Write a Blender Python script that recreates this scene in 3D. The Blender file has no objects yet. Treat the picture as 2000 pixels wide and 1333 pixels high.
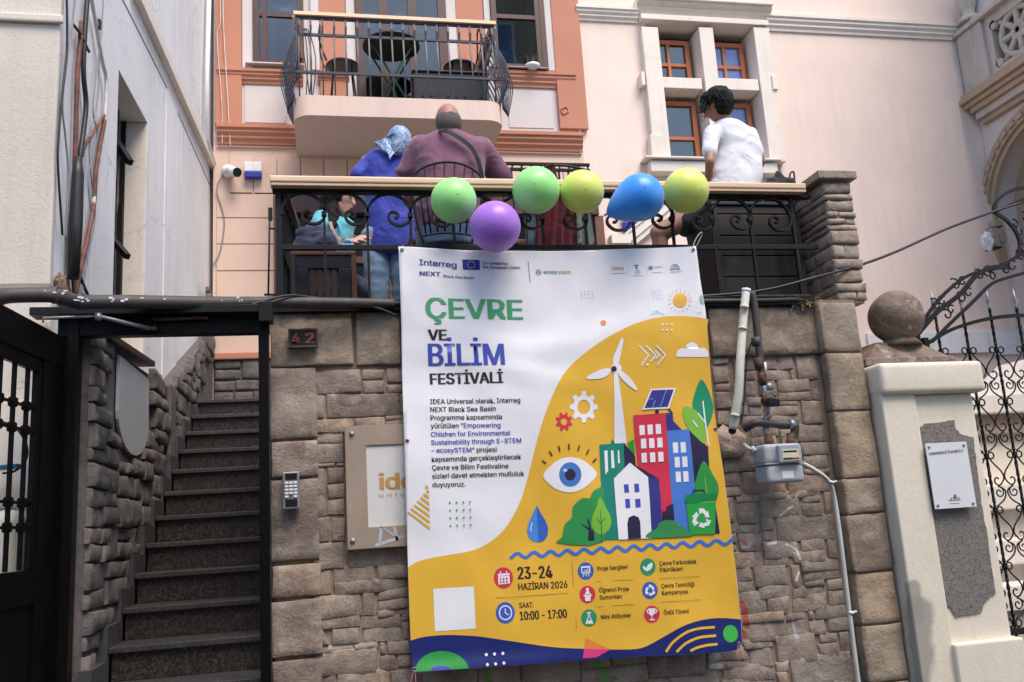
import bpy, bmesh, math, random
from mathutils import Vector, Matrix, noise, Quaternion
from mathutils.geometry import tessellate_polygon
scene = bpy.context.scene
rnd = random.Random(7)

# ------------------------------------------------------------------ camera, sky, sun, exposure
F = 1745.0
_Z = Vector((-550, 8667, -1745)).normalized()
_X = Vector((8500, 187, -1745)); _X = (_X - _Z * _X.dot(_Z)).normalized()
_Y = _Z.cross(_X)
ROT = Matrix((_X, _Y, _Z))
CAM = Vector((0, 0, 1.6))
cd = bpy.data.cameras.new('camera'); cam = bpy.data.objects.new('camera', cd)
scene.collection.objects.link(cam); scene.camera = cam
cd.sensor_width = 36; cd.lens = 36 * F / 2000; cd.clip_end = 300; cd.clip_start = 0.05
cam.matrix_world = Matrix.Translation(CAM) @ ROT.to_4x4()

world = bpy.data.worlds.new('World'); scene.world = world; world.use_nodes = True
nt = world.node_tree; nt.nodes.clear()
sky = nt.nodes.new('ShaderNodeTexSky'); sky.sky_type = 'NISHITA'; sky.sun_disc = False
SUN_EL, SUN_ROT = math.radians(58), math.radians(155)
sky.sun_elevation = SUN_EL; sky.sun_rotation = SUN_ROT
bg = nt.nodes.new('ShaderNodeBackground'); bg.inputs[1].default_value = 0.15
wo = nt.nodes.new('ShaderNodeOutputWorld')
nt.links.new(sky.outputs[0], bg.inputs[0]); nt.links.new(bg.outputs[0], wo.inputs[0])
sd = bpy.data.lights.new('sun', 'SUN'); sd.energy = 2.4; sd.angle = math.radians(35); sd.color = (1.0, .89, .77)
sun = bpy.data.objects.new('sun', sd); scene.collection.objects.link(sun)
_d = Vector((math.sin(SUN_ROT) * math.cos(SUN_EL), math.cos(SUN_ROT) * math.cos(SUN_EL), math.sin(SUN_EL)))
sun.rotation_euler = _d.to_track_quat('Z', 'Y').to_euler(); sun.location = (0, -5, 12)
scene.view_settings.view_transform = 'Standard'; scene.view_settings.look = 'None'
scene.view_settings.exposure = 1.0; scene.view_settings.gamma = 1.0
scene.view_settings.use_curve_mapping = False

# ------------------------------------------------------------------ points of the place seen along a line of sight
def ray(px, py): return ROT @ Vector(((px - 1000) / F, -(py - 666.5) / F, -1))
def PY(px, py, Y): d = ray(px, py); return CAM + d * (Y / d.y)
def PX(px, py, X): d = ray(px, py); return CAM + d * (X / d.x)
def PZ(px, py, Zc): d = ray(px, py); return CAM + d * ((Zc - 1.6) / d.z)

# ------------------------------------------------------------------ helpers
COL = scene.collection
def V(*a): return Vector(a)
def link(o): COL.objects.link(o); return o
def world_loc(o):
    v = Vector((0, 0, 0))
    while o is not None: v += o.location; o = o.parent
    return v
def mesh_obj(name, me, mats=None, parent=None, smooth=False, loc=None):
    if mats is not None:
        for m in (mats if isinstance(mats, (list, tuple)) else [mats]): me.materials.append(m)
    o = bpy.data.objects.new(name, me)
    base = Vector((0, 0, 0))
    if parent is not None: o.parent = parent; base = world_loc(parent)
    if loc is not None: o.location = Vector(loc) - base; base = Vector(loc)
    if base.length: me.transform(Matrix.Translation(-base))
    if smooth: me.polygons.foreach_set('use_smooth', [True] * len(me.polygons))
    return link(o)
def obj(name, bm, mats=None, parent=None, smooth=False, loc=None, autosmooth=None):
    me = bpy.data.meshes.new(name)
    bmesh.ops.recalc_face_normals(bm, faces=bm.faces[:])
    if autosmooth is not None:
        for f in bm.faces: f.smooth = True
        a = math.radians(autosmooth)
        for e in bm.edges:
            if len(e.link_faces) == 2 and e.calc_face_angle(0) > a: e.smooth = False
    bm.to_mesh(me); bm.free()
    return mesh_obj(name, me, mats, parent, smooth, loc)
def tag(o, label=None, cat=None, group=None, kind=None):
    if label: o['label'] = label
    if cat: o['category'] = cat
    if group: o['group'] = group
    if kind: o['kind'] = kind
    return o
def thing(name, label, cat, loc=(0, 0, 0), group=None):
    o = bpy.data.objects.new(name, None); o.empty_display_size = .1
    o.location = loc; link(o); return tag(o, label, cat, group)
def struct(o): o['kind'] = 'structure'; return o
def copy_thing(root, delta, label=None):
    r = root.copy(); link(r); r.location = root.location + Vector(delta)
    if label: r['label'] = label
    for ch in list(root.children):
        c = ch.copy(); link(c); c.parent = r
        for g in list(ch.children):
            d = g.copy(); link(d); d.parent = c
    return r
def new(): return bmesh.new()
def box(bm, x0, x1, y0, y1, z0, z1, mi=0):
    vs = [bm.verts.new(p) for p in ((x0,y0,z0),(x1,y0,z0),(x1,y1,z0),(x0,y1,z0),(x0,y0,z1),(x1,y0,z1),(x1,y1,z1),(x0,y1,z1))]
    fs = []
    for q in ((3,2,1,0),(4,5,6,7),(0,1,5,4),(1,2,6,5),(2,3,7,6),(3,0,4,7)):
        f = bm.faces.new([vs[i] for i in q]); f.material_index = mi; fs.append(f)
    return vs, fs
def bbox(x0, x1, y0, y1, z0, z1, b=.004, seg=2):
    bm = new(); box(bm, x0, x1, y0, y1, z0, z1)
    bmesh.ops.bevel(bm, geom=bm.edges[:], offset=b, segments=seg, affect='EDGES', profile=.6)
    return bm
def obox(bm, c, ax, ay, az, mi=0):
    """box with centre c and half-axis vectors"""
    c, ax, ay, az = map(Vector, (c, ax, ay, az))
    vs = [bm.verts.new(c + ax*i + ay*j + az*k) for k in (-1,1) for (i,j) in ((-1,-1),(1,-1),(1,1),(-1,1))]
    for q in ((3,2,1,0),(4,5,6,7),(0,1,5,4),(1,2,6,5),(2,3,7,6),(3,0,4,7)):
        f = bm.faces.new([vs[i] for i in q]); f.material_index = mi
def prism(bm, poly, d, mi=0):
    """closed polygon of 3-D points pushed along vector d"""
    d = Vector(d)
    a = [bm.verts.new(Vector(p)) for p in poly]; b = [bm.verts.new(Vector(p) + d) for p in poly]
    n = len(poly); fs = []
    fs.append(bm.faces.new(a)); fs.append(bm.faces.new(b[::-1]))
    for i in range(n): fs.append(bm.faces.new((a[i], b[i], b[(i+1) % n], a[(i+1) % n])))
    for f in fs: f.material_index = mi
def tube(bm, pts, r, seg=8, closed=False, cap=True, square=False, twist=0.0, mi=0, flat=None):
    """sweep; r number or list; flat=(a,b,normal) gives a flat bar section"""
    pts = [Vector(p) for p in pts]; n = len(pts)
    rs = r if isinstance(r, (list, tuple)) else [r] * n
    tang = []
    for i in range(n):
        if closed: t = pts[(i+1) % n] - pts[i-1]
        else: t = pts[min(i+1, n-1)] - pts[max(i-1, 0)]
        tang.append(t.normalized() if t.length > 1e-9 else Vector((0,0,1)))
    if flat: up = Vector(flat[2])
    else:
        up = Vector((0,0,1)) if abs(tang[0].z) < .9 else Vector((0,1,0))
    nrm = (up - tang[0]*up.dot(tang[0])).normalized()
    rings = []
    if square or flat: seg = 4
    ang = 0
    for i in range(n):
        t = tang[i]
        if flat: nn = (up - t*up.dot(t)); nrm = nn.normalized() if nn.length > 1e-6 else nrm
        else:
            nn = nrm - t*nrm.dot(t); nrm = nn.normalized() if nn.length > 1e-6 else t.orthogonal().normalized()
        bn = t.cross(nrm)
        if i: ang += twist * (pts[i]-pts[i-1]).length
        ring = []
        for k in range(seg):
            a = 2*math.pi*(k + (.5 if seg == 4 else 0))/seg + ang
            if flat: v = nrm * (flat[0]*(1 if math.sin(a) > 0 else -1)) + bn * (flat[1]*(1 if math.cos(a) > 0 else -1))
            else: v = (nrm*math.cos(a) + bn*math.sin(a)) * rs[i] * (1.414 if seg == 4 else 1)
            ring.append(bm.verts.new(pts[i] + v))
        rings.append(ring)
    m = n if closed else n-1
    for i in range(m):
        a, b = rings[i], rings[(i+1) % n]
        for k in range(seg):
            f = bm.faces.new((a[k], a[(k+1) % seg], b[(k+1) % seg], b[k])); f.material_index = mi; f.smooth = seg > 4
    if cap and not closed:
        bm.faces.new(rings[0][::-1]).material_index = mi; bm.faces.new(rings[-1]).material_index = mi
def lathe(bm, c, prof, seg=24, axis='Z', mi=0):
    c = Vector(c); rings = []
    for (r, h) in prof:
        ring = []
        for k in range(seg):
            a = 2*math.pi*k/seg
            if axis == 'Z': v = Vector((r*math.cos(a), r*math.sin(a), h))
            elif axis == 'Y': v = Vector((r*math.cos(a), h, r*math.sin(a)))
            else: v = Vector((h, r*math.cos(a), r*math.sin(a)))
            ring.append(bm.verts.new(c+v))
        rings.append(ring)
    for a, b in zip(rings, rings[1:]):
        for k in range(seg):
            f = bm.faces.new((a[k], a[(k+1) % seg], b[(k+1) % seg], b[k])); f.smooth = True; f.material_index = mi
    bm.faces.new(rings[0][::-1]).material_index = mi; bm.faces.new(rings[-1]).material_index = mi
def spline(pts, n=8, closed=False):
    """Catmull-Rom through the points"""
    P = [Vector(p) for p in pts]; out = []; m = len(P)
    rng = range(m if closed else m-1)
    for i in rng:
        if closed: p0, p1, p2, p3 = P[i-1], P[i], P[(i+1) % m], P[(i+2) % m]
        else: p0, p1, p2, p3 = P[max(i-1,0)], P[i], P[i+1], P[min(i+2, m-1)]
        for k in range(n):
            t = k/n
            out.append(.5*((2*p1) + (p2-p0)*t + (2*p0-5*p1+4*p2-p3)*t*t + (3*p1-p0-3*p2+p3)*t**3))
    if not closed: out.append(P[-1].copy())
    return out

# ------------------------------------------------------------------ materials
class NT:
    def __init__(s, name):
        s.m = bpy.data.materials.new(name); s.m.use_nodes = True; s.t = s.m.node_tree
        s.b = s.t.nodes['Principled BSDF']
        s.geo = s.n('ShaderNodeNewGeometry').outputs['Position']
    def n(s, typ, **kw):
        x = s.t.nodes.new(typ)
        for k, v in kw.items(): setattr(x, k, v)
        return x
    def set(s, inp, v):
        if isinstance(v, bpy.types.NodeSocket): s.t.links.new(v, inp)
        else: inp.default_value = v
    def mapv(s, scale=(1,1,1), vec=None):
        x = s.n('ShaderNodeMapping'); s.set(x.inputs[0], vec or s.geo); x.inputs['Scale'].default_value = scale
        return x.outputs[0]
    def noise(s, scale, det=4, rough=.55, vec=None, out=0, dist=0):
        x = s.n('ShaderNodeTexNoise'); s.set(x.inputs['Vector'], vec or s.geo)
        x.inputs['Scale'].default_value = scale; x.inputs['Detail'].default_value = det; x.inputs['Roughness'].default_value = rough
        x.inputs['Distortion'].default_value = dist
        return x.outputs[out]
    def ramp(s, v, stops, interp='LINEAR'):
        x = s.n('ShaderNodeValToRGB'); s.set(x.inputs[0], v); x.color_ramp.interpolation = interp
        e = x.color_ramp.elements
        while len(e) < len(stops): e.new(.5)
        for el, (p, c) in zip(e, stops):
            el.position = p; el.color = (c if hasattr(c, '__len__') else (c, c, c)) if hasattr(c,'__len__') and len(c) == 4 else (tuple(c)+(1,) if hasattr(c,'__len__') else (c,c,c,1))
        return x.outputs[0]
    def mix(s, fac, a, b, mode='MIX'):
        x = s.n('ShaderNodeMix', data_type='RGBA', blend_type=mode)
        s.set(x.inputs[0], fac)
        for i, v in ((6, a), (7, b)):
            if isinstance(v, bpy.types.NodeSocket): s.t.links.new(v, x.inputs[i])
            else: x.inputs[i].default_value = tuple(v)+((1,) if len(v) == 3 else ())
        return x.outputs[2]
    def math(s, op, a, b=0.0, c=None):
        x = s.n('ShaderNodeMath', operation=op); s.set(x.inputs[0], a); s.set(x.inputs[1], b)
        if c is not None: s.set(x.inputs[2], c)
        return x.outputs[0]
    def bump(s, h, strength=.3, dist=.01):
        x = s.n('ShaderNodeBump'); x.inputs['Strength'].default_value = strength; x.inputs['Distance'].default_value = dist
        s.set(x.inputs['Height'], h); s.t.links.new(x.outputs[0], s.b.inputs['Normal'])
    def out(s, col, rough=.8, metal=0.0, spec=None):
        if isinstance(col, bpy.types.NodeSocket): s.t.links.new(col, s.b.inputs['Base Color'])
        else: s.b.inputs['Base Color'].default_value = tuple(col)+(1,)
        s.set(s.b.inputs['Roughness'], rough); s.set(s.b.inputs['Metallic'], metal)
        if spec is not None: s.b.inputs['Specular IOR Level'].default_value = spec
        return s.m
def c3(h):
    """sRGB hex to linear"""
    v = [int(h[i:i+2], 16)/255 for i in (0, 2, 4)]
    return tuple(x/12.92 if x <= .04045 else ((x+.055)/1.055)**2.4 for x in v)
def plain(name, col, rough=.6, metal=0.0, var=.12, scale=18, bump=0.0, bscale=60, spec=None):
    n = NT(name)
    d = tuple(x*(1-var) for x in col); l = tuple(min(1, x*(1+var)) for x in col)
    m = n.mix(n.ramp(n.noise(scale), [(.3, 0.), (.7, 1.)]), d, l)
    if bump: n.bump(n.noise(bscale, 5, .6), bump, .004)
    return n.out(m, rough, metal, spec)
def plaster(name, col, dirt=(.25,.22,.19), dirtamt=.35, streak=.25, bump=.25, crack=0.0, rough=.9, bscale=90, coarse=.35):
    n = NT(name)
    big = n.ramp(n.noise(.9, 5, .6), [(.35, 0.), (.7, 1.)])
    c = n.mix(big, tuple(x*.93 for x in col), tuple(min(1,x*1.05) for x in col))
    st = n.ramp(n.noise(3.0, 5, .6, n.mapv((4, 4, .35))), [(.5, 0.), (.85, 1.)])
    c = n.mix(n.math('MULTIPLY', st, streak), c, dirt)
    sp = n.ramp(n.noise(5.5, 8, .72), [(.56, 0.), (.8, 1.)])
    c = n.mix(n.math('MULTIPLY', sp, dirtamt), c, dirt)
    fine = n.ramp(n.noise(bscale, 4, .7), [(.2, .9), (.8, 1.05)])
    c = n.mix(1.0, c, fine, 'MULTIPLY')
    if crack:
        v = n.n('ShaderNodeTexVoronoi', feature='DISTANCE_TO_EDGE'); v.inputs['Scale'].default_value = .9
        dd = n.n('ShaderNodeVectorMath', operation='ADD'); n.set(dd.inputs[0], n.geo)
        sc = n.n('ShaderNodeVectorMath', operation='SCALE'); n.set(sc.inputs[0], n.noise(3, 6, .65, out=1)); sc.inputs[3].default_value = .5
        n.t.links.new(sc.outputs[0], dd.inputs[1]); n.t.links.new(dd.outputs[0], v.inputs['Vector'])
        k = n.math('LESS_THAN', v.outputs['Distance'], .004)
        k = n.math('MULTIPLY', k, n.ramp(n.noise(.8, 2), [(.5, 0.), (.56, 1.)]))
        c = n.mix(n.math('MULTIPLY', k, crack), c, (.12, .1, .09))
    h = n.math('ADD', n.math('MULTIPLY', n.noise(bscale, 5, .65), .4), n.math('MULTIPLY', n.noise(9, 4, .6), coarse*2))
    n.bump(h, bump, .012)
    return n.out(c, rough)

# spray paint on the stones (capsule-shaped strokes at their place on the wall)
SPRAY = [  # (px0,py0,px1,py1,width m,colour)
 (1448,1180,1456,1192,.032,(.42,.04,.035)), (1456,1200,1459,1222,.026,(.42,.04,.035)), (1452,1236,1455,1244,.024,(.42,.04,.035)),
 (1454,1060,1455,1061,.016,(.55,.03,.03)), (1419,1301,1420,1302,.014,(.55,.03,.03)), (1271,1318,1272,1319,.016,(.55,.03,.03)),
 (1210,1283,1214,1284,.012,(.5,.03,.03)),
 (1540,995,1548,990,.012,(.75,.73,.7)), (1524,1008,1540,995,.010,(.75,.73,.7)), (1464,1066,1476,1050,.014,(.7,.68,.66)), (1500,1063,1516,1060,.012,(.75,.73,.7)),
 (1536,1063,1556,1073,.012,(.75,.73,.7)), (1556,1073,1563,1092,.013,(.7,.68,.66)), (1556,1133,1560,1118,.012,(.72,.7,.68)),
 (1390,1285,1402,1282,.03,(.55,.54,.54)), (1392,1302,1408,1301,.022,(.66,.64,.64)), (1450,1070,1480,1068,.012,(.55,.54,.54)), (1550,1215,1556,1245,.02,(.42,.42,.46)),
 (952,1300,954,1340,.028,(.13,.33,.07)), (1160,1288,1180,1316,.03,(.13,.36,.07)), (1180,1316,1190,1345,.026,(.13,.36,.07)),
]
def stone_material(name, dark, mid, light, spray=True, scl=1.0):
    n = NT(name)
    oi = n.n('ShaderNodeObjectInfo').outputs['Random']
    c = n.mix(n.ramp(n.noise(5*scl, 7, .66), [(.40, 0.), (.62, 1.)]), dark, mid)
    c = n.mix(n.ramp(n.noise(11*scl, 7, .7, dist=.6), [(.48, 0.), (.72, .8)]), c, light)
    warm = n.ramp(oi, [(0., (.78,.74,.72)), (.3, (1.,.96,.92)), (.55, (1.12,1.0,.88)), (.8, (.90,.87,.88)), (1., (1.08,1.05,1.0))])
    c = n.mix(1.0, c, warm, 'MULTIPLY')
    # chalky scuffs
    sc = n.ramp(n.noise(16*scl, 8, .8, dist=1.4), [(.60, 0.), (.70, .55)])
    c = n.mix(n.math('MULTIPLY', sc, .5), c, (.48, .44, .40))
    c = n.mix(n.math('MULTIPLY', n.ramp(n.noise(45*scl, 5, .7), [(.55, 0.), (.75, 1.)]), .35), c, tuple(x*.45 for x in dark))
    if spray:
        for (a, b, e, g, w, col) in SPRAY:
            p0, p1 = PY(a, b, 4.685), PY(e, g, 4.685)
            ba = p1 - p0; L2 = max(ba.length_squared, 1e-8)
            sub = n.n('ShaderNodeVectorMath', operation='SUBTRACT'); n.set(sub.inputs[0], n.geo); sub.inputs[1].default_value = p0
            dot = n.n('ShaderNodeVectorMath', operation='DOT_PRODUCT'); n.t.links.new(sub.outputs[0], dot.inputs[0]); dot.inputs[1].default_value = ba
            t = n.n('ShaderNodeMath', operation='DIVIDE', use_clamp=True); n.t.links.new(dot.outputs['Value'], t.inputs[0]); t.inputs[1].default_value = L2
            scv = n.n('ShaderNodeVectorMath', operation='SCALE'); scv.inputs[0].default_value = ba; n.t.links.new(t.outputs[0], scv.inputs[3])
            s2 = n.n('ShaderNodeVectorMath', operation='SUBTRACT'); n.t.links.new(sub.outputs[0], s2.inputs[0]); n.t.links.new(scv.outputs[0], s2.inputs[1])
            ln = n.n('ShaderNodeVectorMath', operation='LENGTH'); n.t.links.new(s2.outputs[0], ln.inputs[0])
            q = n.math('ADD', n.math('DIVIDE', ln.outputs['Value'], w), n.math('MULTIPLY', n.noise(60, 3), .5))
            fac = n.ramp(q, [(.75, .78), (1.35 if w > .02 else 1.6, 0.)])
            c = n.mix(fac, c, col)
    h = n.math('ADD', n.math('MULTIPLY', n.noise(22*scl, 9, .72, dist=.5), 1.0), n.math('MULTIPLY', n.noise(110*scl, 4, .7), .25))
    n.bump(h, .75, .02)
    return n.out(c, .85)
M = {}
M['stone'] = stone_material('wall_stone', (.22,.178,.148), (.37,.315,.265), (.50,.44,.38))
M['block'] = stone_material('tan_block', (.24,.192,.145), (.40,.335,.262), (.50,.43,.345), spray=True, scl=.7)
M['sidestone'] = stone_material('stair_stone', (.10,.092,.09), (.165,.152,.145), (.225,.208,.195), spray=False)  # base colours lowered so the stone carries the stairwell's deep shade
M['ledge'] = stone_material('ledge_stone', (.26,.21,.165), (.42,.36,.30), (.52,.46,.39), spray=False)
M['mortar'] = plain('mortar', (.27,.20,.14), .95, var=.25, scale=20, bump=.6)
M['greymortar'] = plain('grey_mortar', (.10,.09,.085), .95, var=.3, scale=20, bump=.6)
M['white'] = plaster('white_plaster', (.76,.755,.77), (.33,.30,.27), .32, .34, .4, .35)
M['cream'] = plaster('cream_plaster', (.74,.665,.585), (.33,.27,.21), .30, .25, .5, .3, coarse=.2)
M['pink'] = plaster('pink_plaster', (.82,.665,.585), (.55,.42,.36), .22, .26, .15)
M['peach'] = plaster('peach_plaster', (.72,.53,.43), (.5,.37,.3), .12, .1, .15)
M['orange'] = plaster('orange_plaster', (.51,.225,.145), (.35,.17,.11), .40, .25, .15)
M['offwhite'] = plaster('offwhite_plaster', (.64,.58,.57), (.42,.37,.34), .22, .25, .12)
M['slab'] = plaster('slab_plaster', (.70,.545,.475), (.42,.33,.27), .22, .3, .15)
M['trim'] = plaster('aged_trim', (.78,.71,.64), (.45,.39,.32), .32, .3, .3)
M['pier'] = plaster('pier_plaster', (.78,.70,.57), (.36,.33,.28), .20, .2, .35)
def smear(mat, cols, segs):
    """soft-edged cement smears at their place on the pier"""
    t = mat.node_tree; n = NT.__new__(NT); n.m = mat; n.t = t; n.b = t.nodes['Principled BSDF']; n.geo = n.n('ShaderNodeNewGeometry').outputs['Position']
    base = n.b.inputs['Base Color'].links[0].from_socket
    for (p0, p1, w) in segs:
        p0, p1 = Vector(p0), Vector(p1); ba = p1-p0
        sb = n.n('ShaderNodeVectorMath', operation='SUBTRACT'); n.set(sb.inputs[0], n.geo); sb.inputs[1].default_value = p0
        dt = n.n('ShaderNodeVectorMath', operation='DOT_PRODUCT'); t.links.new(sb.outputs[0], dt.inputs[0]); dt.inputs[1].default_value = ba
        dv = n.n('ShaderNodeMath', operation='DIVIDE', use_clamp=True); t.links.new(dt.outputs['Value'], dv.inputs[0]); dv.inputs[1].default_value = ba.length_squared
        sc = n.n('ShaderNodeVectorMath', operation='SCALE'); sc.inputs[0].default_value = ba; t.links.new(dv.outputs[0], sc.inputs[3])
        s2 = n.n('ShaderNodeVectorMath', operation='SUBTRACT'); t.links.new(sb.outputs[0], s2.inputs[0]); t.links.new(sc.outputs[0], s2.inputs[1])
        ln = n.n('ShaderNodeVectorMath', operation='LENGTH'); t.links.new(s2.outputs[0], ln.inputs[0])
        q = n.math('ADD', n.math('DIVIDE', ln.outputs['Value'], w), n.math('MULTIPLY', n.noise(7, 7, .7), 1.2))
        base = n.mix(n.ramp(n.math('MULTIPLY', q, .5), [(.62, .85), (.85, 0.)]), base, cols)
    t.links.new(base, n.b.inputs['Base Color']); return mat
M['pierstrip'] = smear(plaster('pier_strip_plaster', (.78,.70,.57), (.36,.33,.28), .20, .2, .35), (.30,.285,.25), [(PY(1797,1190,4.55), PY(1798,1360,4.55), .085), (PY(1785,1150,4.55), PY(1790,1200,4.55), .05)])
M['greyrender'] = plaster('grey_render', (.22,.20,.175), (.14,.125,.11), .5, .2, .8, bscale=60, coarse=.3)
M['cement'] = plaster('cement', (.38,.36,.325), (.18,.16,.14), .4, .3, .5)
M['panelgrey'] = plaster('panel_render', (.40,.42,.44), (.25,.25,.25), .25, .3, .3)
M['carved'] = plaster('carved_stone', (.44,.33,.235), (.2,.15,.11), .55, .3, .6)
M['balus'] = plaster('balustrade_stone', (.52,.47,.42), (.2,.17,.14), .6, .5, .5)
M['iron'] = plain('black_iron', (.010,.010,.011), .5, 0, .3, 30, .25, 120, spec=.25)
M['ironblue'] = plain('blueblack_iron', (.018,.022,.042), .45, 0, .25, 30, .2, 120)
M['gateiron'] = plain('gate_iron', (.003,.003,.0035), .4, 0, .3, 20, .1, 90, spec=.2)
M['rustiron'] = plain('rusty_iron', (.10,.045,.025), .8, 0, .5, 22, .6, 90)
M['maple'] = None
M['granite'] = None
def wood(name, a, b, sc=(2, 40, 40), rough=.45):
    n = NT(name)
    c = n.mix(n.ramp(n.noise(2.2, 6, .65, n.mapv(sc)), [(.3, 0.), (.7, 1.)]), a, b)
    n.bump(n.noise(3, 5, .6, n.mapv(sc)), .12, .004)
    return n.out(c, rough)
M['maple'] = wood('light_wood', (.72,.47,.29), (.86,.62,.42), (1.2, 45, 45), .4)
M['mahogany'] = wood('mahogany', (.045,.016,.012), (.085,.03,.022), (40, 40, 2), .4)
M['orangewood'] = wood('orange_wood', (.36,.10,.028), (.48,.15,.045), (40, 40, 3), .4)
M['darkwood'] = wood('dark_wood', (.022,.014,.011), (.045,.026,.018), (3, 40, 40), .55)
M['brownwood'] = wood('brown_wood', (.10,.04,.022), (.16,.065,.035), (40, 40, 3), .5)
def granite(name, cols, rough=.35):
    n = NT(name)
    v = n.n('ShaderNodeTexVoronoi'); n.set(v.inputs['Vector'], n.geo); v.inputs['Scale'].default_value = 105
    sep = n.n('ShaderNodeSeparateColor'); n.t.links.new(v.outputs['Color'], sep.inputs[0])
    c = n.ramp(sep.outputs[0], [(i/len(cols), x) for i, x in enumerate(cols)], 'CONSTANT')
    c = n.mix(n.math('MULTIPLY', n.noise(3), .5), c, (.03,.025,.022))
    return n.out(c, rough)
M['granite'] = granite('red_granite', [(.007,.006,.006), (.050,.033,.027), (.022,.018,.016), (.075,.052,.043), (.011,.010,.010), (.036,.026,.021)])  # both stair granites darkened to put the stairwell's shade into their colour
M['tread'] = granite('grey_granite', [(.025,.023,.024), (.045,.042,.043), (.032,.030,.032), (.06,.056,.057)], .5)
M['skirt'] = plain('skirt_tile', (.05,.048,.05), .6, var=.25, scale=12)
M['steel'] = plain('brushed_steel', (.55,.43,.33), .42, .6, .12, 4)
M['meter'] = plain('meter_grey', (.40,.42,.44), .5, 0, .08, 6)
M['pipe'] = plain('grey_pipe', (.055,.047,.043), .6, 0, .35, 14, .3, 60)
M['galv'] = plain('galvanised', (.30,.30,.32), .45, .6, .25, 30)
M['lagging'] = plain('pipe_lagging', (.66,.63,.53), .6, 0, .12, 8, .5, 25)
M['conduit'] = plain('white_conduit', (.55,.54,.50), .55, 0, .1, 12)
M['whiteplast'] = plain('white_plastic', (.75,.76,.80), .35, 0, .04)
M['blueplast'] = plain('blue_plastic', (.02,.03,.30), .25, 0, .1)
M['black'] = plain('black_plastic', (.01,.01,.012), .35, 0, .2)
M['cable'] = plain('black_cable', (.014,.015,.018), .5, 0, .2)
M['redcable'] = plain('brown_red_cable', (.17,.062,.042), .7, 0, .45)
M['whitecable'] = plain('white_cable', (.6,.56,.52), .6, 0, .15)
M['greycable'] = plain('grey_cable', (.22,.23,.26), .6, 0, .2)
def glass(name, col=(.02,.022,.026), rough=.03):
    n = NT(name); m = n.out(col, rough, 0, .9)
    n.bump(n.noise(2.0, 2), .03, .02)
    return m
def clear_glass(name):
    n = NT(name); t = n.t; n.t.nodes.remove(n.b)
    gl = n.n('ShaderNodeBsdfGlossy'); gl.inputs['Roughness'].default_value = .02
    tr = n.n('ShaderNodeBsdfTransparent'); tr.inputs[0].default_value = (.58,.60,.58,1)
    lw = n.n('ShaderNodeFresnel'); lw.inputs[0].default_value = 1.9
    bp = n.n('ShaderNodeBump'); bp.inputs['Strength'].default_value = .04; bp.inputs['Distance'].default_value = .02
    t.links.new(n.noise(2.0, 2), bp.inputs['Height']); t.links.new(bp.outputs[0], gl.inputs['Normal'])
    mx = n.n('ShaderNodeMixShader'); t.links.new(n.math('MULTIPLY', lw.outputs[0], .85), mx.inputs[0]); t.links.new(tr.outputs[0], mx.inputs[1]); t.links.new(gl.outputs[0], mx.inputs[2])
    t.links.new(mx.outputs[0], t.nodes['Material Output'].inputs[0]); return n.m
M['glass'] = clear_glass('window_glass'); M['curtain'] = plain('net_curtain', (.30,.29,.27), .9, 0, .1); M['glassblue'] = glass('blue_glass', (.10,.17,.42), .12); M['glassdark'] = plain('dark_glass', (.010,.008,.007), .25, spec=.18)  # blue base of the opaque panes paints in the sky's reflection
M['dark'] = plain('dark_interior', (.012,.010,.009), .9)
M['asphalt'] = plain('asphalt', (.05,.05,.05), .9, 0, .3, 30, .5)
# ================================================================== large structure
WX = -1.13      # plaster side wall of the white house
FY = 9.1        # back facades
WY = 4.70       # retaining wall (mortar plane)
FLOOR = 2.70    # terrace level
g = new(); box(g, -60, 60, -60, 60, -.05, 0); struct(obj('ground', g, M['asphalt']))

def rect(px0, py0, px1, py1, Y):
    """x0,x1,z0,z1 of a rectangle in the plane at depth Y from its top-left and bottom-right sight lines"""
    a, b, c = PY(px0, py0, Y), PY(px1, py0, Y), PY(px1, py1, Y)
    return a.x, b.x, c.z, a.z
def slab_part(name, px0, py0, px1, py1, y0, y1, m, parent, b=.004):
    x0, x1, z0, z1 = rect(px0, py0, px1, py1, y0)
    return obj(name, bbox(x0, x1, y0, y1, z0, z1, b), m, parent)

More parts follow.
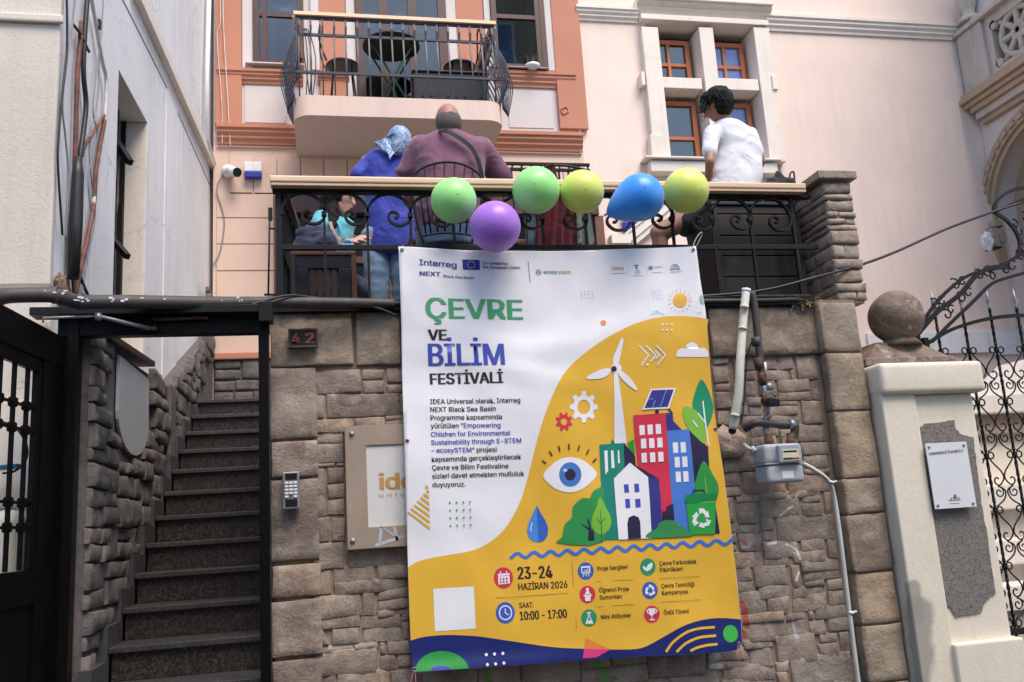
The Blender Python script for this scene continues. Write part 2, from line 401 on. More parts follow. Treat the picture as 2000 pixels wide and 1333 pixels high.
def stone_patch(x0, x1, z0, z1, depth, seed, place, jit=.006, fine=.032, rough=.0055, corners=None):
    """one dressed stone as a pillowed patch; place(u, v, h) puts wall coordinates into the world"""
    r = random.Random(seed); w, h = x1-x0, z1-z0
    j = min(jit, .12*min(w, h))
    c = corners or [(x0+r.uniform(-j, j), z0+r.uniform(-j, j)), (x1+r.uniform(-j, j), z0+r.uniform(-j, j)),
         (x1+r.uniform(-j, j), z1+r.uniform(-j, j)), (x0+r.uniform(-j, j), z1+r.uniform(-j, j))]
    def par(L):
        n = max(2, int(L/fine)); e1, e2 = min(.003, L*.05)/L, min(.008, L*.12)/L
        return [0, e1, e2] + [e2 + (1-2*e2)*i/n for i in range(1, n)] + [1-e2, 1-e1, 1]
    us, vs = par(w), par(h)
    off = Vector((r.uniform(0, 99), r.uniform(0, 99), r.uniform(0, 99)))
    tx, tz = r.uniform(-.005, .005), r.uniform(-.006, .003)
    bm = new(); G = []
    for v in vs:
        row = []
        for u in us:
            X = (1-u)*(1-v)*c[0][0] + u*(1-v)*c[1][0] + u*v*c[2][0] + (1-u)*v*c[3][0]
            Z = (1-u)*(1-v)*c[0][1] + u*(1-v)*c[1][1] + u*v*c[2][1] + (1-u)*v*c[3][1]
            d = min(u*w, (1-u)*w, v*h, (1-v)*h)
            prof = 1-math.exp(-d/.0018) if d > 0 else 0
            p = Vector((X*7, Z*7, 0)) + off
            q = Vector((X*22, Z*26, 3)) + off
            nn = noise.noise(p)*rough*1.4 + noise.noise(q)*rough*.7 + abs(noise.noise(p*1.7))*rough*.9
            hh = (depth + (u-.5)*tx + (v-.5)*tz + nn)*prof - .006*(1-prof)
            wob = .004
            X += noise.noise(Vector((X*11, Z*11, 7))+off)*wob; Z += noise.noise(Vector((X*11, Z*11, 17))+off)*wob
            row.append(bm.verts.new(place(X, Z, hh)))
        G.append(row)
    for a, b in zip(G, G[1:]):
        for i in range(len(a)-1):
            f = bm.faces.new((a[i], a[i+1], b[i+1], b[i])); f.smooth = True
    return bm
def stone(x0, x1, z0, z1, depth, seed, place, m, parent, name='stone', **k):
    bm = stone_patch(x0, x1, z0, z1, depth, seed, place, **k)
    me = bpy.data.meshes.new(name); bm.to_mesh(me); bm.free()
    return mesh_obj(name, me, m, parent)
def pack(x0, x1, z0, z1, r, hmin=.06, hmax=.16, wmin=.12, wmax=.42):
    """random ashlar: recursive cuts of a rectangle"""
    out = []
    def cut(a, b, c, d):
        w, h = b-a, d-c
        if h > hmax*1.15 and (h/hmax > w/wmax or w < wmin*2):
            t = c + h*r.uniform(.35, .65); cut(a, b, c, t); cut(a, b, t, d); return
        if w > wmax*1.1:
            t = a + w*r.uniform(.3, .7); cut(a, t, c, d); cut(t, b, c, d); return
        if h > hmin*2.1 and w > .2 and r.random() < .55:
            t = c + h*r.uniform(.4, .6); cut(a, b, c, t); cut(a, b, t, d); return
        if w > wmin*2.2 and r.random() < .5:
            t = a + w*r.uniform(.35, .65); cut(a, t, c, d); cut(t, b, c, d); return
        out.append((a, b, c, d))
    cut(x0, x1, z0, z1); return out

# ------------------------------------------------------------------ retaining wall with its stones
wall = thing('stone_wall', 'stone-clad retaining wall with tan corner blocks carrying the terrace railing', 'wall', (0, WY, 0))
PXL, PXR = -.275, 2.81      # outer ends of the walling between the corner columns
g = new(); box(g, -.285, 3.06, WY, WY+.34, 0, 2.74); obj('mortar_bed', g, M['mortar'], wall)
fw = lambda base: (lambda u, v, h: Vector((u, base-h, v)))
sid = [100]
def wall_stone(x0, x1, z0, z1, d=.0095, m='stone', gap=.0012, base=WY, **k):
    sid[0] += 1
    if x1-x0 < .02 or z1-z0 < .012: return
    r = random.Random(sid[0])
    return stone(x0+gap, x1-gap, z0+gap, z1-gap, d*r.uniform(.8, 1.25), sid[0], fw(base), M[m], wall, **k)
def crop_stones(lst, ox, oy, sc, **k):
    for (a, b, c, d) in lst:
        p, q = PY(ox+a/sc, oy+b/sc, 4.665), PY(ox+c/sc, oy+d/sc, 4.665)
        wall_stone(p.x, q.x, q.z, p.z, **k)
A = [(318,438,670,604),(674,433,836,505),(672,507,838,604),(840,412,1010,529),(842,532,1010,600),
 (314,608,414,789),(424,610,946,766),(948,600,1010,752),(326,789,616,879),(620,769,842,856),(842,755,1010,789),(844,792,1010,852),
 (322,880,548,954),(312,957,552,1090),(302,1094,488,1124),(490,1092,552,1119),(309,1127,416,1322),(420,1127,552,1239),(424,1242,552,1345)]
crop_stones(A, 520, 600, 3.603)
B = [(312,25,412,182),(414,48,552,172),(314,186,448,360),(455,182,556,349),(322,362,553,550),(556,400,1010,508),
 (332,555,459,726),(466,522,769,632),(772,512,1010,604),(466,635,985,706),(328,726,664,882),(668,702,769,876),(772,692,1010,753),(774,757,1010,826),
 (774,828,1010,872),(362,852,659,955),(450,958,659,1074),(676,880,945,950),(677,952,948,1050),(947,858,1010,914),(950,918,1010,1035),
 (330,1086,609,1126),(611,1064,786,1104),(330,1126,790,1275),(794,1056,836,1146),(837,1054,1010,1136),(796,1148,912,1250),(914,1140,1010,1228),
 (334,1280,489,1420),(491,1266,869,1420),(871,1255,1060,1420)]
crop_stones(B, 520, 960, 3.573)
# the leaning stone beside the slanted joint
p, q = PY(520+332/3.573, 960+890/3.573, 4.665), PY(520+440/3.573, 960+1080/3.573, 4.665)
sid[0] += 1
stone(p.x, q.x, q.z, p.z, .026, sid[0], fw(WY), M['stone'], wall, corners=[(p.x, q.z), (q.x, q.z), (q.x-.035, (p.z+q.z)/2+.02), (p.x, p.z)])
Cc = [(112,350,248,403),(118,405,253,528),(140,532,264,592),(142,595,264,716),(150,720,264,830),(268,350,345,530),(268,533,345,680),(268,683,386,765),
 (346,345,434,442),(346,444,439,512),(350,516,444,622),(366,625,480,688),(386,690,484,760),(330,764,748,818),(436,345,594,438),(597,342,706,436),(708,336,888,504),(440,441,672,512),(674,438,714,512),
 (444,516,578,622),(582,508,816,592),(586,594,824,658),(484,660,738,692),(488,694,740,760),(818,506,900,650),(742,654,910,824),(714,826,934,950),(744,952,950,1034),
 (772,1036,960,1134),(600,852,710,1040),(390,822,596,908),(596,820,712,850),(390,910,598,1050),(712,960,742,1034),(600,1042,770,1176),(196,1056,470,1156),(472,1040,598,1176),(772,1136,966,1176),(204,1162,326,1262),(330,1158,646,1310),(648,1178,970,1304),(212,1264,330,1336),(330,1312,900,1336)]
crop_stones(Cc, 1360, 600, 3.603)
D = [(130,34,212,160),(214,30,380,80),(216,82,386,220),(388,20,680,182),(682,14,826,78),(684,80,830,170),(830,4,915,162),(134,162,214,224),(150,226,392,292),(394,186,490,268),(492,172,922,339),
 (176,296,229,369),(231,296,399,419),(400,272,484,349),(402,352,664,459),(486,341,664,350),(666,336,854,422),(856,320,938,474),(186,371,229,420),(196,422,412,534),(414,452,610,522),(612,424,858,496),(664,478,950,549),
 (204,540,338,629),(341,526,594,659),(597,512,688,676),(690,552,960,614),(692,617,850,660),(852,617,976,694),(212,631,360,709),(364,660,596,749),(608,668,846,742),(216,711,440,862),(428,752,606,858),(610,732,868,836),(858,697,990,800),
 (236,862,562,918),(564,852,716,900),(720,838,768,904),(770,804,1005,893),(240,902,730,1028),(732,904,854,1000),(856,882,1024,984),(262,1032,486,1088),(312,1090,494,1226),(488,1012,794,1190),(797,994,942,1060),(944,984,1036,1146),(800,1064,952,1160),
 (14,1100,308,1182),(14,1184,316,1240),(592,1162,1052,1340),(498,1192,594,1268),(502,1270,596,1420),(122,1230,498,1324),(-6,1244,118,1420),(120,1326,500,1440),(598,1342,1060,1500)]
crop_stones(D, 1380, 960, 3.574)
# walling behind and below the banner, and on down to the street
xa, xb = PY(800, 900, 4.665).x+.02, PY(1392, 900, 4.665).x
for (a, b, c, d) in pack(xa, xb+.0, .90, 2.42, random.Random(5), .07, .17, .14, .45): wall_stone(a, b, c, d)
xr = 2.775
for (a, b, c, d) in pack(PY(690, 1333, 4.665).x, xa, .06, .80, random.Random(31), .07, .16, .14, .42): wall_stone(a, b, c, d)
for (a, b, c, d) in pack(xa, PY(1384, 1300, 4.665).x, .06, .90, random.Random(14), .07, .16, .14, .42): wall_stone(a, b, c, d)
for (a, b, c, d) in pack(-.05, PY(690, 1333, 4.665).x, .06, .70, random.Random(32), .07, .16, .14, .42): wall_stone(a, b, c, d)
for (a, b, c, d) in pack(PY(1384, 1300, 4.665).x, xr, .06, .56, random.Random(33), .07, .16, .14, .42): wall_stone(a, b, c, d)
# big tan blocks: band under the railing, entrance column, right corner column
def block(px0, py0, px1, py1, base=WY, d=.013, **k):
    p, q = PY(px0, py0, base-.013), PY(px1, py1, base-.013)
    sid[0] += 1
    return stone(p.x+.001, q.x-.001, q.z+.0015, p.z-.0015, d, sid[0], fw(base), M['block'], wall, name='block', rough=.012, jit=.004, **k)
block(528, 612, 691, 713, WY-.01); block(693, 610, 786, 711, WY-.01); block(788, 609, 960, 709); block(962, 608, 1180, 707); block(1182, 606, 1384, 700); block(1382, 602, 1602, 692, WY-.012)
cl = (-.30, -.062)
for (t, b) in ((716, 858), (861, 934), (937, 1099), (1104, 1168), (1174, 1287), (1292, 1390)):
    sid[0] += 1; za, zb = PY(560, t, 4.655).z, PY(560, b, 4.655).z
    stone(cl[0], cl[1], zb+.001, za-.001, .018, sid[0], fw(WY-.004), M['stone'], wall, name='block', rough=.008, jit=.005)
sid[0] += 1; stone(cl[0], cl[1], .05, PY(560, 1390, 4.655).z-.003, .042, sid[0], fw(WY-.004), M['stone'], wall, name='block')
cr = (2.83, 3.06)
obj('corner_core', bbox(2.825, 3.055, WY-.05, WY+.34, 0, 2.745, .006), M['mortar'], wall)
zs = [2.74] + [PY(1660, y, 4.6).z for y in (686, 801, 934, 1005, 1122, 1227)] + [.62, .3, .03]
for a, b in zip(zs, zs[1:]):
    sid[0] += 1
    stone(cr[0]-.012, cr[1], b+.0015, a-.0015, .014, sid[0], fw(WY-.05), M['block'], wall, name='block', rough=.007, jit=.006)
# left flank of the corner column
for a, b in zip(zs, zs[1:]):
    sid[0] += 1
    stone(WY-.085, WY-.004, b+.006, a-.006, .012, sid[0], lambda u, v, h: Vector((2.822-h, u, v)), M['block'], wall, name='block', rough=.006)
# broken render where the pipes enter
bm = new(); pts = []
c0 = PY(1428, 862, 4.66)
for i in range(18):
    a = 2*math.pi*i/18; rr = (.10+.028*noise.noise(Vector((math.cos(a)*2, math.sin(a)*2, 4)))*2)
    pts.append((c0.x+rr*1.15*math.cos(a)-.01, c0.z+rr*.98*math.sin(a)))
ctr = bm.verts.new((c0.x, WY-.055, c0.z)); rings = []
for s in (1.0, .85, .65, .4, .2):
    rings.append([bm.verts.new((c0.x+(x-c0.x)*s, WY-.02-.035*(1-s**4)-noise.noise(Vector((x*30*s, z*30*s, 2)))*.012, c0.z+(z-c0.z)*s)) for (x, z) in pts])
for ra, rb in zip(rings, rings[1:]):
    for i in range(18): bm.faces.new((ra[i], ra[(i+1) % 18], rb[(i+1) % 18], rb[i])).smooth = True
for i in range(18): bm.faces.new((rings[-1][i], rings[-1][(i+1) % 18], ctr)).smooth = True
M['brokenrender'] = plaster('broken_render', (.50,.37,.28), (.25,.15,.1), .5, .1, 1.0, bscale=45, coarse=1.2)
obj('render_patch', bm, M['brokenrender'], wall)
# dark kerb beam the railing stands on
kerb = obj('kerb_beam', bbox(-.29, 2.80, WY-.035, WY+.30, 2.742, 2.80, .006), M['rustiron'], wall)
for z, r in ((2.80, .0),): pass
obj('kerb_lip', bbox(-.29, 2.81, WY-.05, WY-.037, 2.735, 2.792, .003), M['iron'], wall)

# upper stub of the corner column, in thin ledge stones
stub = thing('stone_pillar', 'narrow ledge-stone pillar with flat concrete cap at the end of the railing', 'pillar', (3.08, WY, 2.75))
sx0, sx1, sy0, sy1 = 2.985, 3.165, WY-.03, WY+.36
obj('core', bbox(sx0+.012, sx1-.012, sy0+.014, sy1, 2.745, 3.52, .004), M['mortar'], stub)
r = random.Random(3); z = 2.76
while z < 3.50:
    h = r.choice((.042, .055, .07, .085)); h = min(h, 3.515-z)
    if h < .025: break
    cuts = [sx0-r.uniform(.0, .012)] + ([sx0+r.uniform(.05, .12)] if r.random() < .35 else []) + [sx1+r.uniform(-.004, .01)]
    for a, b in zip(cuts, cuts[1:]):
        sid[0] += 1; stone(a+.002, b-.002, z+.002, z+h-.002, r.uniform(.014, .024), sid[0], fw(sy0+.02), M['ledge'], stub, fine=.025, rough=.007)
    cuts = [sy0+.004, sy0+r.uniform(.12, .25), sy1]
    for a, b in zip(cuts, cuts[1:]):
        sid[0] += 1; stone(a+.002, b-.002, z+.002, z+h-.002, r.uniform(.012, .02), sid[0], lambda u, v, hh: Vector((sx0+.016-hh, u, v)), M['ledge'], stub, fine=.03, rough=.010)
    z += h
obj('cap', bbox(sx0-.05, sx1+.03, sy0-.03, sy1+.02, 3.522, 3.572, .006), M['ledge'], stub)
# below the stub a shoulder
obj('shoulder', bbox(2.80, 3.075, WY-.03, WY+.34, 2.746, 2.765, .004), M['mortar'], stub)

# ------------------------------------------------------------------ terrace, landing, stairs
struct(obj('terrace_floor', bbox(-.28, 3.04, WY+.30, FY, 0, FLOOR, .002), M['cement']))
st = thing('staircase', 'steep granite staircase rising behind the open gate beside the rough stone wall', 'stairs', (-.7, 4.5, 0))
d0, rise, run, z0 = 4.80, .1605, .28, 1.122
SX0, SX1 = -1.068, -.30
for k in range(-6, 11):
    y, zt = d0+run*k, z0+rise*k
    yb = FY if k == 10 else y+run+.02
    obj('tread', bbox(SX0, SX1, y, yb, zt-.028, zt, .004), M['tread'], st)
    obj('riser', bbox(SX0+.01, SX1, y+.025, y+.045, max(0, zt-rise), zt-.029, .001), M['granite'], st)
    if k < 10:
        # skirting tile up the side wall
        bm = new(); box(bm, WX+.004, SX0-.002, y-.02, y+run-.022, zt-.06, zt+.10); box(bm, SX0-.012, SX0-.001, y-.02, y+.02, zt-rise, zt-.061)
        obj('skirting_tile', bm, M['skirt'], st)
bm = new(); box(bm, SX0, SX1, d0+run*10+.05, FY, 0, z0+rise*10-.03); obj('landing_slab', bm, M['cement'], st)
struct(obj('terrace_side', bbox(-.297, -.284, WY+.36, FY, 0, 2.69, .001), M['cement']))

# ------------------------------------------------------------------ white house on the left
WH = thing('white_house', 'tall white plastered house with a barred niche window beside the staircase', 'building', (-1.5, 4.3, 0))
def wallx(y): return -1.333+.036*(y-4.62)
def PW(px, py, o=0.0):
    d = ray(px, py); k = .036; c = -1.333-k*4.62+o      # x = k*y + c
    t = c/(d.x-k*d.y); return CAM+d*t
def shear(o):
    w = world_loc(o)
    for v in o.data.vertices: v.co.x += wallx(v.co.y+w.y)
    return o
WHL = []
def wobj(name, bm, m, **k): o = obj(name, bm, m, WH, **k); WHL.append(o); return o
q0, q1, q2, q3 = PW(232, 137), PW(288, 240), PW(205, 660), PW(290, 715)
ny0, ny1, nz0, nz1 = q0.y, q1.y, q2.z+.02, (q0.z+q1.z)/2
CYF = 4.60
bm = new()
box(bm, -.5, 0, CYF, ny0, 0, 9.5); box(bm, -.5, 0, ny1, FY+.3, 0, 9.5); box(bm, -.5, 0, ny0, ny1, 0, nz0); box(bm, -.5, 0, ny0, ny1, nz1, 9.5)
bmesh.ops.remove_doubles(bm, verts=bm.verts[:], dist=1e-5)
wobj('side_wall', bm, M['white'])
bm = new(); prism(bm, [(-.30, ny1-.001, nz0+.002), (-.004, ny1-.001, nz0+.002), (-.004, ny1-.001, nz1-.003), (-.30, ny1-.001, nz1-.003)], (0, -.004, 0))
wobj('niche_reveal', bm, M['cream'])
w = obj('window', bbox(-.36, -.30, ny0, ny1, nz0, nz1, .003), M['darkwood'], WH); WHL.append(w)
pn = obj('pane', bbox(-.305, -.295, ny0+.08, ny1-.08, nz0+.1, nz1-.08, .001), M['glassdark'], w); WHL.append(pn)
# cream front
bm = bbox(-5.0, wallx(CYF)+.012, CYF-.06, CYF-.002, 2.86, 9.5, .012, 3); obj('front_wall', bm, M['cream'], WH, autosmooth=40)
fz = PW(60, 35).z
obj('front_ledge', bbox(-5.0, wallx(CYF)+.03, CYF-.085, CYF-.061, PY(60, 42, CYF-.08).z, PY(60, 26, CYF-.08).z, .01), M['cream'], WH)
obj('front_base', bbox(-5.0, wallx(CYF)+.03, CYF-.085, CYF-.002, 0, 2.80, .012), M['cream'], WH)
for z in (2.30, 1.78, 1.25, .7): obj('base_course', bbox(-5.0, wallx(CYF)+.02, CYF-.10, CYF-.086, z-.50, z-.012, .004), M['cream'], WH)
bm = new(); tube(bm, [PW(230+12*i, -20+24*i+3*noise.noise(Vector((i, 2, 3))), .002) for i in range(9)], .004, 5); obj('wall_joint', bm, M['greycable'], WH)
bm = new(); tube(bm, [PW(348+8*i, 222+18*i+3*noise.noise(Vector((i, 5, 3))), .002) for i in range(9)], .004, 5); obj('wall_joint', bm, M['greycable'], WH)
p, q = PW(322, 178), PW(412, 400)
wobj('plaster_band', bbox(.001, .014, p.y, p.y+.5, 2.6, p.z, .006), M['white'])
bm = new(); a, b = PW(252, -30), PW(420, 345)
dr = (b-a).normalized(); up = Vector((1, 0, 0)).cross(dr).normalized()
for i in range(4):
    s_, e = a+(b-a)*(i/4), a+(b-a)*((i+.992)/4)
    obox(bm, (s_+e)/2+Vector((.028, 0, 0)), Vector((.026, 0, 0)), (e-s_)/2, up*.042)
obj('cable_tray', bm, M['trim'], WH)
bm = new(); tube(bm, [PW(409, -20, .05), PW(405, 130, .05), PW(403, 270, .05), PW(428, 350, .05)], .022, 10); obj('downpipe', bm, M['whiteplast'], WH)
for o in WHL: shear(o)
bm = new(); a, b = PX(203, 655, WX+.03), PX(293, 712, WX+.03); obox(bm, (a+b)/2-Vector((.05, 0, 0)), (.08, 0, 0), (b-a)/2, (0, 0, .016)); obj('sill', bm, M['black'], WH)
# rough stone facing on the lower side wall
side = thing('stone_facing', 'dim rough stone facing on the side wall along the granite stairs', 'wall', (WX, 6, 1))
place_side = lambda u, v, h: Vector((WX+.012+h, u, v))
def prof_top(y):
    if y < 4.95: return 2.60
    if y < 5.95: return 2.60-.02*(y-4.95)
    if y < 6.55: return 2.66
    if y < 6.90: return 2.66+.07*(y-6.55)
    return 2.72 + (y-6.9)*.43 if y < 8.55 else 3.95
def in_panel(y, z):
    # shield-shaped smooth panel under the window
    c, hw = 5.42, .40
    if abs(y-c) > hw: return False
    t = abs(y-c)/hw
    low = 2.10 + .22*t**2.2
    return z > low
r = random.Random(21)
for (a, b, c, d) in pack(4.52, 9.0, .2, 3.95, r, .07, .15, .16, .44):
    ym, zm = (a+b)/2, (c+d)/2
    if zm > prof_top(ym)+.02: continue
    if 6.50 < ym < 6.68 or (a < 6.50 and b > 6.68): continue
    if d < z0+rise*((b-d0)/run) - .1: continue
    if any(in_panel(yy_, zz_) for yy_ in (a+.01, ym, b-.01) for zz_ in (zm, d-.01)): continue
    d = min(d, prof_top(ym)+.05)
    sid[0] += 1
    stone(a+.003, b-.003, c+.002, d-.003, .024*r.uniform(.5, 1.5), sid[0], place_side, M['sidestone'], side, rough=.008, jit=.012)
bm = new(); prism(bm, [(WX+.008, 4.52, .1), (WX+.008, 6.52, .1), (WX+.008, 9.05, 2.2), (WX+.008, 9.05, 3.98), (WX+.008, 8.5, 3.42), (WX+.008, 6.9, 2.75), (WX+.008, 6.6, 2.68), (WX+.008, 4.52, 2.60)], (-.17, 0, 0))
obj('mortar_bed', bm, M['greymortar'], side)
obj('boxed_pipe', bbox(WX+.015, WX+.05, 6.50, 6.70, 1.9, 2.68, .012), M['sidestone'], side)
bm = new(); pan = [(5.42+.40*math.sin(a)*(1 if True else 1), 2.30-.20*math.cos(a)**1) for a in [math.radians(t) for t in range(-90, 91, 12)]]
poly = [(WX+.016, y, z) for (y, z) in pan] + [(WX+.016, 5.82, 2.60), (WX+.016, 5.02, 2.60)]
prism(bm, poly, (.016, 0, 0)); obj('smooth_panel', bm, M['panelgrey'], side)
bm = new()
for i, (y, za, zb) in enumerate(((5.12, 2.16, 2.36), (5.15, 2.15, 2.35), (5.18, 2.14, 2.34), (5.66, 2.13, 2.28), (5.69, 2.13, 2.27), (5.72, 2.14, 2.26))):
    tube(bm, [(WX+.033, y, za+.06), (WX+.033, y, zb)], .0025, 5)
bm.free()
# stone dado of the back wall at the head of the stairs
dado = thing('stone_dado', 'low grey stone dado under a terracotta ledge at the head of the stairs', 'wall', (-.8, FY, 2.7))
x0, x1, zb, zt = WX+.02, -.30, FLOOR+.02, PY(450, 705, FY).z
obj('mortar_bed', bbox(x0, x1, FY-.02, FY-.002, zb, zt, .002), M['greymortar'], dado)
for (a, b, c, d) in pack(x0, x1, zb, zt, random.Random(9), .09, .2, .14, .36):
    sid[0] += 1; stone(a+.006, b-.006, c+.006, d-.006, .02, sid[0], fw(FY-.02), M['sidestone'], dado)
obj('ledge', bbox(x0, x1, FY-.07, FY-.003, zt+.003, zt+.07, .012), M['orange'], dado)
# ------------------------------------------------------------------ house across the street (shades the lower walls, shows in the window panes)
OPP = thing('opposite_house', 'pale stone house across the street, mirrored in the balcony windows', 'building', (1, -4.8, 0))
obj('wall', bbox(-9, 12, -6.4, -4.8, 0, 6.6, .02), plaster('opposite_stone', (.50,.44,.36), (.3,.25,.2), .5, .3, .6, bscale=20, coarse=1.0), OPP)
obj('eaves', bbox(-9.2, 12.2, -6.4, -4.5, 6.602, 6.8, .02), M['trim'], OPP)
obj('tower', bbox(4.0, 9.5, -9.5, -6.8, 0, 19, .02), plaster('tower_stone', (.50,.44,.34), (.25,.22,.17), .7, .4, 1.0, bscale=6, coarse=1.5), OPP)
for z in (11.5, 15.0):
    for x in (4.8, 7.2): w = obj('window', bbox(x, x+1.1, -6.81, -6.76, z, z+1.9, .006), M['whiteplast'], OPP); obj('pane', bbox(x+.08, x+1.02, -6.759, -6.752, z+.08, z+1.82, .001), M['glassblue'], w)
for i in range(6):
    for z in (1.0, 4.1):
        x = -7.4+3.2*i
        w = obj('window', bbox(x, x+1.1, -4.81, -4.76, z, z+1.9, .006), M['darkwood'], OPP)
        obj('pane', bbox(x+.08, x+1.02, -4.759, -4.752, z+.08, z+1.82, .001), M['glassdark'], w)
# ================================================================== orange and white house behind the terrace
OH = thing('orange_house', 'terracotta and white townhouse with a balcony behind the terrace', 'building', (1, FY, FLOOR))
FX1 = PY(1120, 100, FY).x + .02       # right end of the house
zb_ = PY(430, 283, FY).z              # underside of the lower cornice
obj('ground_wall', bbox(WX, FX1, FY, FY+.3, FLOOR-.1, zb_, .002), M['peach'], OH)
obj('upper_wall', bbox(WX, FX1, FY, FY+.3, zb_+.001, 10.2, .002), M['offwhite'], OH)
def fp(name, a, b, c, d, proud, m, y=FY, bev=.004, thick=None):
    x0, x1, z0, z1 = rect(a, b, c, d, y)
    return obj(name, bbox(x0, x1, y-proud, y-.001 if thick is None else y-proud+thick, z0, z1, bev), M[m], OH)
# cornices (each a stack of mouldings)
def cornice(name, px0, px1, py0, py1, proud, m, parent, y=FY, steps=4, pxz=None):
    x0, x1 = PY(px0, py0, y).x, PY(px1, py0, y).x
    zt, zbm = PY(pxz or px0, py0, y).z, PY(pxz or px0, py1, y).z
    bm = new(); n = steps
    prof = [(.0, 1.0), (1.0, 1.0), (1.0, .80), (.78, .74), (.80, .58), (.52, .42), (.55, .30), (.28, .16), (.22, .0), (0, 0)]
    pts = [(x0, y-.002-proud*a, zbm+(zt-zbm)*b) for (a, b) in prof]
    prism(bm, pts, (x1-x0, 0, 0)); return obj(name, bm, m, parent)
cornice('lower_cornice', 425, 1133, 248, 283, .10, M['orange'], OH)
fp('pilaster', 422, -60, 472, 247, .05, 'orange'); fp('pilaster', 1068, -60, 1121, 255, .05, 'orange')
fp('pier_strip', 621, -60, 671, 215, .04, 'orange'); fp('pier_strip', 884, -60, 936, 215, .04, 'orange')
cornice('sill_band', 425, 592, 137, 163, .07, M['orange'], OH); cornice('sill_band', 621, 682, 146, 166, .08, M['orange'], OH)
cornice('sill_band', 960, 1121, 141, 170, .07, M['orange'], OH)
# facade windows and balcony door
def sash(name, parent, px0, py0, px1, py1, y, mull=(), trans=(), mat='mahogany', fr=.06, depth=.07, glassm='glass', rails=.05):
    x0, x1, z0, z1 = rect(px0, py0, px1, py1, y)
    bm = new()
    box(bm, x0, x0+fr, y, y+depth, z0, z1); box(bm, x1-fr, x1, y, y+depth, z0, z1)
    box(bm, x0+fr, x1-fr, y, y+depth, z0, z0+fr); box(bm, x0+fr, x1-fr, y, y+depth, z1-fr, z1)
    xs = [x0+fr] + [x0+(x1-x0)*m for m in mull] + [x1-fr]
    for m in mull: box(bm, x0+(x1-x0)*m-rails/2, x0+(x1-x0)*m+rails/2, y+.004, y+depth-.004, z0+fr, z1-fr)
    for t in trans:
        for a, b in zip(xs, xs[1:]):
            box(bm, a+(rails/2 if a != xs[0] else 0), b-(rails/2 if b != xs[-1] else 0), y+.008, y+depth-.008, z1-(z1-z0)*t-rails/2, z1-(z1-z0)*t+rails/2)
    w = obj(name, bm, M[mat], parent)
    zz = [z1-fr] + [z1-(z1-z0)*t for t in trans] + [z0+fr]
    if glassm == 'glass':
        obj('backing', bbox(x0+.02, x1-.02, y+depth+.002, y+depth+.006, z0+.02, z1-.02, .0005), M['dark'], w)
        for (ca, cb, ph) in ((x0+fr, x0+(x1-x0)*.42, 0), (x1-fr-(x1-x0)*.22, x1-fr, 2)):
            cm = new(); n_ = 22; vs = [[cm.verts.new((ca+(cb-ca)*i/n_, y+depth-.006+.005*math.sin(i*1.5+ph+.3*k), z1-fr-(z1-z0-2*fr)*k/4)) for i in range(n_+1)] for k in range(5)]
            for a_, b_ in zip(vs, vs[1:]):
                for i in range(n_): cm.faces.new((a_[i], a_[i+1], b_[i+1], b_[i])).smooth = True
            obj('curtain', cm, M['curtain'], w)
    for a, b in zip(xs, xs[1:]):
        for c, d in zip(zz, zz[1:]):
            pm = new(); box(pm, a, b, y+depth*.5, y+depth*.5+.006, d, c)
            obj('pane', pm, M[glassm], w)
    return w
def recess(px0, py0, px1, py1, y, depth, m, parent, name='reveal'):
    pass
WYF = FY-.012
sash('window', OH, 494, -120, 590, 129, WYF-.05, (.22,), (.60,), depth=.05)
sash('window', OH, 950, -120, 1052, 136, WYF-.05, (.86,), (.60,), depth=.05)
d = sash('balcony_door', OH, 690, -120, 863, 218, WYF-.05, (.3, .62), (), depth=.05, fr=.09, rails=.09)
fp('window_surround', 473, -90, 493, 137, .035, 'offwhite'); fp('window_surround', 1053, -90, 1067, 141, .035, 'offwhite')
fp('window_surround', 604, -90, 620, 140, .035, 'offwhite'); fp('window_surround', 672, -90, 689, 215, .035, 'offwhite')
fp('window_surround', 864, -90, 883, 215, .035, 'offwhite'); fp('window_surround', 937, -90, 949, 215, .035, 'offwhite')
fp('window_sill', 480, 129, 595, 136, .10, 'offwhite'); fp('window_sill', 955, 137, 1066, 141, .10, 'offwhite')
fp('panel_moulding', 478, 168, 560, 242, .008, 'offwhite'); fp('panel_moulding', 990, 176, 1076, 252, .008, 'offwhite')
# small heart-like vent on the right pilaster
bm = new(); c = PY(1103, 216, FY-.055)
tube(bm, [c+Vector((math.cos(a)*.045, 0, math.sin(a)*.04-.012*math.cos(3*a))) for a in [2*math.pi*i/12 for i in range(12)]], .008, 6, closed=True); obj('round_vent', bm, M['orange'], OH)
# peach panels of the ground floor, with open joints
zt = PY(430, 306, FY).z
fp('frieze_board', 424, 287, 1134, 303, .03, 'peach')
xs = [PY(px, 330, FY).x for px in (430, 448, 495, 541, 587, 632, 678, 724)]
for a, b in zip(xs[1:], xs[2:]): obj('wall_panel', bbox(a+.006, b-.006, FY-.016, FY-.001, PY(430, 380, FY).z, zt-.01, .003), M['peach'], OH)
x0, x1 = PY(424, 400, FY).x, PY(536, 400, FY).x
zz = [PY(480, y, FY).z for y in (376, 427, 478, 530, 582, 640)]
for a, b in zip(zz, zz[1:]): obj('wall_panel', bbox(x0, x1-.004, FY-.016, FY-.001, b+.006, a-.006, .003), M['peach'], OH)
xs = [PY(px, 330, FY).x for px in (960, 1016, 1057, 1098, 1127)]
for a, b in zip(xs, xs[1:]): obj('wall_panel', bbox(a+.006, b-.006, FY-.016, FY-.001, PY(430, 380, FY).z, zt-.02, .003), M['peach'], OH)
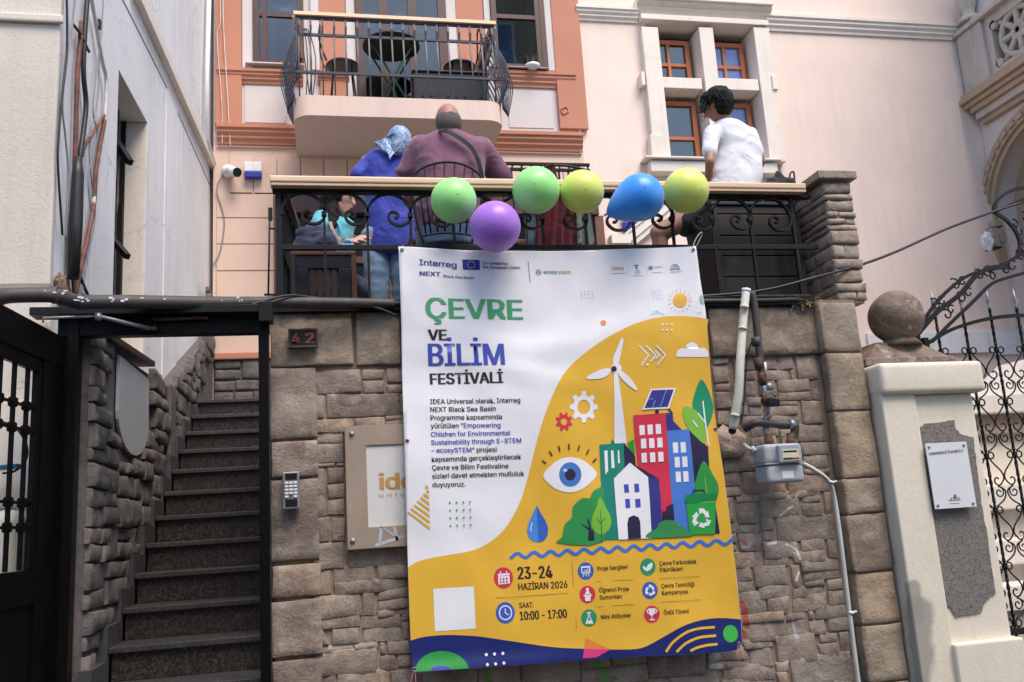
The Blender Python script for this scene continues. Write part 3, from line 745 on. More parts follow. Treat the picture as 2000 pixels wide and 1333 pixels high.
# timber shopfront under the balcony
sf = thing('shopfront', 'dark mahogany timber shopfront behind the terrace tables', 'shopfront', (.5, FY, FLOOR))
x0, x1, z0_, z1_ = PY(548, 385, FY).x, PY(1160, 385, FY).x, FLOOR+.02, PY(548, 385, FY).z
obj('head_board', bbox(x0, x1, FY-.14, FY-.018, z1_-.22, z1_, .008), M['mahogany'], sf)
n = 6
for i in range(n+1):
    x = x0+(x1-x0)*i/n
    obj('post', bbox(x-.05, x+.05, FY-.12, FY-.018, z0_, z1_-.222, .006), M['brownwood'], sf)
for i in range(n):
    a, b = x0+(x1-x0)*i/n+.052, x0+(x1-x0)*(i+1)/n-.052
    obj('panel', bbox(a, b, FY-.07, FY-.02, z0_, z0_+.62, .004), M['mahogany'], sf)
    obj('pane', bbox(a, b, FY-.05, FY-.04, z0_+.625, z1_-.225, .001), M['glassdark'], sf)
    obj('transom', bbox(a, b, FY-.10, FY-.055, z1_-.75, z1_-.68, .004), M['brownwood'], sf)
# awning edge frame over the shopfront, seen end-on beneath the balcony
# ------------------------------------------------------------------ balcony
BY = 8.12
bal = thing('balcony', 'rounded peach balcony slab with black bellied iron railing', 'balcony', (.8, BY, 5.7))
xl, xr_, zt, zb2 = PY(572, 185, BY).x, PY(983, 190, BY).x, PY(580, 185, BY).z, PY(600, 225, BY).z
out = []
R_ = .17
for i in range(9): a = math.radians(180+90*i/8); out.append((xl+R_+R_*math.cos(a), BY+R_+R_*math.sin(a)))
for i in range(9): a = math.radians(270+90*i/8); out.append((xr_-R_+R_*math.cos(a), BY+R_+R_*math.sin(a)))
out = [(xl, FY-.003)] + out + [(xr_, FY-.003)]
bm = new(); prism(bm, [(x, y, zb2) for (x, y) in out], (0, 0, zt-zb2))
obj('slab', bm, M['slab'], bal, autosmooth=35)
# belly railing: bars around three sides following a bellied profile
def belly(t): return .055*math.sin(min(1, t/.62)*math.pi)**1.0 + .02*(1-t) if t < .62 else .004
H = PY(600, 22, BY).z-zt
ins = .06
path = [(xl+ins-.10, FY-.05), (xl+ins-.10, BY+ins+.02), (xr_-ins+.10, BY+ins+.02), (xr_-ins+.10, FY-.05)]
def bell(t):   # outward bulge of the side bars
    return .13*math.sin(math.pi*max(0, 1-t/.78))**1.1 if t < .78 else 0
nb = 17
for i in range(nb+1):
    x = xl+ins-.0+(xr_-xl-2*ins+.0)*i/nb
    bm = new(); pts = []
    for k in range(15):
        t = k/14; pts.append((x, BY+.10-bell(t)*.35+.0*t, zt-.005+H*t))
    tube(bm, pts[:], .0075, square=True)
    tube(bm, [(x, BY+.10-.004, zt+H*.78), (x+.004, BY+.085, zt+H*.88), (x, BY+.10-.004, zt+H*.985)], .010, square=True)
    obj('bar', bm, M['ironblue'], bal)
for s, xe in ((-1, xl+ins), (1, xr_-ins)):
    for i in range(9):
        y = BY+.12+(FY-BY-.2)*i/8; bm = new()
        pts = [(xe+s*(bell(k/14)+.02), y-(.03 if i == 0 else 0), zt-.02-(.10 if k == 0 else 0)+(H+.02)*k/14) for k in range(15)]
        tube(bm, pts, .0075, square=True); obj('bar', bm, M['ironblue'], bal)
    # corner cage of bent rods
    for j in range(7):
        bm = new(); y0_ = BY+.07
        a = j/6
        pts = spline([(xe+s*.02, y0_, zt+H*.80), (xe+s*(.02+.10*a), y0_-.05*(1-a), zt+H*.45), (xe+s*(.05+.13*a), y0_-.06*(1-a), zt+H*.22), (xe+s*(.06+.05*a), y0_-.01, zt-.06-.08*a)], 5)
        tube(bm, pts, .006, 6); obj('bar', bm, M['ironblue'], bal)
        if j < 3:
            bm = new()
            pts = spline([(xe-s*(.12-.03*j), y0_+.03, zt), (xe-s*(.16-.04*j), y0_+.02, zt+H*.45), (xe-s*(.10-.02*j), y0_+.01, zt+H*.80), (xe-s*.03, y0_, zt+H*.78), (xe-s*.06, y0_, zt+H*.4), (xe-s*.1, y0_+.02, zt)], 6)
            tube(bm, pts, .0055, 6); obj('scroll', bm, M['ironblue'], bal)
    for j in range(4):
        bm = new(); zc = zt+H*(.72+.07*j); tube(bm, [(xe+s*.03, BY+.12+.035*math.cos(a), zc+.04*math.sin(a)) for a in [2*math.pi*q/14 for q in range(14)]], .006, 6, closed=True)
        obj('ring', bm, M['ironblue'], bal)
for t, rr in ((.30, .012), (.78, .013), (.985, .014)):
    o_ = bell(t)
    bm = new(); tube(bm, [(xl+ins-o_-.02, FY-.04, zt+H*t), (xl+ins-o_-.02, BY+.10-o_*.35, zt+H*t), (xr_-ins+o_+.02, BY+.10-o_*.35, zt+H*t), (xr_-ins+o_+.02, FY-.04, zt+H*t)], rr, square=True, cap=True)
    obj('rail', bm, M['ironblue'], bal)
bm = new()
for (a, b, c, d_) in ((xl+ins-.045, xr_-ins+.045, BY+.06, BY+.14),): box(bm, a, b, c, d_, zt+H, zt+H+.035)
for s, xe in ((-1, xl+ins-.02), (1, xr_-ins+.02)): box(bm, xe-.035, xe+.035, BY+.141, FY-.01, zt+H, zt+H+.035)
obj('handrail', bm, M['maple'], bal)

# things standing on the balcony
M['greenpaint'] = plain('dark_green_paint', (.008,.045,.022), .4, 0, .2); M['greentop'] = plain('green_table_top', (.004,.016,.010), .5, 0, .2)
c = PY(764, 90, 8.62); zt_ = c.z
tb = thing('folding_table', 'round dark green folding table with crossed legs on the balcony', 'table', (c.x, 8.62, zt))
bm = new(); lathe(bm, (c.x, 8.62, zt_), [(.29, -.02), (.30, -.018), (.30, .0), (.29, .004)], 32); obj('tabletop', bm, M['greentop'], tb)
for s in (-1, 1):
    for y in (8.50, 8.74):
        bm = new(); tube(bm, [(c.x+s*.22, y, zt_-.025), (c.x-s*.22, y, zt+.01)], .012, 8); obj('leg', bm, M['greenpaint'], tb)
def stool(px, py, label):
    c = PY(px, py, 8.55); s = thing('metal_chair', label, 'chair', (c.x, 8.55, zt), 'black metal chairs on the balcony')
    bm = new(); lathe(bm, (c.x, 8.55, c.z), [(.15, -.02), (.17, -.012), (.17, .0), (.15, .02), (.10, .026)], 24); obj('seat', bm, M['black'], s)
    for a in (45, 135, 225, 315):
        a = math.radians(a); bm = new(); tube(bm, [(c.x+.13*math.cos(a), 8.55+.13*math.sin(a), c.z-.02), (c.x+.19*math.cos(a), 8.55+.19*math.sin(a), zt+.005)], .009, 6); obj('leg', bm, M['iron'], s)
    return s, c
s1, c1 = stool(669, 130, 'black round metal chair left of the green balcony table'); s2, c2 = stool(898, 132, 'black round metal chair right of the green balcony table')
for s, c, sg in ((s1, c1, -1), (s2, c2, 1)):
    bm = new(); tube(bm, spline([(c.x+sg*.16, 8.45, c.z), (c.x+sg*.23, 8.42, c.z+.22), (c.x+sg*.22, 8.5, c.z+.42), (c.x+sg*.22, 8.62, c.z+.42), (c.x+sg*.22, 8.70, c.z+.2), (c.x+sg*.16, 8.66, c.z)], 5), .009, 6); obj('backrest', bm, M['iron'], s)
a, b = PY(806, 142, 8.42), PY(952, 184, 8.42)
cr_ = thing('plastic_crate', 'long black plastic planter crate with round holes on the balcony floor', 'crate', ((a.x+b.x)/2, 8.4, zt))
obj('body', bbox(a.x, b.x, 8.40, 8.60, zt+.006, a.z, .012), M['black'], cr_)
for i in range(8):
    for j in range(2):
        x = a.x+.09+(b.x-a.x-.16)*i/7; z = zt+.07+.10*j
        bm = new(); lathe(bm, (x, 8.3995, z), [(.014, 0), (.014, -.002), (.008, -.003)], 10, 'Y'); obj('hole', bm, M['dark'], cr_)
obj('rim', bbox(a.x-.01, b.x+.01, 8.385, 8.61, a.z+.001, a.z+.022, .006), M['black'], cr_)
# potted plant on the right window sill
c = PY(1040, 131, FY-.09)
pp = thing('potted_plant', 'small white bowl with a twiggy plant on the right window sill', 'plant', (c.x, FY-.09, c.z-.03))
bm = new(); lathe(bm, (c.x, FY-.09, c.z-.03), [(.035, 0), (.07, .02), (.085, .05), (.075, .05), (.06, .04)], 20); obj('pot', bm, M['whiteplast'], pp)
bm = new(); rr = random.Random(2)
for i in range(16):
    a = rr.uniform(0, 6.28); l = rr.uniform(.06, .12); e = Vector((c.x+math.cos(a)*.06, FY-.09+math.sin(a)*.03, c.z+.02+l)); tube(bm, [(c.x, FY-.09, c.z+.01), e], .003, 4)
    for k in range(3): obox(bm, e-Vector((rr.uniform(-.02,.02), 0, .02*k)), (.008,0,.004), (0,.008,0), (0,0,.002))
M['leaf'] = plain('dry_leaf', (.06,.05,.03), .7, 0, .3); obj('twigs', bm, M['leaf'], pp)

# ================================================================== pink house on the right
PH = thing('pink_house', 'pale pink plastered mansion with aged stone window surround', 'building', (5, FY, FLOOR))
PX1 = 8.1
ox0, ox1, oz0, oz1 = rect(1262, 45, 1478, 322, FY)
bm = new()
y0_, y1_ = FY+.012, FY+.5
box(bm, FX1, ox0, y0_, y1_, 0, 10.4); box(bm, ox1, PX1+.4, y0_, y1_, 0, 10.4); box(bm, ox0, ox1, y0_, y1_, 0, oz0); box(bm, ox0, ox1, y0_, y1_, oz1, 10.4)
bmesh.ops.remove_doubles(bm, verts=bm.verts[:], dist=1e-5)
obj('wall', bm, M['pink'], PH)
bm = new(); tube(bm, [PY(1122, -30, FY-.02), PY(1128, 180, FY-.02), PY(1134, 300, FY-.02)], .012, 6); obj('corner_conduit', bm, M['trim'], PH)
YP = FY+.012
cornice('string_course', 1122, 1242, 20, 44, .09, M['trim'], PH, y=YP, pxz=1182)
cornice('string_course', 1492, 1893, 44, 72, .09, M['trim'], PH, y=YP, pxz=1700)
cornice('hood_mould', 1238, 1496, 12, 36, .17, M['trim'], PH, y=YP, pxz=1360)
def pp_(name, a, b, c, d, proud, m='trim', back=.0, bev=.008):
    x0, x1, z0, z1 = rect(a, b, c, d, YP); return obj(name, bbox(x0, x1, YP-proud, YP+back-.001, z0, z1, bev), M[m], PH)
pp_('lintel', 1245, 37, 1490, 60, .12, back=.30)
pp_('jamb', 1247, 61, 1279, 322, .10, back=.30); pp_('jamb', 1464, 61, 1494, 322, .10, back=.30)
pp_('mullion', 1359, 61, 1386, 322, .09, back=.30)
pp_('transom', 1284, 157, 1364, 181, .085, back=.30); pp_('transom', 1394, 159, 1474, 184, .085, back=.30)
pp_('ear', 1245, 150, 1252, 176, .12); pp_('ear', 1498, 156, 1508, 184, .12)
pp_('sill', 1262, 323, 1506, 348, .14, back=.30); pp_('sill_top', 1250, 316, 1512, 325, .18)
pp_('jamb_foot', 1262, 272, 1286, 321, .13)
bx = rect(1250, -60, 1490, -2, YP); pp_('pediment', 1262, -70, 1478, 8, .03)
def X_(px, off=0): return PY(px, 61, YP-.1).x+off
zU = PY(1300, 60, YP-.12).z; zT1 = PY(1300, 157, YP-.085).z; zT0 = PY(1300, 181, YP-.085).z; zL = PY(1300, 322, YP-.1).z
def sashw(x0, x1, z0, z1, mull, tr, gm):
    fr, y, dp = .055, YP+.12, .06; bm = new()
    box(bm, x0, x0+fr, y, y+dp, z0, z1); box(bm, x1-fr, x1, y, y+dp, z0, z1); box(bm, x0+fr, x1-fr, y, y+dp, z0, z0+fr); box(bm, x0+fr, x1-fr, y, y+dp, z1-fr, z1)
    xm = x0+(x1-x0)*mull; zm_ = z1-(z1-z0)*tr
    cols = [(x0+fr, x1-fr)]
    if mull: box(bm, xm-.018, xm+.018, y+.003, y+dp-.003, z0+fr, z1-fr); cols = [(x0+fr, xm-.018), (xm+.018, x1-fr)]
    for a, b in cols: box(bm, a, b, y+.006, y+dp-.006, zm_-.02, zm_+.02)
    w = obj('window', bm, M['orangewood'], PH)
    for a, b in cols:
        for c, d in ((z0+fr, zm_-.02), (zm_+.02, z1-fr)):
            pm = new(); box(pm, a, b, y+dp*.5, y+dp*.5+.006, c, d); obj('pane', pm, M[gm], w)
a1, a2, a3, a4 = X_(1278), X_(1358), X_(1386), X_(1465)
sashw(a1-.03, a2+.0, zT1, zU+.02, .5, .5, 'glass'); sashw(a3, a4+.0, zT1, zU+.02, .5, .5, 'glassblue')
sashw(a1-.03, a2+.0, zL, zT0, 0, .52, 'glass'); sashw(a3, a4+.0, zL, zT0, 0, .52, 'glassblue')
for (xa_, xb_, za_, zb_) in ((a1, a1+.22, zT1, zU), (a1+.02, a1+.25, zL, zT0)):
    cm = new(); vs = [[cm.verts.new((xa_+(xb_-xa_)*i/18, YP+.24+.012*math.sin(i*1.4), z)) for i in range(19)] for z in (za_, zb_)]
    for i in range(18): cm.faces.new((vs[0][i], vs[0][i+1], vs[1][i+1], vs[1][i])).smooth = True
    obj('curtain', cm, M['curtain'], PH)
bm = new(); box(bm, ox0, ox1, YP+.31, YP+.36, oz0, oz1); obj('window_back', bm, M['dark'], PH)
# pale plinth band low on the wall
pp_('plinth_band', 1690, 652, 1925, 690, .04, 'white'); pp_('plinth_band', 1926, 652, 2100, 690, .04, 'white')
pp_('plinth_pilaster', 1960, 430, 1978, 650, .015, 'pink')
# raking stair moulding
bm = new(); a, b = PY(1225, 468, YP-.04), PY(1392, 330, YP-.04)
dr = (b-a).normalized(); up = Vector((0, -1, 0)).cross(dr).normalized(); up = up if up.z > 0 else -up
for (off, hw, pr) in ((0, .045, .06), (-.075, .030, .04), (.055, .012, .075)):
    obox(bm, (a+b)/2+up*off, (b-a)/2, up*hw, Vector((0, pr, 0)))
obox(bm, a+Vector((-.10, 0, -.02)), (.11, 0, 0), (0, .09, 0), (0, 0, .05)); obox(bm, a+Vector((-.06, 0, -.09)), (.07, 0, 0), (0, .06, 0), (0, 0, .03))
obj('raking_moulding', bm, M['trim'], PH)
# wing with the arched loggia
XW = 8.1
WG = thing('pink_house_wing', 'projecting wing of the pink mansion with carved arch and pierced stone parapet', 'building', (XW, 7, FLOOR))
jy = PX(1950, 470, XW).y; ra = 1.0; ac = jy-ra; spz = 4.85
bm = new()
box(bm, XW, XW+.4, jy, FY+.009, 0, 10.4); box(bm, XW, XW+.4, 4.0, ac-ra, 0, 10.4)
prev = None; n = 20
for i in range(n):
    a0, a1 = math.pi*i/n, math.pi*(i+1)/n
    ya, yb = ac+ra*math.cos(a0), ac+ra*math.cos(a1); za, zb3 = spz+ra*math.sin(a0), spz+ra*math.sin(a1)
    for dx in (0,):
        prism(bm, [(XW, ya, za), (XW, yb, zb3), (XW, yb, 10.4), (XW, ya, 10.4)], (.4, 0, 0))
obj('wall', bm, M['offwhite'], WG)
bm = new(); box(bm, XW+.3, XW+.32, ac-ra, ac+ra, FLOOR, spz+ra); obj('dark_opening', bm, M['carved'], WG)
for k, (rin, rout, pr) in enumerate(((1.0, 1.06, .05), (1.065, 1.20, .09), (1.205, 1.25, .06))):
    bm = new(); N = 28
    for i in range(N):
        a0, a1 = math.pi*i/N, math.pi*(i+1)/N
        q = [(XW-pr, ac+rr*math.cos(a), spz+rr*math.sin(a)) for rr, a in ((rin*.93, a0), (rout*.93, a0), (rout*.93, a1), (rin*.93, a1))]
        prism(bm, q, (pr-.002, 0, 0))
    bmesh.ops.remove_doubles(bm, verts=bm.verts[:], dist=1e-4)
    obj('arch_ring', bm, M['carved'], WG)
for i in range(22):
    a = math.pi*(i+.5)/22; c = Vector((XW-.10, ac+1.055*math.cos(a), spz+1.055*math.sin(a)))
    bm = new(); t = Vector((0, -math.sin(a), math.cos(a))); rdv = Vector((0, math.cos(a), math.sin(a))); obox(bm, c, (.02, 0, 0), t*.045, rdv*.032); obj('dentil', bm, M['carved'], WG)
obj('impost', bbox(XW-.14, XW-.003, ac+.86, ac+1.30, spz-.32, spz-.02, .03), M['carved'], WG)
bm = new(); prism(bm, [(XW-.13, ac+.88, spz-.325), (XW-.13, ac+1.26, spz-.325), (XW-.03, ac+1.12, spz-.75), (XW-.03, ac+1.0, spz-.75)], (.12, 0, 0)); obj('corbel', bm, M['carved'], WG)
# parapet
bz0, bz1 = PX(1925, 165, XW-.12).z, PX(1895, 60, XW-.12).z
by1 = PX(1905, 110, XW-.12).y
xp = XW-.12
bm = new(); pw = .92; zc = (bz0+bz1)/2; hh = (bz1-bz0)/2
obj('newel', bbox(xp-.05, xp+.12, by1-.22, by1+.22, bz0, bz1, .02), M['balus'], WG)
ys = by1-.22
for pnl in range(3):
    ye = ys-pw; bm = new(); N = 24; cyy = (ys+ye)/2
    # slab with rosette cut out of it: ring segments round four lobes, built as radial strips
    box(bm, xp, xp+.10, ye+.02, ys, bz0, bz0+.10); box(bm, xp, xp+.10, ye+.02, ys, bz1-.12, bz1)
    box(bm, xp, xp+.10, ye+.02, ye+.12, bz0+.10, bz1-.12); box(bm, xp, xp+.10, ys-.10, ys, bz0+.10, bz1-.12)
    rad = (hh-.11)
    for q in range(8):
        a = math.pi*q/4; p0 = Vector((xp+.05, cyy, zc)); p1 = p0+Vector((0, math.cos(a), math.sin(a)))*(rad+.02 if q % 2 == 0 else rad*1.3)
        tube(bm, [p0, p1], .038, 6)
    tube(bm, [(xp+.05, cyy+rad*.98*math.cos(a), zc+rad*.98*math.sin(a)) for a in [2*math.pi*i/24 for i in range(24)]], .04, 6, closed=True)
    tube(bm, [(xp+.05, cyy+rad*.32*math.cos(a), zc+rad*.32*math.sin(a)) for a in [2*math.pi*i/12 for i in range(12)]], .035, 6, closed=True)
    for sy in (-1, 1):
        for sz in (-1, 1): lathe(bm, (xp+.0, cyy+sy*.33, zc+sz*(rad-.03)), [(.055, 0), (.055, .09)], 10, 'X')
    obj('pierced_panel', bm, M['balus'], WG)
    ys = ye
yA, yB = by1-3.2, by1+.25
for (x0, x1, za, zb4) in ((xp-.09, xp+.2, bz1+.001, bz1+.06), (xp-.06, xp+.18, bz1+.061, bz1+.10)): obj('coping', bbox(x0, x1, yA, yB, za, zb4, .012), M['balus'], WG)
h0 = bz0-.001
for i, (pr, hgt) in enumerate(((.10, .06), (.14, .07), (.09, .06), (.05, .07), (.0, .09), (-.05, .07))):
    obj('corbel_course', bbox(xp-pr, XW-.002, yA, yB-.0-(.0 if i < 3 else .02*i), h0-hgt, h0, .010), M['carved'] if i != 4 else M['balus'], WG); h0 -= hgt+.001
c = Vector((xp+.03, by1+.02, bz1+.105))
fin = new(); lathe(fin, c, [(.15, 0), (.13, .06), (.07, .12), (.09, .2), (.13, .3), (.10, .42), (.03, .5)], 14); obj('finial', fin, M['balus'], WG)
obj('wing_ledge', bbox(XW-.02, XW+.3, ac-ra, FY, FLOOR-.2, FLOOR+.2, .02), M['trim'], WG)
# ================================================================== terrace railing
RY = 4.76
ZT = 3.505
rl = thing('terrace_railing', 'black wrought-iron scroll railing with light wooden handrail along the terrace', 'railing', (1.2, RY, 2.8))
xa_, xb_ = PY(528, 345, RY).x, PY(1578, 360, RY).x
obj('handrail', bbox(xa_, xb_-.06, RY-.075, RY+.045, ZT-.036, ZT, .008), M['maple'], rl)
obj('handrail_strip', bbox(xa_+.005, xb_-.06, RY-.068, RY-.0, ZT-.055, ZT-.0365, .004), M['maple'], rl)
obj('top_rail', bbox(xa_+.01, xb_-.0, RY-.02, RY+.03, ZT-.072, ZT-.0555, .002), M['iron'], rl)
zm = PY(1000, 484, RY).z
obj('middle_rail', bbox(PY(541, 484, RY).x, PY(1597, 484, RY).x, RY-.012, RY+.012, zm-.014, zm+.014, .002), M['iron'], rl)
# hoops with scroll ends: each is a bar that rises, arches over to the right and curls in
def hoop(pxl, pxr, flip=False, scroll=True):
    x0, x1 = PY(pxl, 420, RY).x, PY(pxr, 420, RY).x
    if flip: x0, x1 = x1, x0
    sg = 1 if x1 > x0 else -1
    rad = abs(x1-x0)/2; zc = ZT-.074-rad*1.0; xc = (x0+x1)/2
    pts = [Vector((x0, RY, 2.795)), Vector((x0, RY, (2.795+zc)/2)), Vector((x0, RY, zc))]
    for i in range(1, 16):
        th = math.pi*(1-i/15); pts.append(Vector((xc+sg*rad*math.cos(th), RY, zc+rad*math.sin(th))))
    curl = [(1,0),(.90,-.30),(.60,-.50),(.22,-.46),(-.03,-.20),(.02,.07),(.22,.13),(.40,.02),(.36,-.14),(.22,-.14)]
    pts += spline([Vector((xc+sg*rad*a, RY, zc+rad*b)) for a, b in curl], 5)[1:]
    bm = new(); tube(bm, pts, .0085, flat=(.011, .0065, (0, 1, 0)))
    obj('hoop_bar', bm, M['iron'], rl)
    bm = new(); box(bm, x0-.014, x0+.014, RY-.016, RY+.016, zc-.012, zc+.012); obj('collar', bm, M['iron'], rl)
for k in range(5): hoop(549+84*k, 549+84*k+86)
for k in range(7): pass
for a, b in ((974, 1062), (1058, 1146), (1142, 1230)): hoop(a, b)
for a, b in ((1235, 1315), (1311, 1393), (1389, 1467), (1463, 1543)): hoop(a, b)
# end post and cranked end bar
bm = new(); xe = PY(1547, 420, RY).x
tube(bm, [(xe, RY, 2.79), (xe, RY, ZT-.07)], .011, square=True); obj('end_post', bm, M['iron'], rl)
bm = new(); tube(bm, spline([(xe+.05, RY+.05, 2.79), (xe+.055, RY+.05, 3.2), (xe+.03, RY+.04, 3.38), (xe+.0, RY, ZT-.10)], 5), .011, square=True); obj('end_bar', bm, M['iron'], rl)
bm = new(); xs_ = PY(543, 420, RY).x
tube(bm, [(xs_, RY, 2.79), (xs_, RY, ZT-.07)], .014, square=True); obj('end_post', bm, M['iron'], rl)
# return of the railing along the stairs
rr_ = thing('stair_railing', 'black iron return railing with wooden handrail above the staircase', 'railing', (-.2, 5.3, 2.8))
a, b = Vector((xa_+.05, RY+.05, ZT-.02)), Vector((-.175, 5.75, ZT-.02))
bm = new(); dd = (b-a); n2 = dd.cross(Vector((0,0,1))).normalized(); obox(bm, (a+b)/2, dd/2, n2*.035, Vector((0,0,.018))); obj('handrail', bm, M['brownwood'], rr_)
for i in range(7):
    p = a+dd*(i+.4)/7.2; bm = new(); tube(bm, [(p.x, p.y, 2.72), (p.x, p.y, ZT-.04)], .008, square=True); obj('bar', bm, M['iron'], rr_)
for z in (ZT-.055, 3.10, 2.80):
    bm = new(); obox(bm, (a.x/2+b.x/2, a.y/2+b.y/2, z), dd/2, n2*.012, Vector((0,0,.008))); obj('rail', bm, M['iron'], rr_)
# brown post with a hanging umbrella-like rod
bp = thing('timber_post', 'slim brown timber post standing at the stair corner of the terrace', 'post', (-.3, 5.9, 2.7))
x0, x1, z0_, z1_ = rect(534, 386, 549, 600, 5.9)
obj('shaft', bbox(x0, x1, 5.86, 5.93, 2.5, z1_, .004), M['brownwood'], bp)
bolt = thing('door_bolt_rod', 'thin black iron rod with a flat end beside the timber post', 'rod', (-.33, 5.2, 2.7))
bm = new(); tube(bm, [PY(524, 578, 5.2), PY(527, 410, 5.2)], .006, 6); obj('rod', bm, M['iron'], bolt)
bm = new(); obox(bm, PY(528, 419, 5.2), (.012, 0, 0), (0, .006, 0), (0, 0, .04)); obj('blade', bm, M['iron'], bolt)
bm = new(); tube(bm, [PY(524, 447, 5.2), PY(548, 447, 5.2)], .006, 6); tube(bm, [PY(516, 576, 5.2), PY(560, 576, 5.2)], .007, 6); obj('bracket', bm, M['iron'], bolt)
# second iron railing farther back on the terrace (stairs to the house)
r2 = thing('rear_railing', 'short black ladder-patterned iron railing behind the maroon jacket', 'railing', (2.0, 7.2, 2.7))
Y2 = 7.2; xa2, xb2 = PY(960, 320, Y2).x, PY(1151, 320, Y2).x
zt2, zl2 = PY(1050, 321, Y2).z, PY(1050, 332, Y2).z
for z in (zt2, zl2): obj('rail', bbox(xa2, xb2, Y2-.015, Y2+.015, z-.012, z+.012, .002), M['iron'], r2)
for i in range(11):
    x = xa2+.02+(xb2-xa2-.03)*i/10; bm = new(); tube(bm, [(x, Y2, FLOOR), (x-.02, Y2, zl2-.01), (x, Y2, zt2)], .008, square=True); obj('bar', bm, M['iron'], r2)
bm = new(); tube(bm, spline([PY(1055, 335, Y2-.1), PY(1070, 325, Y2-.1), PY(1100, 324, Y2-.1), PY(1140, 331, Y2-.1), PY(1150, 336, Y2-.1)], 5), .012, 6); obj('curved_top', bm, M['iron'], r2)

# ================================================================== balloons
def balloon(px, py, rpx, col, label, Y=4.55, kind='round', tail=(0, -1, 0), knot=True):
    c = PY(px, py, Y); rad = rpx/F*Y/ray(px, py).y*1.03
    t = thing('balloon', label, 'balloon', c, 'balloons tied along the terrace railing')
    n = NT('latex_'+label.split()[0]+str(px)); m = n.out(col, .38, 0, .5)
    n.b.inputs['Subsurface Weight'].default_value = .5; n.b.inputs['Subsurface Radius'].default_value = (.05,.05,.05); n.b.inputs['Subsurface Scale'].default_value = .5
    n.b.inputs['Sheen Weight'].default_value = .2
    bm = new(); bmesh.ops.create_uvsphere(bm, u_segments=40, v_segments=26, radius=1)
    tl = Vector(tail).normalized(); q = Vector((0, 0, -1)).rotation_difference(tl)
    for v in bm.verts:
        z = v.co.z
        if kind == 'tear' and z < 0: s = 1-.42*(-z)**1.5; v.co = Vector((v.co.x*s, v.co.y*s, z*1.55))
        elif z < 0: s = 1-.07*(-z)**2; v.co = Vector((v.co.x*s, v.co.y*s, z*1.08))
        v.co = q @ (v.co*rad) + c
    for f in bm.faces: f.smooth = True
    obj('skin', bm, m, t)
    nb = Vector((.35*math.sin(px), -.9, .3*math.cos(px*1.7))).normalized(); bm = new(); tube(bm, [c+nb*(rad*.992), c+nb*(rad+.0015)], [.007, .003], 10); obj('tip', bm, m, t)
    # neck and rolled lip
    L = rad*(1.55 if kind == 'tear' else 1.08); bm = new()
    tube(bm, [c+tl*(L-.004), c+tl*(L+.006), c+tl*(L+.014)], [.010, .005, .010], 10)
    obj('knot', bm, m, t)
    e = c+tl*(L+.01); bm = new()
    tube(bm, spline([e, e+Vector((.01, .04, .02)), Vector((c.x+.02, RY-.02, max(c.z, ZT-.03) if py < 440 else zm))], 6), .0012, 4)
    obj('string', bm, M['whitecable'], t)
G_, Y_, B_, P_ = (.36,.82,.26), (.74,.80,.16), (.04,.32,.88), (.42,.17,.70)
balloon(886, 392, 43.5, G_, 'pale green balloon hanging over the seated man in plum shirt', tail=(.35, -.25, -.9) if False else (.25, .9, .2))
balloon(967, 443, 48.5, P_, 'purple balloon, the lowest, overlapping the banner top edge', Y=4.45, tail=(.3, .85, -.4))
balloon(1047, 372, 45, G_, 'pale green balloon beside the purple one, in front of maroon jacket', tail=(.25, .9, .3))
balloon(1137, 375, 41.5, Y_, 'yellow balloon between the green and the blue balloons', tail=(.1, .95, .3))
balloon(1250, 386, 45.5, B_, 'blue teardrop balloon pointing left, between two yellow balloons', kind='tear', tail=(-1, .25, -.45), Y=4.5)
balloon(1340, 373, 43, Y_, 'yellow balloon right of the blue one, below the boy', Y=4.58, tail=(-.2, .95, .1))

# ================================================================== items fixed on the retaining wall
SYF = WY-.058     # just proud of the stones
def plate(px0, py0, px1, py1, Y): return rect(px0, py0, px1, py1, Y)
np_ = thing('number_plate', 'old dark house number plate 42 with worn red digits on the tan block', 'sign', PY(591, 661, SYF))
x0, x1, z0_, z1_ = rect(563, 644, 621, 679, SYF)
obj('plate', bbox(x0+.008, x1-.008, SYF-.012, SYF+.02, z0_+.008, z1_-.008, .002), M['black'], np_)
bm = new()
for (a, b, c, d) in ((x0, x1, z1_-.009, z1_), (x0, x1, z0_, z0_+.009), (x0, x0+.009, z0_+.0091, z1_-.0091), (x1-.009, x1, z0_+.0091, z1_-.0091)): box(bm, a, b, SYF-.018, SYF+.02, c, d)
obj('frame', bm, plain('old_bronze', (.10,.07,.05), .7, .2, .4), np_)
kp = thing('keypad', 'grey metal door entry keypad with card reader on the stone column', 'keypad', PY(568, 958, SYF))
x0, x1, z0_, z1_ = rect(552, 923, 585, 994, SYF)
obj('case', bbox(x0, x1, SYF-.028, SYF+.02, z0_, z1_, .006), M['galv'], kp)
w_, h_ = x1-x0, z1_-z0_
obj('screen', bbox(x0+.16*w_, x1-.14*w_, SYF-.030, SYF-.0285, z1_-.22*h_, z1_-.05*h_, .0005), M['black'], kp)
obj('reader', bbox(x0+.16*w_, x1-.14*w_, SYF-.030, SYF-.0285, z0_+.06*h_, z0_+.26*h_, .0005), M['black'], kp)
for j in range(5):
    for i in range(3):
        if j == 4 and i == 1: continue
        cx_, cz = x0+w_*(.24+.26*i), z1_-h_*(.30+.092*j)
        obj('button', bbox(cx_-.009*1.0, cx_+.009*1.0, SYF-.034, SYF-.0285, cz-.0055, cz+.0055, .0015), M['whiteplast'], kp)
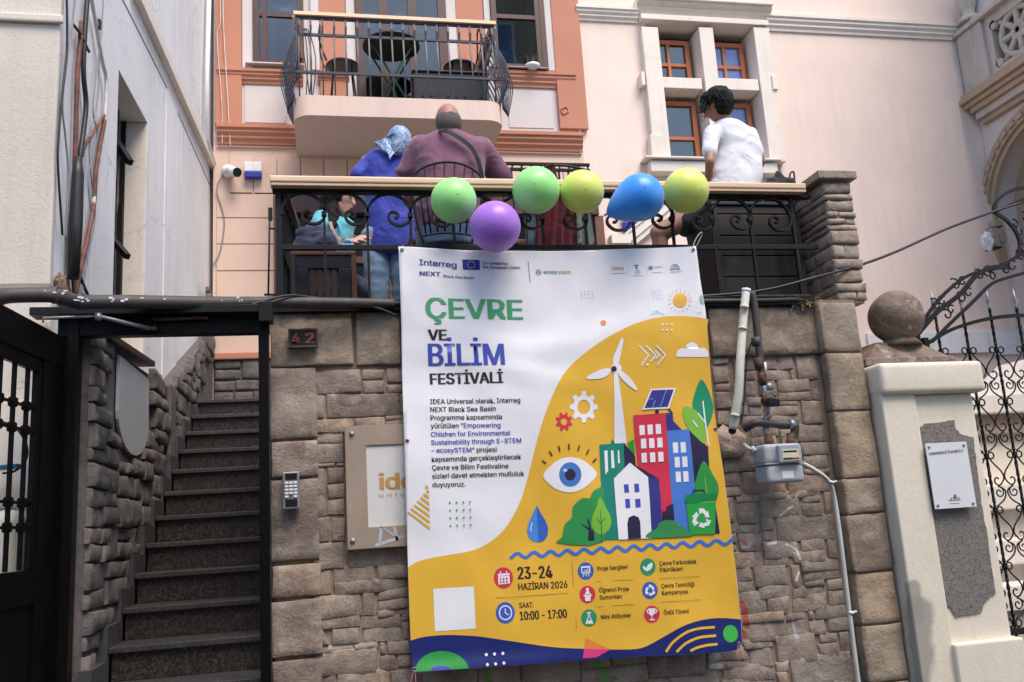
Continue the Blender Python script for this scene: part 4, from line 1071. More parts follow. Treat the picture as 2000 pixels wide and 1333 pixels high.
# steel framed sign
sg_ = thing('steel_sign', 'brushed steel framed company sign partly covered by the banner', 'sign', PY(790, 950, SYF))
x0, x1 = PY(673, 840, SYF).x, PY(905, 840, SYF).x; z1_, z0_ = PY(680, 833, SYF).z, PY(680, 1075, SYF).z
fr = .105; ys_ = SYF-.012
bm = new()
def miter(ax, az, bx_, bz, cx_, cz, dx, dz): prism(bm, [(ax, ys_, az), (bx_, ys_, bz), (cx_, ys_, cz), (dx, ys_, dz)], (0, .055, 0))
miter(x0, z1_, x1, z1_, x1-fr, z1_-fr, x0+fr, z1_-fr); miter(x0, z0_, x0, z1_-.0005, x0+fr, z1_-fr-.0005, x0+fr, z0_+fr); miter(x0+.0005, z0_, x0+fr+.0005, z0_+fr, x1-fr, z0_+fr, x1, z0_); miter(x1+.0003, z0_, x1-fr+.0003, z0_+fr, x1-fr+.0003, z1_-fr, x1+.0003, z1_)
bmesh.ops.bevel(bm, geom=[e for e in bm.edges if e.calc_length() > .2], offset=.003, segments=2, affect='EDGES')
obj('frame', bm, M['steel'], sg_)
obj('sign_face', bbox(x0+fr, x1-fr, SYF-.004, SYF+.02, z0_+fr, z1_-fr, .001), plain('sign_white', (.66,.64,.62), .4, 0, .03), sg_)
for (px, py) in ((687, 848), (689, 1057)):
    c = PY(px, py, ys_-.001); bm = new(); lathe(bm, c, [(.013, 0), (.013, -.004), (.008, -.010), (.003, -.011)], 16, 'Y'); obj('bolt', bm, M['galv'], sg_)
bm = new()
for (a, b, c, d, r_) in ((745,1030,741,1060,.008),(732,1066,790,1048,.008),(742,1028,775,1050,.004),(770,1030,776,1056,.007)): 
    p, q = PY(a, b, ys_-.0008), PY(c, d, ys_-.0008); obox(bm, (p+q)/2, (q-p)/2, Vector((-(q-p).z, 0, (q-p).x)).normalized()*r_, (0, .0006, 0))
obj('paint_smear', bm, plain('smear_blue', (.42,.45,.52), .8, 0, .2), sg_)
SIGN = dict(x0=x0, z0=z0_, x1=x1, z1=z1_, fr=fr, y=SYF-.0047)

# gas meter and its pipes
gm = thing('gas_meter', 'grey domestic gas meter with small dial window fixed on the stones', 'meter', PY(1528, 905, 4.55))
mY0, mY1 = 4.47, 4.625
x0, x1, z0_, z1_ = rect(1491, 868, 1566, 941, mY0)
zmid = PY(1530, 905, mY0).z
obj('upper_case', bbox(x0, x1, mY0, mY1, zmid+.004, z1_, .026, 5), M['meter'], gm)
obj('lower_case', bbox(x0+.004, x1-.004, mY0, mY1, z0_, zmid-.004, .026, 5), M['meter'], gm)
obj('seam', bbox(x0-.005, x1+.005, mY0-.005, mY1, zmid-.0035, zmid+.0035, .001), M['meter'], gm)
a0, a1, b0, b1 = rect(1520, 870, 1562, 902, mY0-.03)
obj('dial_box', bbox(a0, a1, mY0-.03, mY0+.01, b0, b1, .005), plain('dial_grey', (.33,.36,.40), .4, 0, .05), gm)
a0, a1, b0, b1 = rect(1527, 878, 1560, 899, mY0-.031)
obj('dial_plate', bbox(a0, a1, mY0-.032, mY0-.0303, b0, b1, .0004), plain('dial_cream', (.62,.58,.42), .4, 0, .05), gm)
bm = new(); box(bm, a0+.003, a0+(a1-a0)*.55, mY0-.0335, mY0-.0322, b0+.006, b0+.015); obj('counter', bm, M['black'], gm)
bm = new(); box(bm, a0+(a1-a0)*.56, a1-.004, mY0-.0335, mY0-.0322, b0+.006, b0+.015); obj('counter_decimals', bm, plain('counter_red', (.35,.03,.02), .5), gm)
a0, a1, b0, b1 = rect(1527, 921, 1549, 934, mY0-.001)
obj('sticker', bbox(a0, a1, mY0-.0015, mY0-.0002, b0, b1, .0002), M['whiteplast'], gm)
for px in (1503, 1546):
    bm = new(); c = PY(px, 868, 4.55); tube(bm, [c+Vector((0,0,-.01)), c+Vector((0,0,.03)), c+Vector((0,0,.031)), c+Vector((0,0,.062))], [.026, .026, .021, .021], 12); obj('union_nut', bm, M['rustiron'], gm)
gp = thing('gas_pipework', 'dark grey gas riser with valve and elbow above the meter', 'pipe', PY(1490, 760, 4.58))
def pipe(name, pts, r, m, parent, n=5, smooth=True, sp=True):
    bm = new(); tube(bm, spline(pts, n) if sp else pts, r, 12); return obj(name, bm, m, parent)
pipe('riser', [PY(1468, 572, 4.60), PY(1474, 600, 4.60), PY(1480, 660, 4.59), PY(1487, 720, 4.58), PY(1490, 750, 4.58)], .021, M['pipe'], gp)
pipe('riser_rust', [PY(1488, 728, 4.58), PY(1491, 752, 4.58)], .023, M['rustiron'], gp, 2)
pipe('riser_lower', [PY(1491, 752, 4.58), PY(1499, 800, 4.57), PY(1502, 812, 4.57), PY(1494, 822, 4.57), PY(1498, 850, 4.56), PY(1500, 866, 4.56)], .017, M['galv'], gp)
pipe('coupling', [PY(1480, 700, 4.588), PY(1484, 722, 4.585)], .027, M['rustiron'], gp, 2)
pipe('coupling', [PY(1476, 660, 4.59), PY(1478, 676, 4.59)], .026, M['pipe'], gp, 2)
pipe('coupling', [PY(1500, 750, 4.575), PY(1502, 762, 4.575)], .024, M['galv'], gp, 2)
bm = new(); lathe(bm, PY(1499, 783, 4.55), [(.012, .03), (.032, .02), (.036, -.01), (.03, -.035), (.012, -.04)], 14, 'Y'); obj('valve_body', bm, M['rustiron'], gp)
bm = new(); c = PY(1510, 786, 4.50); obox(bm, c, (.036, 0, -.006), (0, .012, 0), (.003, 0, .019)); bmesh.ops.bevel(bm, geom=bm.edges[:], offset=.005, segments=2, affect='EDGES'); obj('valve_handle', bm, M['black'], gp)
bm = new(); obox(bm, PY(1505, 765, 4.53), (.03, 0, .004), (0, .008, 0), (0, 0, .005)); obj('valve_lever', bm, M['galv'], gp)
pipe('meter_elbow', [PY(1455, 838, 4.60), PY(1468, 830, 4.565), PY(1480, 826, 4.55), PY(1520, 829, 4.545), PY(1548, 831, 4.545), PY(1553, 834, 4.545), PY(1551, 848, 4.55), PY(1547, 856, 4.55)], .0225, M['pipe'], gp, 6)
pipe('coupling', [PY(1541, 829, 4.545), PY(1550, 830, 4.545)], .027, M['galv'], gp, 2)
bm = new(); tube(bm, [PY(1494, 708, 4.555), PY(1496, 732, 4.555)], .007, 6); obj('label_strip', bm, M['whiteplast'], gp)
wp = thing('white_pipe', 'cream lagged drain pipe slanting down the wall beside the banner', 'pipe', PY(1445, 700, 4.5))
pipe('lagging', [PY(1457, 570, 4.55), PY(1452, 620, 4.53), PY(1446, 700, 4.50), PY(1442, 770, 4.50), PY(1431, 838, 4.54)], .0235, M['lagging'], wp, 6)
for y_, x_ in ((600, 1454), (642, 1450), (690, 1447), (735, 1444), (775, 1441), (812, 1435)):
    bm = new(); tube(bm, [PY(x_+.3, y_-2, 4.51), PY(x_-.3, y_+2, 4.51)], .0246, 12); obj('tape_seam', bm, M['lagging'], wp)
bm = new(); tube(bm, [PY(1457, 571, 4.55), PY(1457.6, 565, 4.55)], .026, 12); obj('rim', bm, M['whiteplast'], wp)
bm = new(); tube(bm, [PY(1431, 838, 4.54), PY(1430, 843, 4.56)], .021, 12); obj('dark_end', bm, M['dark'], wp)
cw = thing('black_wall_cable', 'thin black cable hanging behind the cream pipe', 'cable', PY(1470, 700, 4.6))
pipe('wire', [PY(1476, 655, 4.6), PY(1462, 685, 4.61), PY(1456, 740, 4.61), PY(1453, 790, 4.61), PY(1447, 830, 4.62)], .004, M['cable'], cw)
cd_ = thing('ribbed_conduit', 'pale ribbed conduit curving from the gas meter down the wall', 'conduit', PY(1650, 1000, 4.55))
cpts = spline([PY(1566, 905, 4.56), PY(1590, 918, 4.57), PY(1618, 940, 4.59), PY(1630, 975, 4.60), PY(1641, 1050, 4.59), PY(1652, 1140, 4.59), PY(1662, 1220, 4.59), PY(1672, 1300, 4.59), PY(1680, 1360, 4.59)], 34)
bm = new(); tube(bm, cpts, [.0135 if i % 2 else .0108 for i in range(len(cpts))], 10); obj('tube', bm, M['conduit'], cd_)
for (px, py) in ((1622, 942), (1661, 1197)):
    bm = new(); c = PY(px, py, 4.59); tube(bm, [c+Vector((-.002, 0, -.006)), c+Vector((.002, 0, .006))], .018, 12); obox(bm, c+Vector((.03, .01, .002)), (.012, 0, .002), (0, .008, 0), (0, 0, .004)); obj('clip', bm, M['whiteplast'], cd_)
c2_ = thing('grey_conduit_stub', 'short grey conduit with white clip left of the gas meter', 'conduit', PY(1470, 875, 4.57))
pipe('tube', [PY(1453, 868, 4.61), PY(1462, 876, 4.58), PY(1475, 880, 4.57), PY(1493, 881, 4.56)], .011, M['meter'], c2_)
bm = new(); c = PY(1470, 878, 4.57); tube(bm, [c-Vector((.005, 0, 0)), c+Vector((.005, 0, 0))], .018, 10); obj('clip', bm, M['whiteplast'], c2_)

# twigs and litter on the kerb at the pillar foot
dl = thing('dry_twigs', 'tuft of dry twigs on the kerb at the pillar foot', 'twigs', PY(1590, 588, 4.70)); rr = random.Random(8)
for k in range(3):
    bm = new()
    for i in range(14):
        c = PY(1575+rr.uniform(-30, 22), 588+rr.uniform(-3, 8), 4.66); e = c+Vector((rr.uniform(-.07, .07), rr.uniform(-.04, .01), rr.uniform(-.05, .035))); tube(bm, [c, (c+e)/2+Vector((0, 0, .008)), e], .0017, 4)
    obj('twig_bundle', bm, plain('straw%d' % k, (.22+.05*k, .15+.03*k, .08), .9, 0, .3), dl)

# ================================================================== entrance gate
GYF = 4.45
gf = thing('entrance_portal', 'black steel portal with lintel around the staircase entrance', 'gate portal', (-.7, GYF, 0))
gx0, gx1 = PY(109, 800, GYF).x, PY(152, 800, GYF).x
zl0, zl1 = PY(300, 656, GYF).z, PY(300, 614, GYF).z
rx0, rx1 = PY(507, 900, GYF).x, PY(527, 900, GYF).x
obj('left_post', bbox(gx1-.045, gx1, GYF-.03, GYF+.05, 0, zl1, .003), M['gateiron'], gf)
obj('left_stile', bbox(gx0, gx1-.047, GYF-.01, GYF+.05, 0, zl0, .003), M['gateiron'], gf)
obj('right_post', bbox(rx0, rx1, GYF-.03, GYF+.05, 0, zl1, .003), M['gateiron'], gf)
obj('lintel', bbox(gx0, rx1+.004, GYF-.02, GYF+.045, zl0, zl1, .003), M['gateiron'], gf)
zc0, zc1 = PY(300, 612, GYF-.08).z, PY(300, 597, GYF-.08).z
obj('head_channel', bbox(PY(57, 605, GYF-.08).x, PY(530, 605, GYF-.08).x, GYF-.08, GYF+.03, zc0, zc1, .003), M['iron'], gf)
obj('head_strip', bbox(PY(185, 605, GYF).x, PY(520, 605, GYF).x, GYF-.03, GYF+.03, zl1+.002, zl1+.016, .002), M['galv'], gf)
obj('bracket', bbox(PY(505, 600, GYF-.09).x, PY(532, 600, GYF-.09).x, GYF-.09, GYF-.0, zc0-.05, zc1+.012, .004), M['iron'], gf)
# the leaf, swung outwards to the left
z_t = PY(140, 658, GYF).z-.01
h1 = Vector((gx0+.015, GYF-.02, 0)); far = PZ(0, 598, z_t); ld = Vector((far.x-h1.x, far.y-h1.y, 0)).normalized(); LN = Vector((-ld.y, ld.x, 0))
def PLf(px, py, off=0):
    d = ray(px, py); nrm = LN; t = (h1+LN*off-CAM).dot(nrm)/d.dot(nrm); return CAM+d*t
lf = thing('gate_leaf', 'black iron gate leaf with barred window, swung open to the left', 'gate', h1)
def U(px, py): p = PLf(px, py); return (p-h1).dot(ld), p.z
def lpart(name, u0, u1, z0_, z1_, t0, t1, m='gateiron', bev=.003):
    bm = new(); obox(bm, h1+ld*((u0+u1)/2)+LN*((t0+t1)/2)+Vector((0, 0, (z0_+z1_)/2)), ld*((u1-u0)/2), LN*((t1-t0)/2), Vector((0, 0, (z1_-z0_)/2)))
    bmesh.ops.bevel(bm, geom=bm.edges[:], offset=bev, segments=2, affect='EDGES')
    return obj(name, bm, M[m], lf)
wu0, wz1 = U(69, 727); _, wz0 = U(66, 1112); LW = 1.02
lpart('top_rail', 0, LW, wz1+.06, z_t, -.02, .02); lpart('top_rail_moulding', wu0-.02, LW-.1, wz1, wz1+.058, -.012, .012)
lpart('hinge_stile', 0, wu0-.045, .02, wz1+.059, -.02, .02); lpart('stile_moulding', wu0-.044, wu0-.001, wz0+.0, wz1+.055, -.013, .013)
lpart('outer_stile', LW-.12, LW, .02, wz1+.059, -.02, .02)
mz = U(66, 1180)[1]
lpart('lock_rail', wu0-.04, LW-.121, mz, wz0-.002, -.02, .02); lpart('lock_rail_moulding', wu0-.03, LW-.13, wz0-.03, wz0-.0025, -.026, -.0205)
lpart('lower_panel', wu0-.04, LW-.121, .04, mz-.002, -.008, .008)
lpart('panel_moulding', wu0+.02, LW-.2, mz-.10, mz-.08, -.018, -.0085); lpart('panel_moulding', wu0+.0, wu0+.022, .3, mz-.08, -.018, -.0085)
nbars = 8; bu = []
for i in range(nbars):
    u = wu0+.075+i*.128
    if u > LW-.15: break
    bu.append(u); lpart('bar', u-.008, u+.008, wz0, wz1, -.008, .008, bev=.001)
for py in (793, 841, 983, 1031):
    z = U(50, py+0)[1]
    lpart('cross_bar', wu0, LW-.12, z-.006, z+.006, -.006, .006, bev=.001)
    for u in bu: lpart('knuckle', u-.020, u+.020, z-.020, z+.020, -.014, .014, bev=.004)
lpart('strip', .075, .09, .9, wz1-.0, -.024, -.021, m='galv')  # pale metal line stands in for daylight showing through the hinge seam
# overhead pipe and door closer
op = thing('overhead_pipe', 'thick grey paint-flecked pipe running above the gate', 'pipe', PY(300, 590, 4.3))
bm = new(); tube(bm, spline([PY(-60, 592, 4.0), PY(-10, 585, 4.0), PY(20, 578, 4.0), PY(100, 577, 4.05), PY(130, 584, 4.12), PY(160, 590, 4.2), PY(250, 590, 4.30), PY(400, 592, 4.4), PY(540, 591, 4.52), PY(700, 592, 4.60), PY(770, 593, 4.635)], 6), [.033-.010*max(0, (i-40)/20) for i in range(61)], 14); obj('tube', bm, M['pipe'], op)
for px, py, y in ((108, 577, 4.06), (158, 589.5, 4.2)):
    bm = new(); tube(bm, [PY(px-6, py, y), PY(px+6, py, y)], .038, 14); obj('socket', bm, M['pipe'], op)
rr = random.Random(4); bm = new()
for i in range(26):
    px = rr.choice((rr.uniform(10, 40), rr.uniform(105, 130), rr.uniform(150, 175), rr.uniform(215, 255), rr.uniform(10, 500))); yv = 4.0+.5*max(0, (px-100))/440 if px > 100 else 4.02
    py = 568+ (12 if px > 135 else 0)+rr.uniform(0, 10); c = PY(px, py, yv-.032)
    obox(bm, c, (rr.uniform(.002, .009), 0, 0), (0, .002, 0), (0, 0, rr.uniform(.002, .005)))
obj('paint_fleck', bm, M['whiteplast'], op)
dc = thing('door_closer_arm', 'pale folding closer arm fixed under the gate lintel', 'door closer', PY(190, 618, 4.30))
a, b, c = PLf(84, 630), PY(192, 618, 4.25), PY(292, 642, 4.40)
pipe('fore_arm', [a, a+Vector((0,0,.02)), b], .006, M['galv'], dc, sp=False); pipe('main_arm', [b, c], .010, M['galv'], dc, sp=False)
bm = new(); tube(bm, [b-Vector((0, 0, .02)), b+Vector((0, 0, .014))], .014, 10); obj('elbow_joint', bm, M['galv'], dc)
bm = new(); obox(bm, c, (.03, 0, 0), (0, .01, 0), (0, 0, .008)); obj('fixing_shoe', bm, M['rustiron'], dc)
pipe('old_arm', [PY(300, 625, 4.41), PY(395, 621, 4.41), PY(405, 622, 4.41)], .009, M['rustiron'], dc, sp=False)
# downpipe and hose piece behind the leaf
wd = thing('white_drum', 'off-white plastic cylinder standing against the wall behind the gate leaf', 'container', PY(14, 1060, 4.05))
x = PY(14, 1035, 4.40); bm = new(); lathe(bm, (x.x, 4.40, .6), [(.06, 0), (.075, .01), (.075, x.z+.03-.6), (.06, x.z+.07-.6), (.02, x.z+.085-.6)], 20); obj('body', bm, M['lagging'], wd)
bt = thing('blue_tray', 'blue plastic lid hung behind the gate bars with a looped black hose', 'lid', PY(14, 915, 3.7))
c = PY(5, 914, 4.38); bm = new(); obox(bm, c, (.075, 0, .004), (0, .05, 0), (0, 0, .008)); bmesh.ops.bevel(bm, geom=bm.edges[:], offset=.003, segments=2, affect='EDGES'); obj('lid', bm, plain('blue_lid', (.02,.14,.32), .4), bt)
pipe('hose', [PY(0, 823, 4.4), PY(30, 835, 4.4), PY(52, 870, 4.4), PY(50, 900, 4.4), PY(30, 920, 4.4), PY(5, 925, 4.4)], .005, M['cable'], bt)

# ================================================================== cables on the white house
def cable(label, pts, r, m, name='cable', n=6):
    bm = new(); tube(bm, spline(pts, n), r, 6); o = obj(name, bm, m, loc=pts[0]); return tag(o, label, 'cable', 'cables running down the white house')
cy1 = lambda px, py, o=.0: PW(px, py, .03+o)
cable('thickest black cable dropping into the black sleeve', [cy1(172, -20), cy1(166, 60), cy1(163, 140), cy1(168, 200), cy1(164, 250), cy1(157, 300), cy1(156, 320)], .014, M['cable'])
bm = new(); tube(bm, [cy1(153, 308, .02), cy1(152, 340, .02), cy1(148, 440, .02), cy1(143, 545, .02)], [.018, .03, .034, .028], 10)
o = obj('cable_sleeve', bm, M['cable'], loc=cy1(150, 340)); tag(o, 'long black cable sleeve above the overhead pipe', 'cable sleeve')
cable('rust-brown conduit just left of the thick black cable', [cy1(158, 70), cy1(151, 150), cy1(148, 260), cy1(144, 400), cy1(143, 520), cy1(146, 575)], .013, M['redcable'])
cable('cream conduit bending at the cable clamp', [cy1(176, -20), cy1(188, 50), cy1(200, 120), cy1(208, 160), cy1(204, 240), cy1(190, 330), cy1(182, 410)], .012, M['whitecable'])
cable('brown-red conduit crossing low towards the overhead pipe', [cy1(204, 235), cy1(188, 330), cy1(183, 400), cy1(170, 470), cy1(158, 520), cy1(148, 572)], .013, M['redcable'])
cable('red branch cable curving off the cream conduit', [cy1(204, 225), cy1(182, 260), cy1(166, 285), cy1(160, 305)], .009, M['redcable'])
cable('black cable hanging loose right of the sleeve and swinging right above the pipe', [cy1(147, 420), cy1(148, 480), cy1(155, 535), cy1(172, 578)], .009, M['cable'])
cable('thin grey wire looping right of the cream conduit', [cy1(202, -10), cy1(198, 60), cy1(186, 160), cy1(182, 220), cy1(190, 260), cy1(182, 300), cy1(172, 350), cy1(178, 440), cy1(166, 520), cy1(158, 575)], .004, M['greycable'])
cable('second thin grey wire crossing the first', [cy1(190, 40), cy1(194, 110), cy1(190, 200), cy1(176, 270), cy1(176, 330), cy1(186, 420), cy1(172, 500), cy1(160, 580)], .004, M['greycable'])
cable('thin black wire along the corner of the cream front', [cy1(130, -20), cy1(131, 90), cy1(124, 160), cy1(121, 190), cy1(115, 260), cy1(113, 320), cy1(122, 460)], .006, M['cable'])
cable('frayed grey wire beside the corner wire', [cy1(147, -10), cy1(140, 60), cy1(132, 110), cy1(122, 200), cy1(128, 270), cy1(133, 340), cy1(128, 470)], .005, M['greycable'])
ck = thing('cable_clamp', 'rusty cross-shaped iron cable clamp high on the white wall', 'clamp', cy1(156, 70))
bm = new(); tube(bm, [cy1(143, 48), cy1(157, 66), cy1(174, 102)], .008, 6); tube(bm, [cy1(158, 42), cy1(155, 75)], .009, 6); obj('arm', bm, M['rustiron'], ck)
ck = thing('cable_clip', 'small black cable clip on the cream conduit', 'clip', cy1(193, 50)); bm = new(); obox(bm, cy1(193, 48, .01), (.012,0,0), (0,.014,0), (0,0,.028)); obj('clip', bm, M['black'], ck)
bk = thing('broken_plaster', 'patch of broken brown plaster at the corner beside the overhead pipe', 'plaster', cy1(115, 565))
bm = new(); bmesh.ops.create_icosphere(bm, subdivisions=3, radius=1)
c = PW(122, 572)
for v in bm.verts:
    q = v.co.copy(); s = 1+.35*noise.noise(q*3); v.co = c+Vector((q.x*.03*s, q.y*.14*s, q.z*.085*s))
obj('rubble', bm, plain('rubble', (.22,.15,.09), .95, 0, .4, 30, .8), bk)
cable('pale wire hanging down the terracotta pilaster', [PY(435, -20, FY-.07), PY(437, 60, FY-.07), PY(445, 200, FY-.07), PY(450, 290, FY-.05)], .006, M['whitecable'])
cable('long pale wire nearest the white house corner', [PY(430, -20, FY-.07), PY(430, 45, FY-.07), PY(424, 75, FY-.07), PY(433, 200, FY-.07), PY(434, 285, FY-.05)], .005, M['whitecable'])
cable('black wire dropping from the security camera', [PY(450, 330, FY-.03), PY(430, 350, FY-.03), PY(424, 375, FY-.03), PY(438, 430, FY-.03), PY(430, 490, FY-.03), PY(415, 520, FY-.03)], .006, M['greycable'])
ng = thing('niche_grille', 'black iron scroll grille in the niche window of the white house', 'grille', (wallx(5.4)-.05, 5.4, nz0))
for px in (243, 228, 236):
    p = PW(px, 215 if px != 236 else 400, -.16); bm = new(); tube(bm, [(p.x, p.y, nz0-.02), (p.x, p.y, p.z)], .016, square=True); obj('bar', bm, M['iron'], ng)
bm = new(); tube(bm, [PW(222, 270, -.15), PW(254, 318, -.0)], .020, square=True); obj('stay', bm, M['iron'], ng)
bm = new(); tube(bm, [PW(217, 465, -.15), PW(249, 502, .0)], .018, square=True); obj('stay', bm, M['iron'], ng)
bm = new(); tube(bm, spline([PW(222, 265, -.1), PW(230, 300, -.1), PW(226, 345, -.1), PW(220, 340, -.1)], 6), .012, 6); obj('scroll', bm, M['iron'], ng)
# security camera and alarm boxes
sc = thing('security_camera', 'small white dome-mounted security camera on the peach wall', 'camera', PY(452, 335, FY))
c = PY(446, 334, FY-.03); bm = new(); lathe(bm, c, [(.07, .028), (.07, .0), (.055, -.03), (.02, -.045)], 18, 'Y'); obj('base', bm, M['whiteplast'], sc)
a = PY(447, 334, FY-.06); b = PY(463, 337, FY-.20); bm = new(); tube(bm, [a, b], [.045, .052], 16); obj('barrel', bm, M['whiteplast'], sc)
bm = new(); d = (b-a).normalized(); tube(bm, [b-d*.0, b+d*.012], .046, 16); obj('lens', bm, M['black'], sc)
def alarm(px0, py0, px1, py1, Y, label, split):
    t = thing('alarm_box', label, 'alarm', PY((px0+px1)/2, (py0+py1)/2, Y), 'alarm sounders on the house walls')
    x0, x1, z0_, z1_ = rect(px0, py0, px1, py1, Y); zs_ = z1_-(z1_-z0_)*split
    obj('cover', bbox(x0, x1, Y-.07, Y-.001, zs_+.001, z1_, .012, 3), M['whiteplast'], t); obj('strobe', bbox(x0, x1, Y-.072, Y-.001, z0_, zs_, .012, 3), M['blueplast'], t)
alarm(478, 321, 512, 352, FY-.02, 'white alarm sounder with blue lower part on the peach wall', .62)
alarm(1212, 420, 1245, 454, YP, 'white and blue alarm sounder on pink wall below the blue balloon', .5)

# ================================================================== white gate pier with stone ball
PIY = 4.55
pr = thing('gate_pier', 'cream plastered gate pier with roughcast panel and rounded cap', 'pier', (3.35, PIY, 0))
x0, x1 = 3.085, 3.69
zc = PY(1800, 770, PIY).z
obj('shaft', bbox(x0, x1, PIY+.02, PIY+.62, 0, zc, .02, 3), M['pier'], pr)
obj('left_strip', bbox(x0-.005, x0+.215, PIY-.0, PIY+.3, 0, zc+.05, .012, 3), M['pierstrip'], pr)
bm = bbox(x0-.008, x1+.055, PIY-.035, PIY+.66, zc, PY(1800, 707, PIY-.03).z, .035, 4)
for v in bm.verts: v.co += Vector((noise.noise(v.co*5), noise.noise(v.co*5+Vector((9,0,0))), noise.noise(v.co*6)))*.006
obj('cap', bm, M['pier'], pr, autosmooth=60)
zb5 = PY(1830, 1262, PIY-.02).z
obj('base', bbox(x0+.20, x1+.03, PIY-.03, PIY+.64, 0, zb5, .014, 3), M['pier'], pr)
# roughcast panel
K = [(185,690),(205,682),(213,664),(222,655),(300,645),(306,668),(320,682),(350,690),(372,860),(410,1100),(390,1112),(378,1128),(372,1150),(305,1160),(292,1140),(272,1118),(240,1108),(205,860)]
pk = [PY(1640+q.x/1.342, 340+q.y/1.342, PIY+.012)+Vector((noise.noise(q*.11), 0, noise.noise(q*.11+Vector((7,7,7)))))*.009 for q in [Vector(K[i]+(0,)).lerp(Vector(K[(i+1) % len(K)]+(0,)), t/10) for i in range(len(K)) for t in range(10)]]
bm = new(); prism(bm, pk, (0, .02, 0)); obj('roughcast_panel', bm, M['greyrender'], pr)
rr = random.Random(12); bm = new(); ctr = sum(pk, Vector())/len(pk)
# crumbs of roughcast
def inside(x, z):
    c = False; n = len(pk)
    for i in range(n):
        a, b = pk[i], pk[i-1]
        if (a.z > z) != (b.z > z) and x < (b.x-a.x)*(z-a.z)/(b.z-a.z)+a.x: c = not c
    return c
xs_ = [p.x for p in pk]; zs2 = [p.z for p in pk]; cnt = 0
while cnt < 2600:
    x, z = rr.uniform(min(xs_), max(xs_)), rr.uniform(min(zs2), max(zs2))
    if not inside(x, z): continue
    cnt += 1; s = rr.uniform(.0015, .0032); p = Vector((x, PIY+.011, z))
    vs = [bm.verts.new(p+Vector(q)*s) for q in ((-1, 0, -.7), (1, 0, -.8), (.1, 0, 1), (rr.uniform(-.3, .3), -1, rr.uniform(-.3, .3)))]
    for q in ((0, 1, 3), (1, 2, 3), (2, 0, 3)): bm.faces.new([vs[i] for i in q])
tag(obj('roughcast_crumbs', bm, M['greyrender'], pr), kind='stuff')
bl = thing('stone_ball', 'weathered stone ball finial on a square red-flecked foot on the pier', 'finial', PY(1775, 700, 4.85))
n = NT('weathered_ball'); c_ = n.mix(n.ramp(n.noise(7, 8, .7), [(.35, 0.), (.65, 1.)]), (.12,.075,.05), (.24,.19,.145)); c_ = n.mix(n.ramp(n.noise(6, 5, .6, n.mapv((1.3, 1, 1))), [(.60, 0.), (.64, .8)]), c_, (.17,.045,.03)); c_ = n.mix(n.ramp(n.noise(12, 8, .75), [(.53, 0.), (.65, .75)]), c_, (.42,.38,.33)); n.bump(n.noise(30, 8, .7), .6, .02); M['ball'] = n.out(c_, .85)
c = PY(1750, 620, 4.85); rb = 52/F*4.85/ray(1750, 620).y
bm = new(); bmesh.ops.create_uvsphere(bm, u_segments=40, v_segments=24, radius=rb)
for v in bm.verts: v.co = v.co*(1+.02*noise.noise(v.co*9)) + c
for f in bm.faces: f.smooth = True
obj('ball', bm, M['ball'], bl)
bm = new(); zb6 = PY(1775, 705, 4.70).z
zt6 = c.z-rb*.86
lathe(bm, (c.x, 4.85, zt6-.03), [(.13, -.01), (.10, .02), (.085, .05)], 20); obj('neck', bm, M['ball'], bl)
bm = new(); cx_ = (PY(1690, 700, 4.70).x+PY(1868, 700, 4.70).x)/2; hw = (PY(1868, 700, 4.70).x-PY(1690, 700, 4.70).x)/2
q = [[(cx_+sx*hw*s, 4.92+sy*.22*s, z) for sx, sy in ((-1,-1),(1,-1),(1,1),(-1,1))] for s, z in ((1, zb6-.02), (1, zb6+.018), (.86, zb6+.035), (.45, zt6-.02))]
R4 = [[bm.verts.new(p) for p in ring] for ring in q]
bm.faces.new(R4[0][::-1]); bm.faces.new(R4[-1])
for a, b in zip(R4, R4[1:]):
    for i in range(4): bm.faces.new((a[i], a[(i+1) % 4], b[(i+1) % 4], b[i]))
obj('foot', bm, M['ball'], bl)
# acrylic sign on the pier
qs = thing('school_sign', 'small white acrylic school sign with four studs on the pier', 'sign', PY(1852, 925, PIY))
SPY = PIY-.022; x0, x1, z0_, z1_ = rect(1806, 867, 1904, 990, SPY); x1 = PY(1886, 863, SPY).x
obj('plate', bbox(x0, x1, SPY-.005, SPY, z0_, z1_, .001), plain('acrylic', (.72,.73,.74), .2, 0, .02), qs)
for sx in (0, 1):
    for sz in (0, 1):
        c = Vector((x0+.02+(x1-x0-.04)*sx, SPY-.005, z0_+.02+(z1_-z0_-.04)*sz)); bm = new(); lathe(bm, c, [(.006, .03), (.008, 0), (.008, -.004), (.005, -.006)], 12, 'Y'); obj('stud', bm, M['galv'], qs)
QS = (x0, x1, z0_, z1_, SPY-.0056)

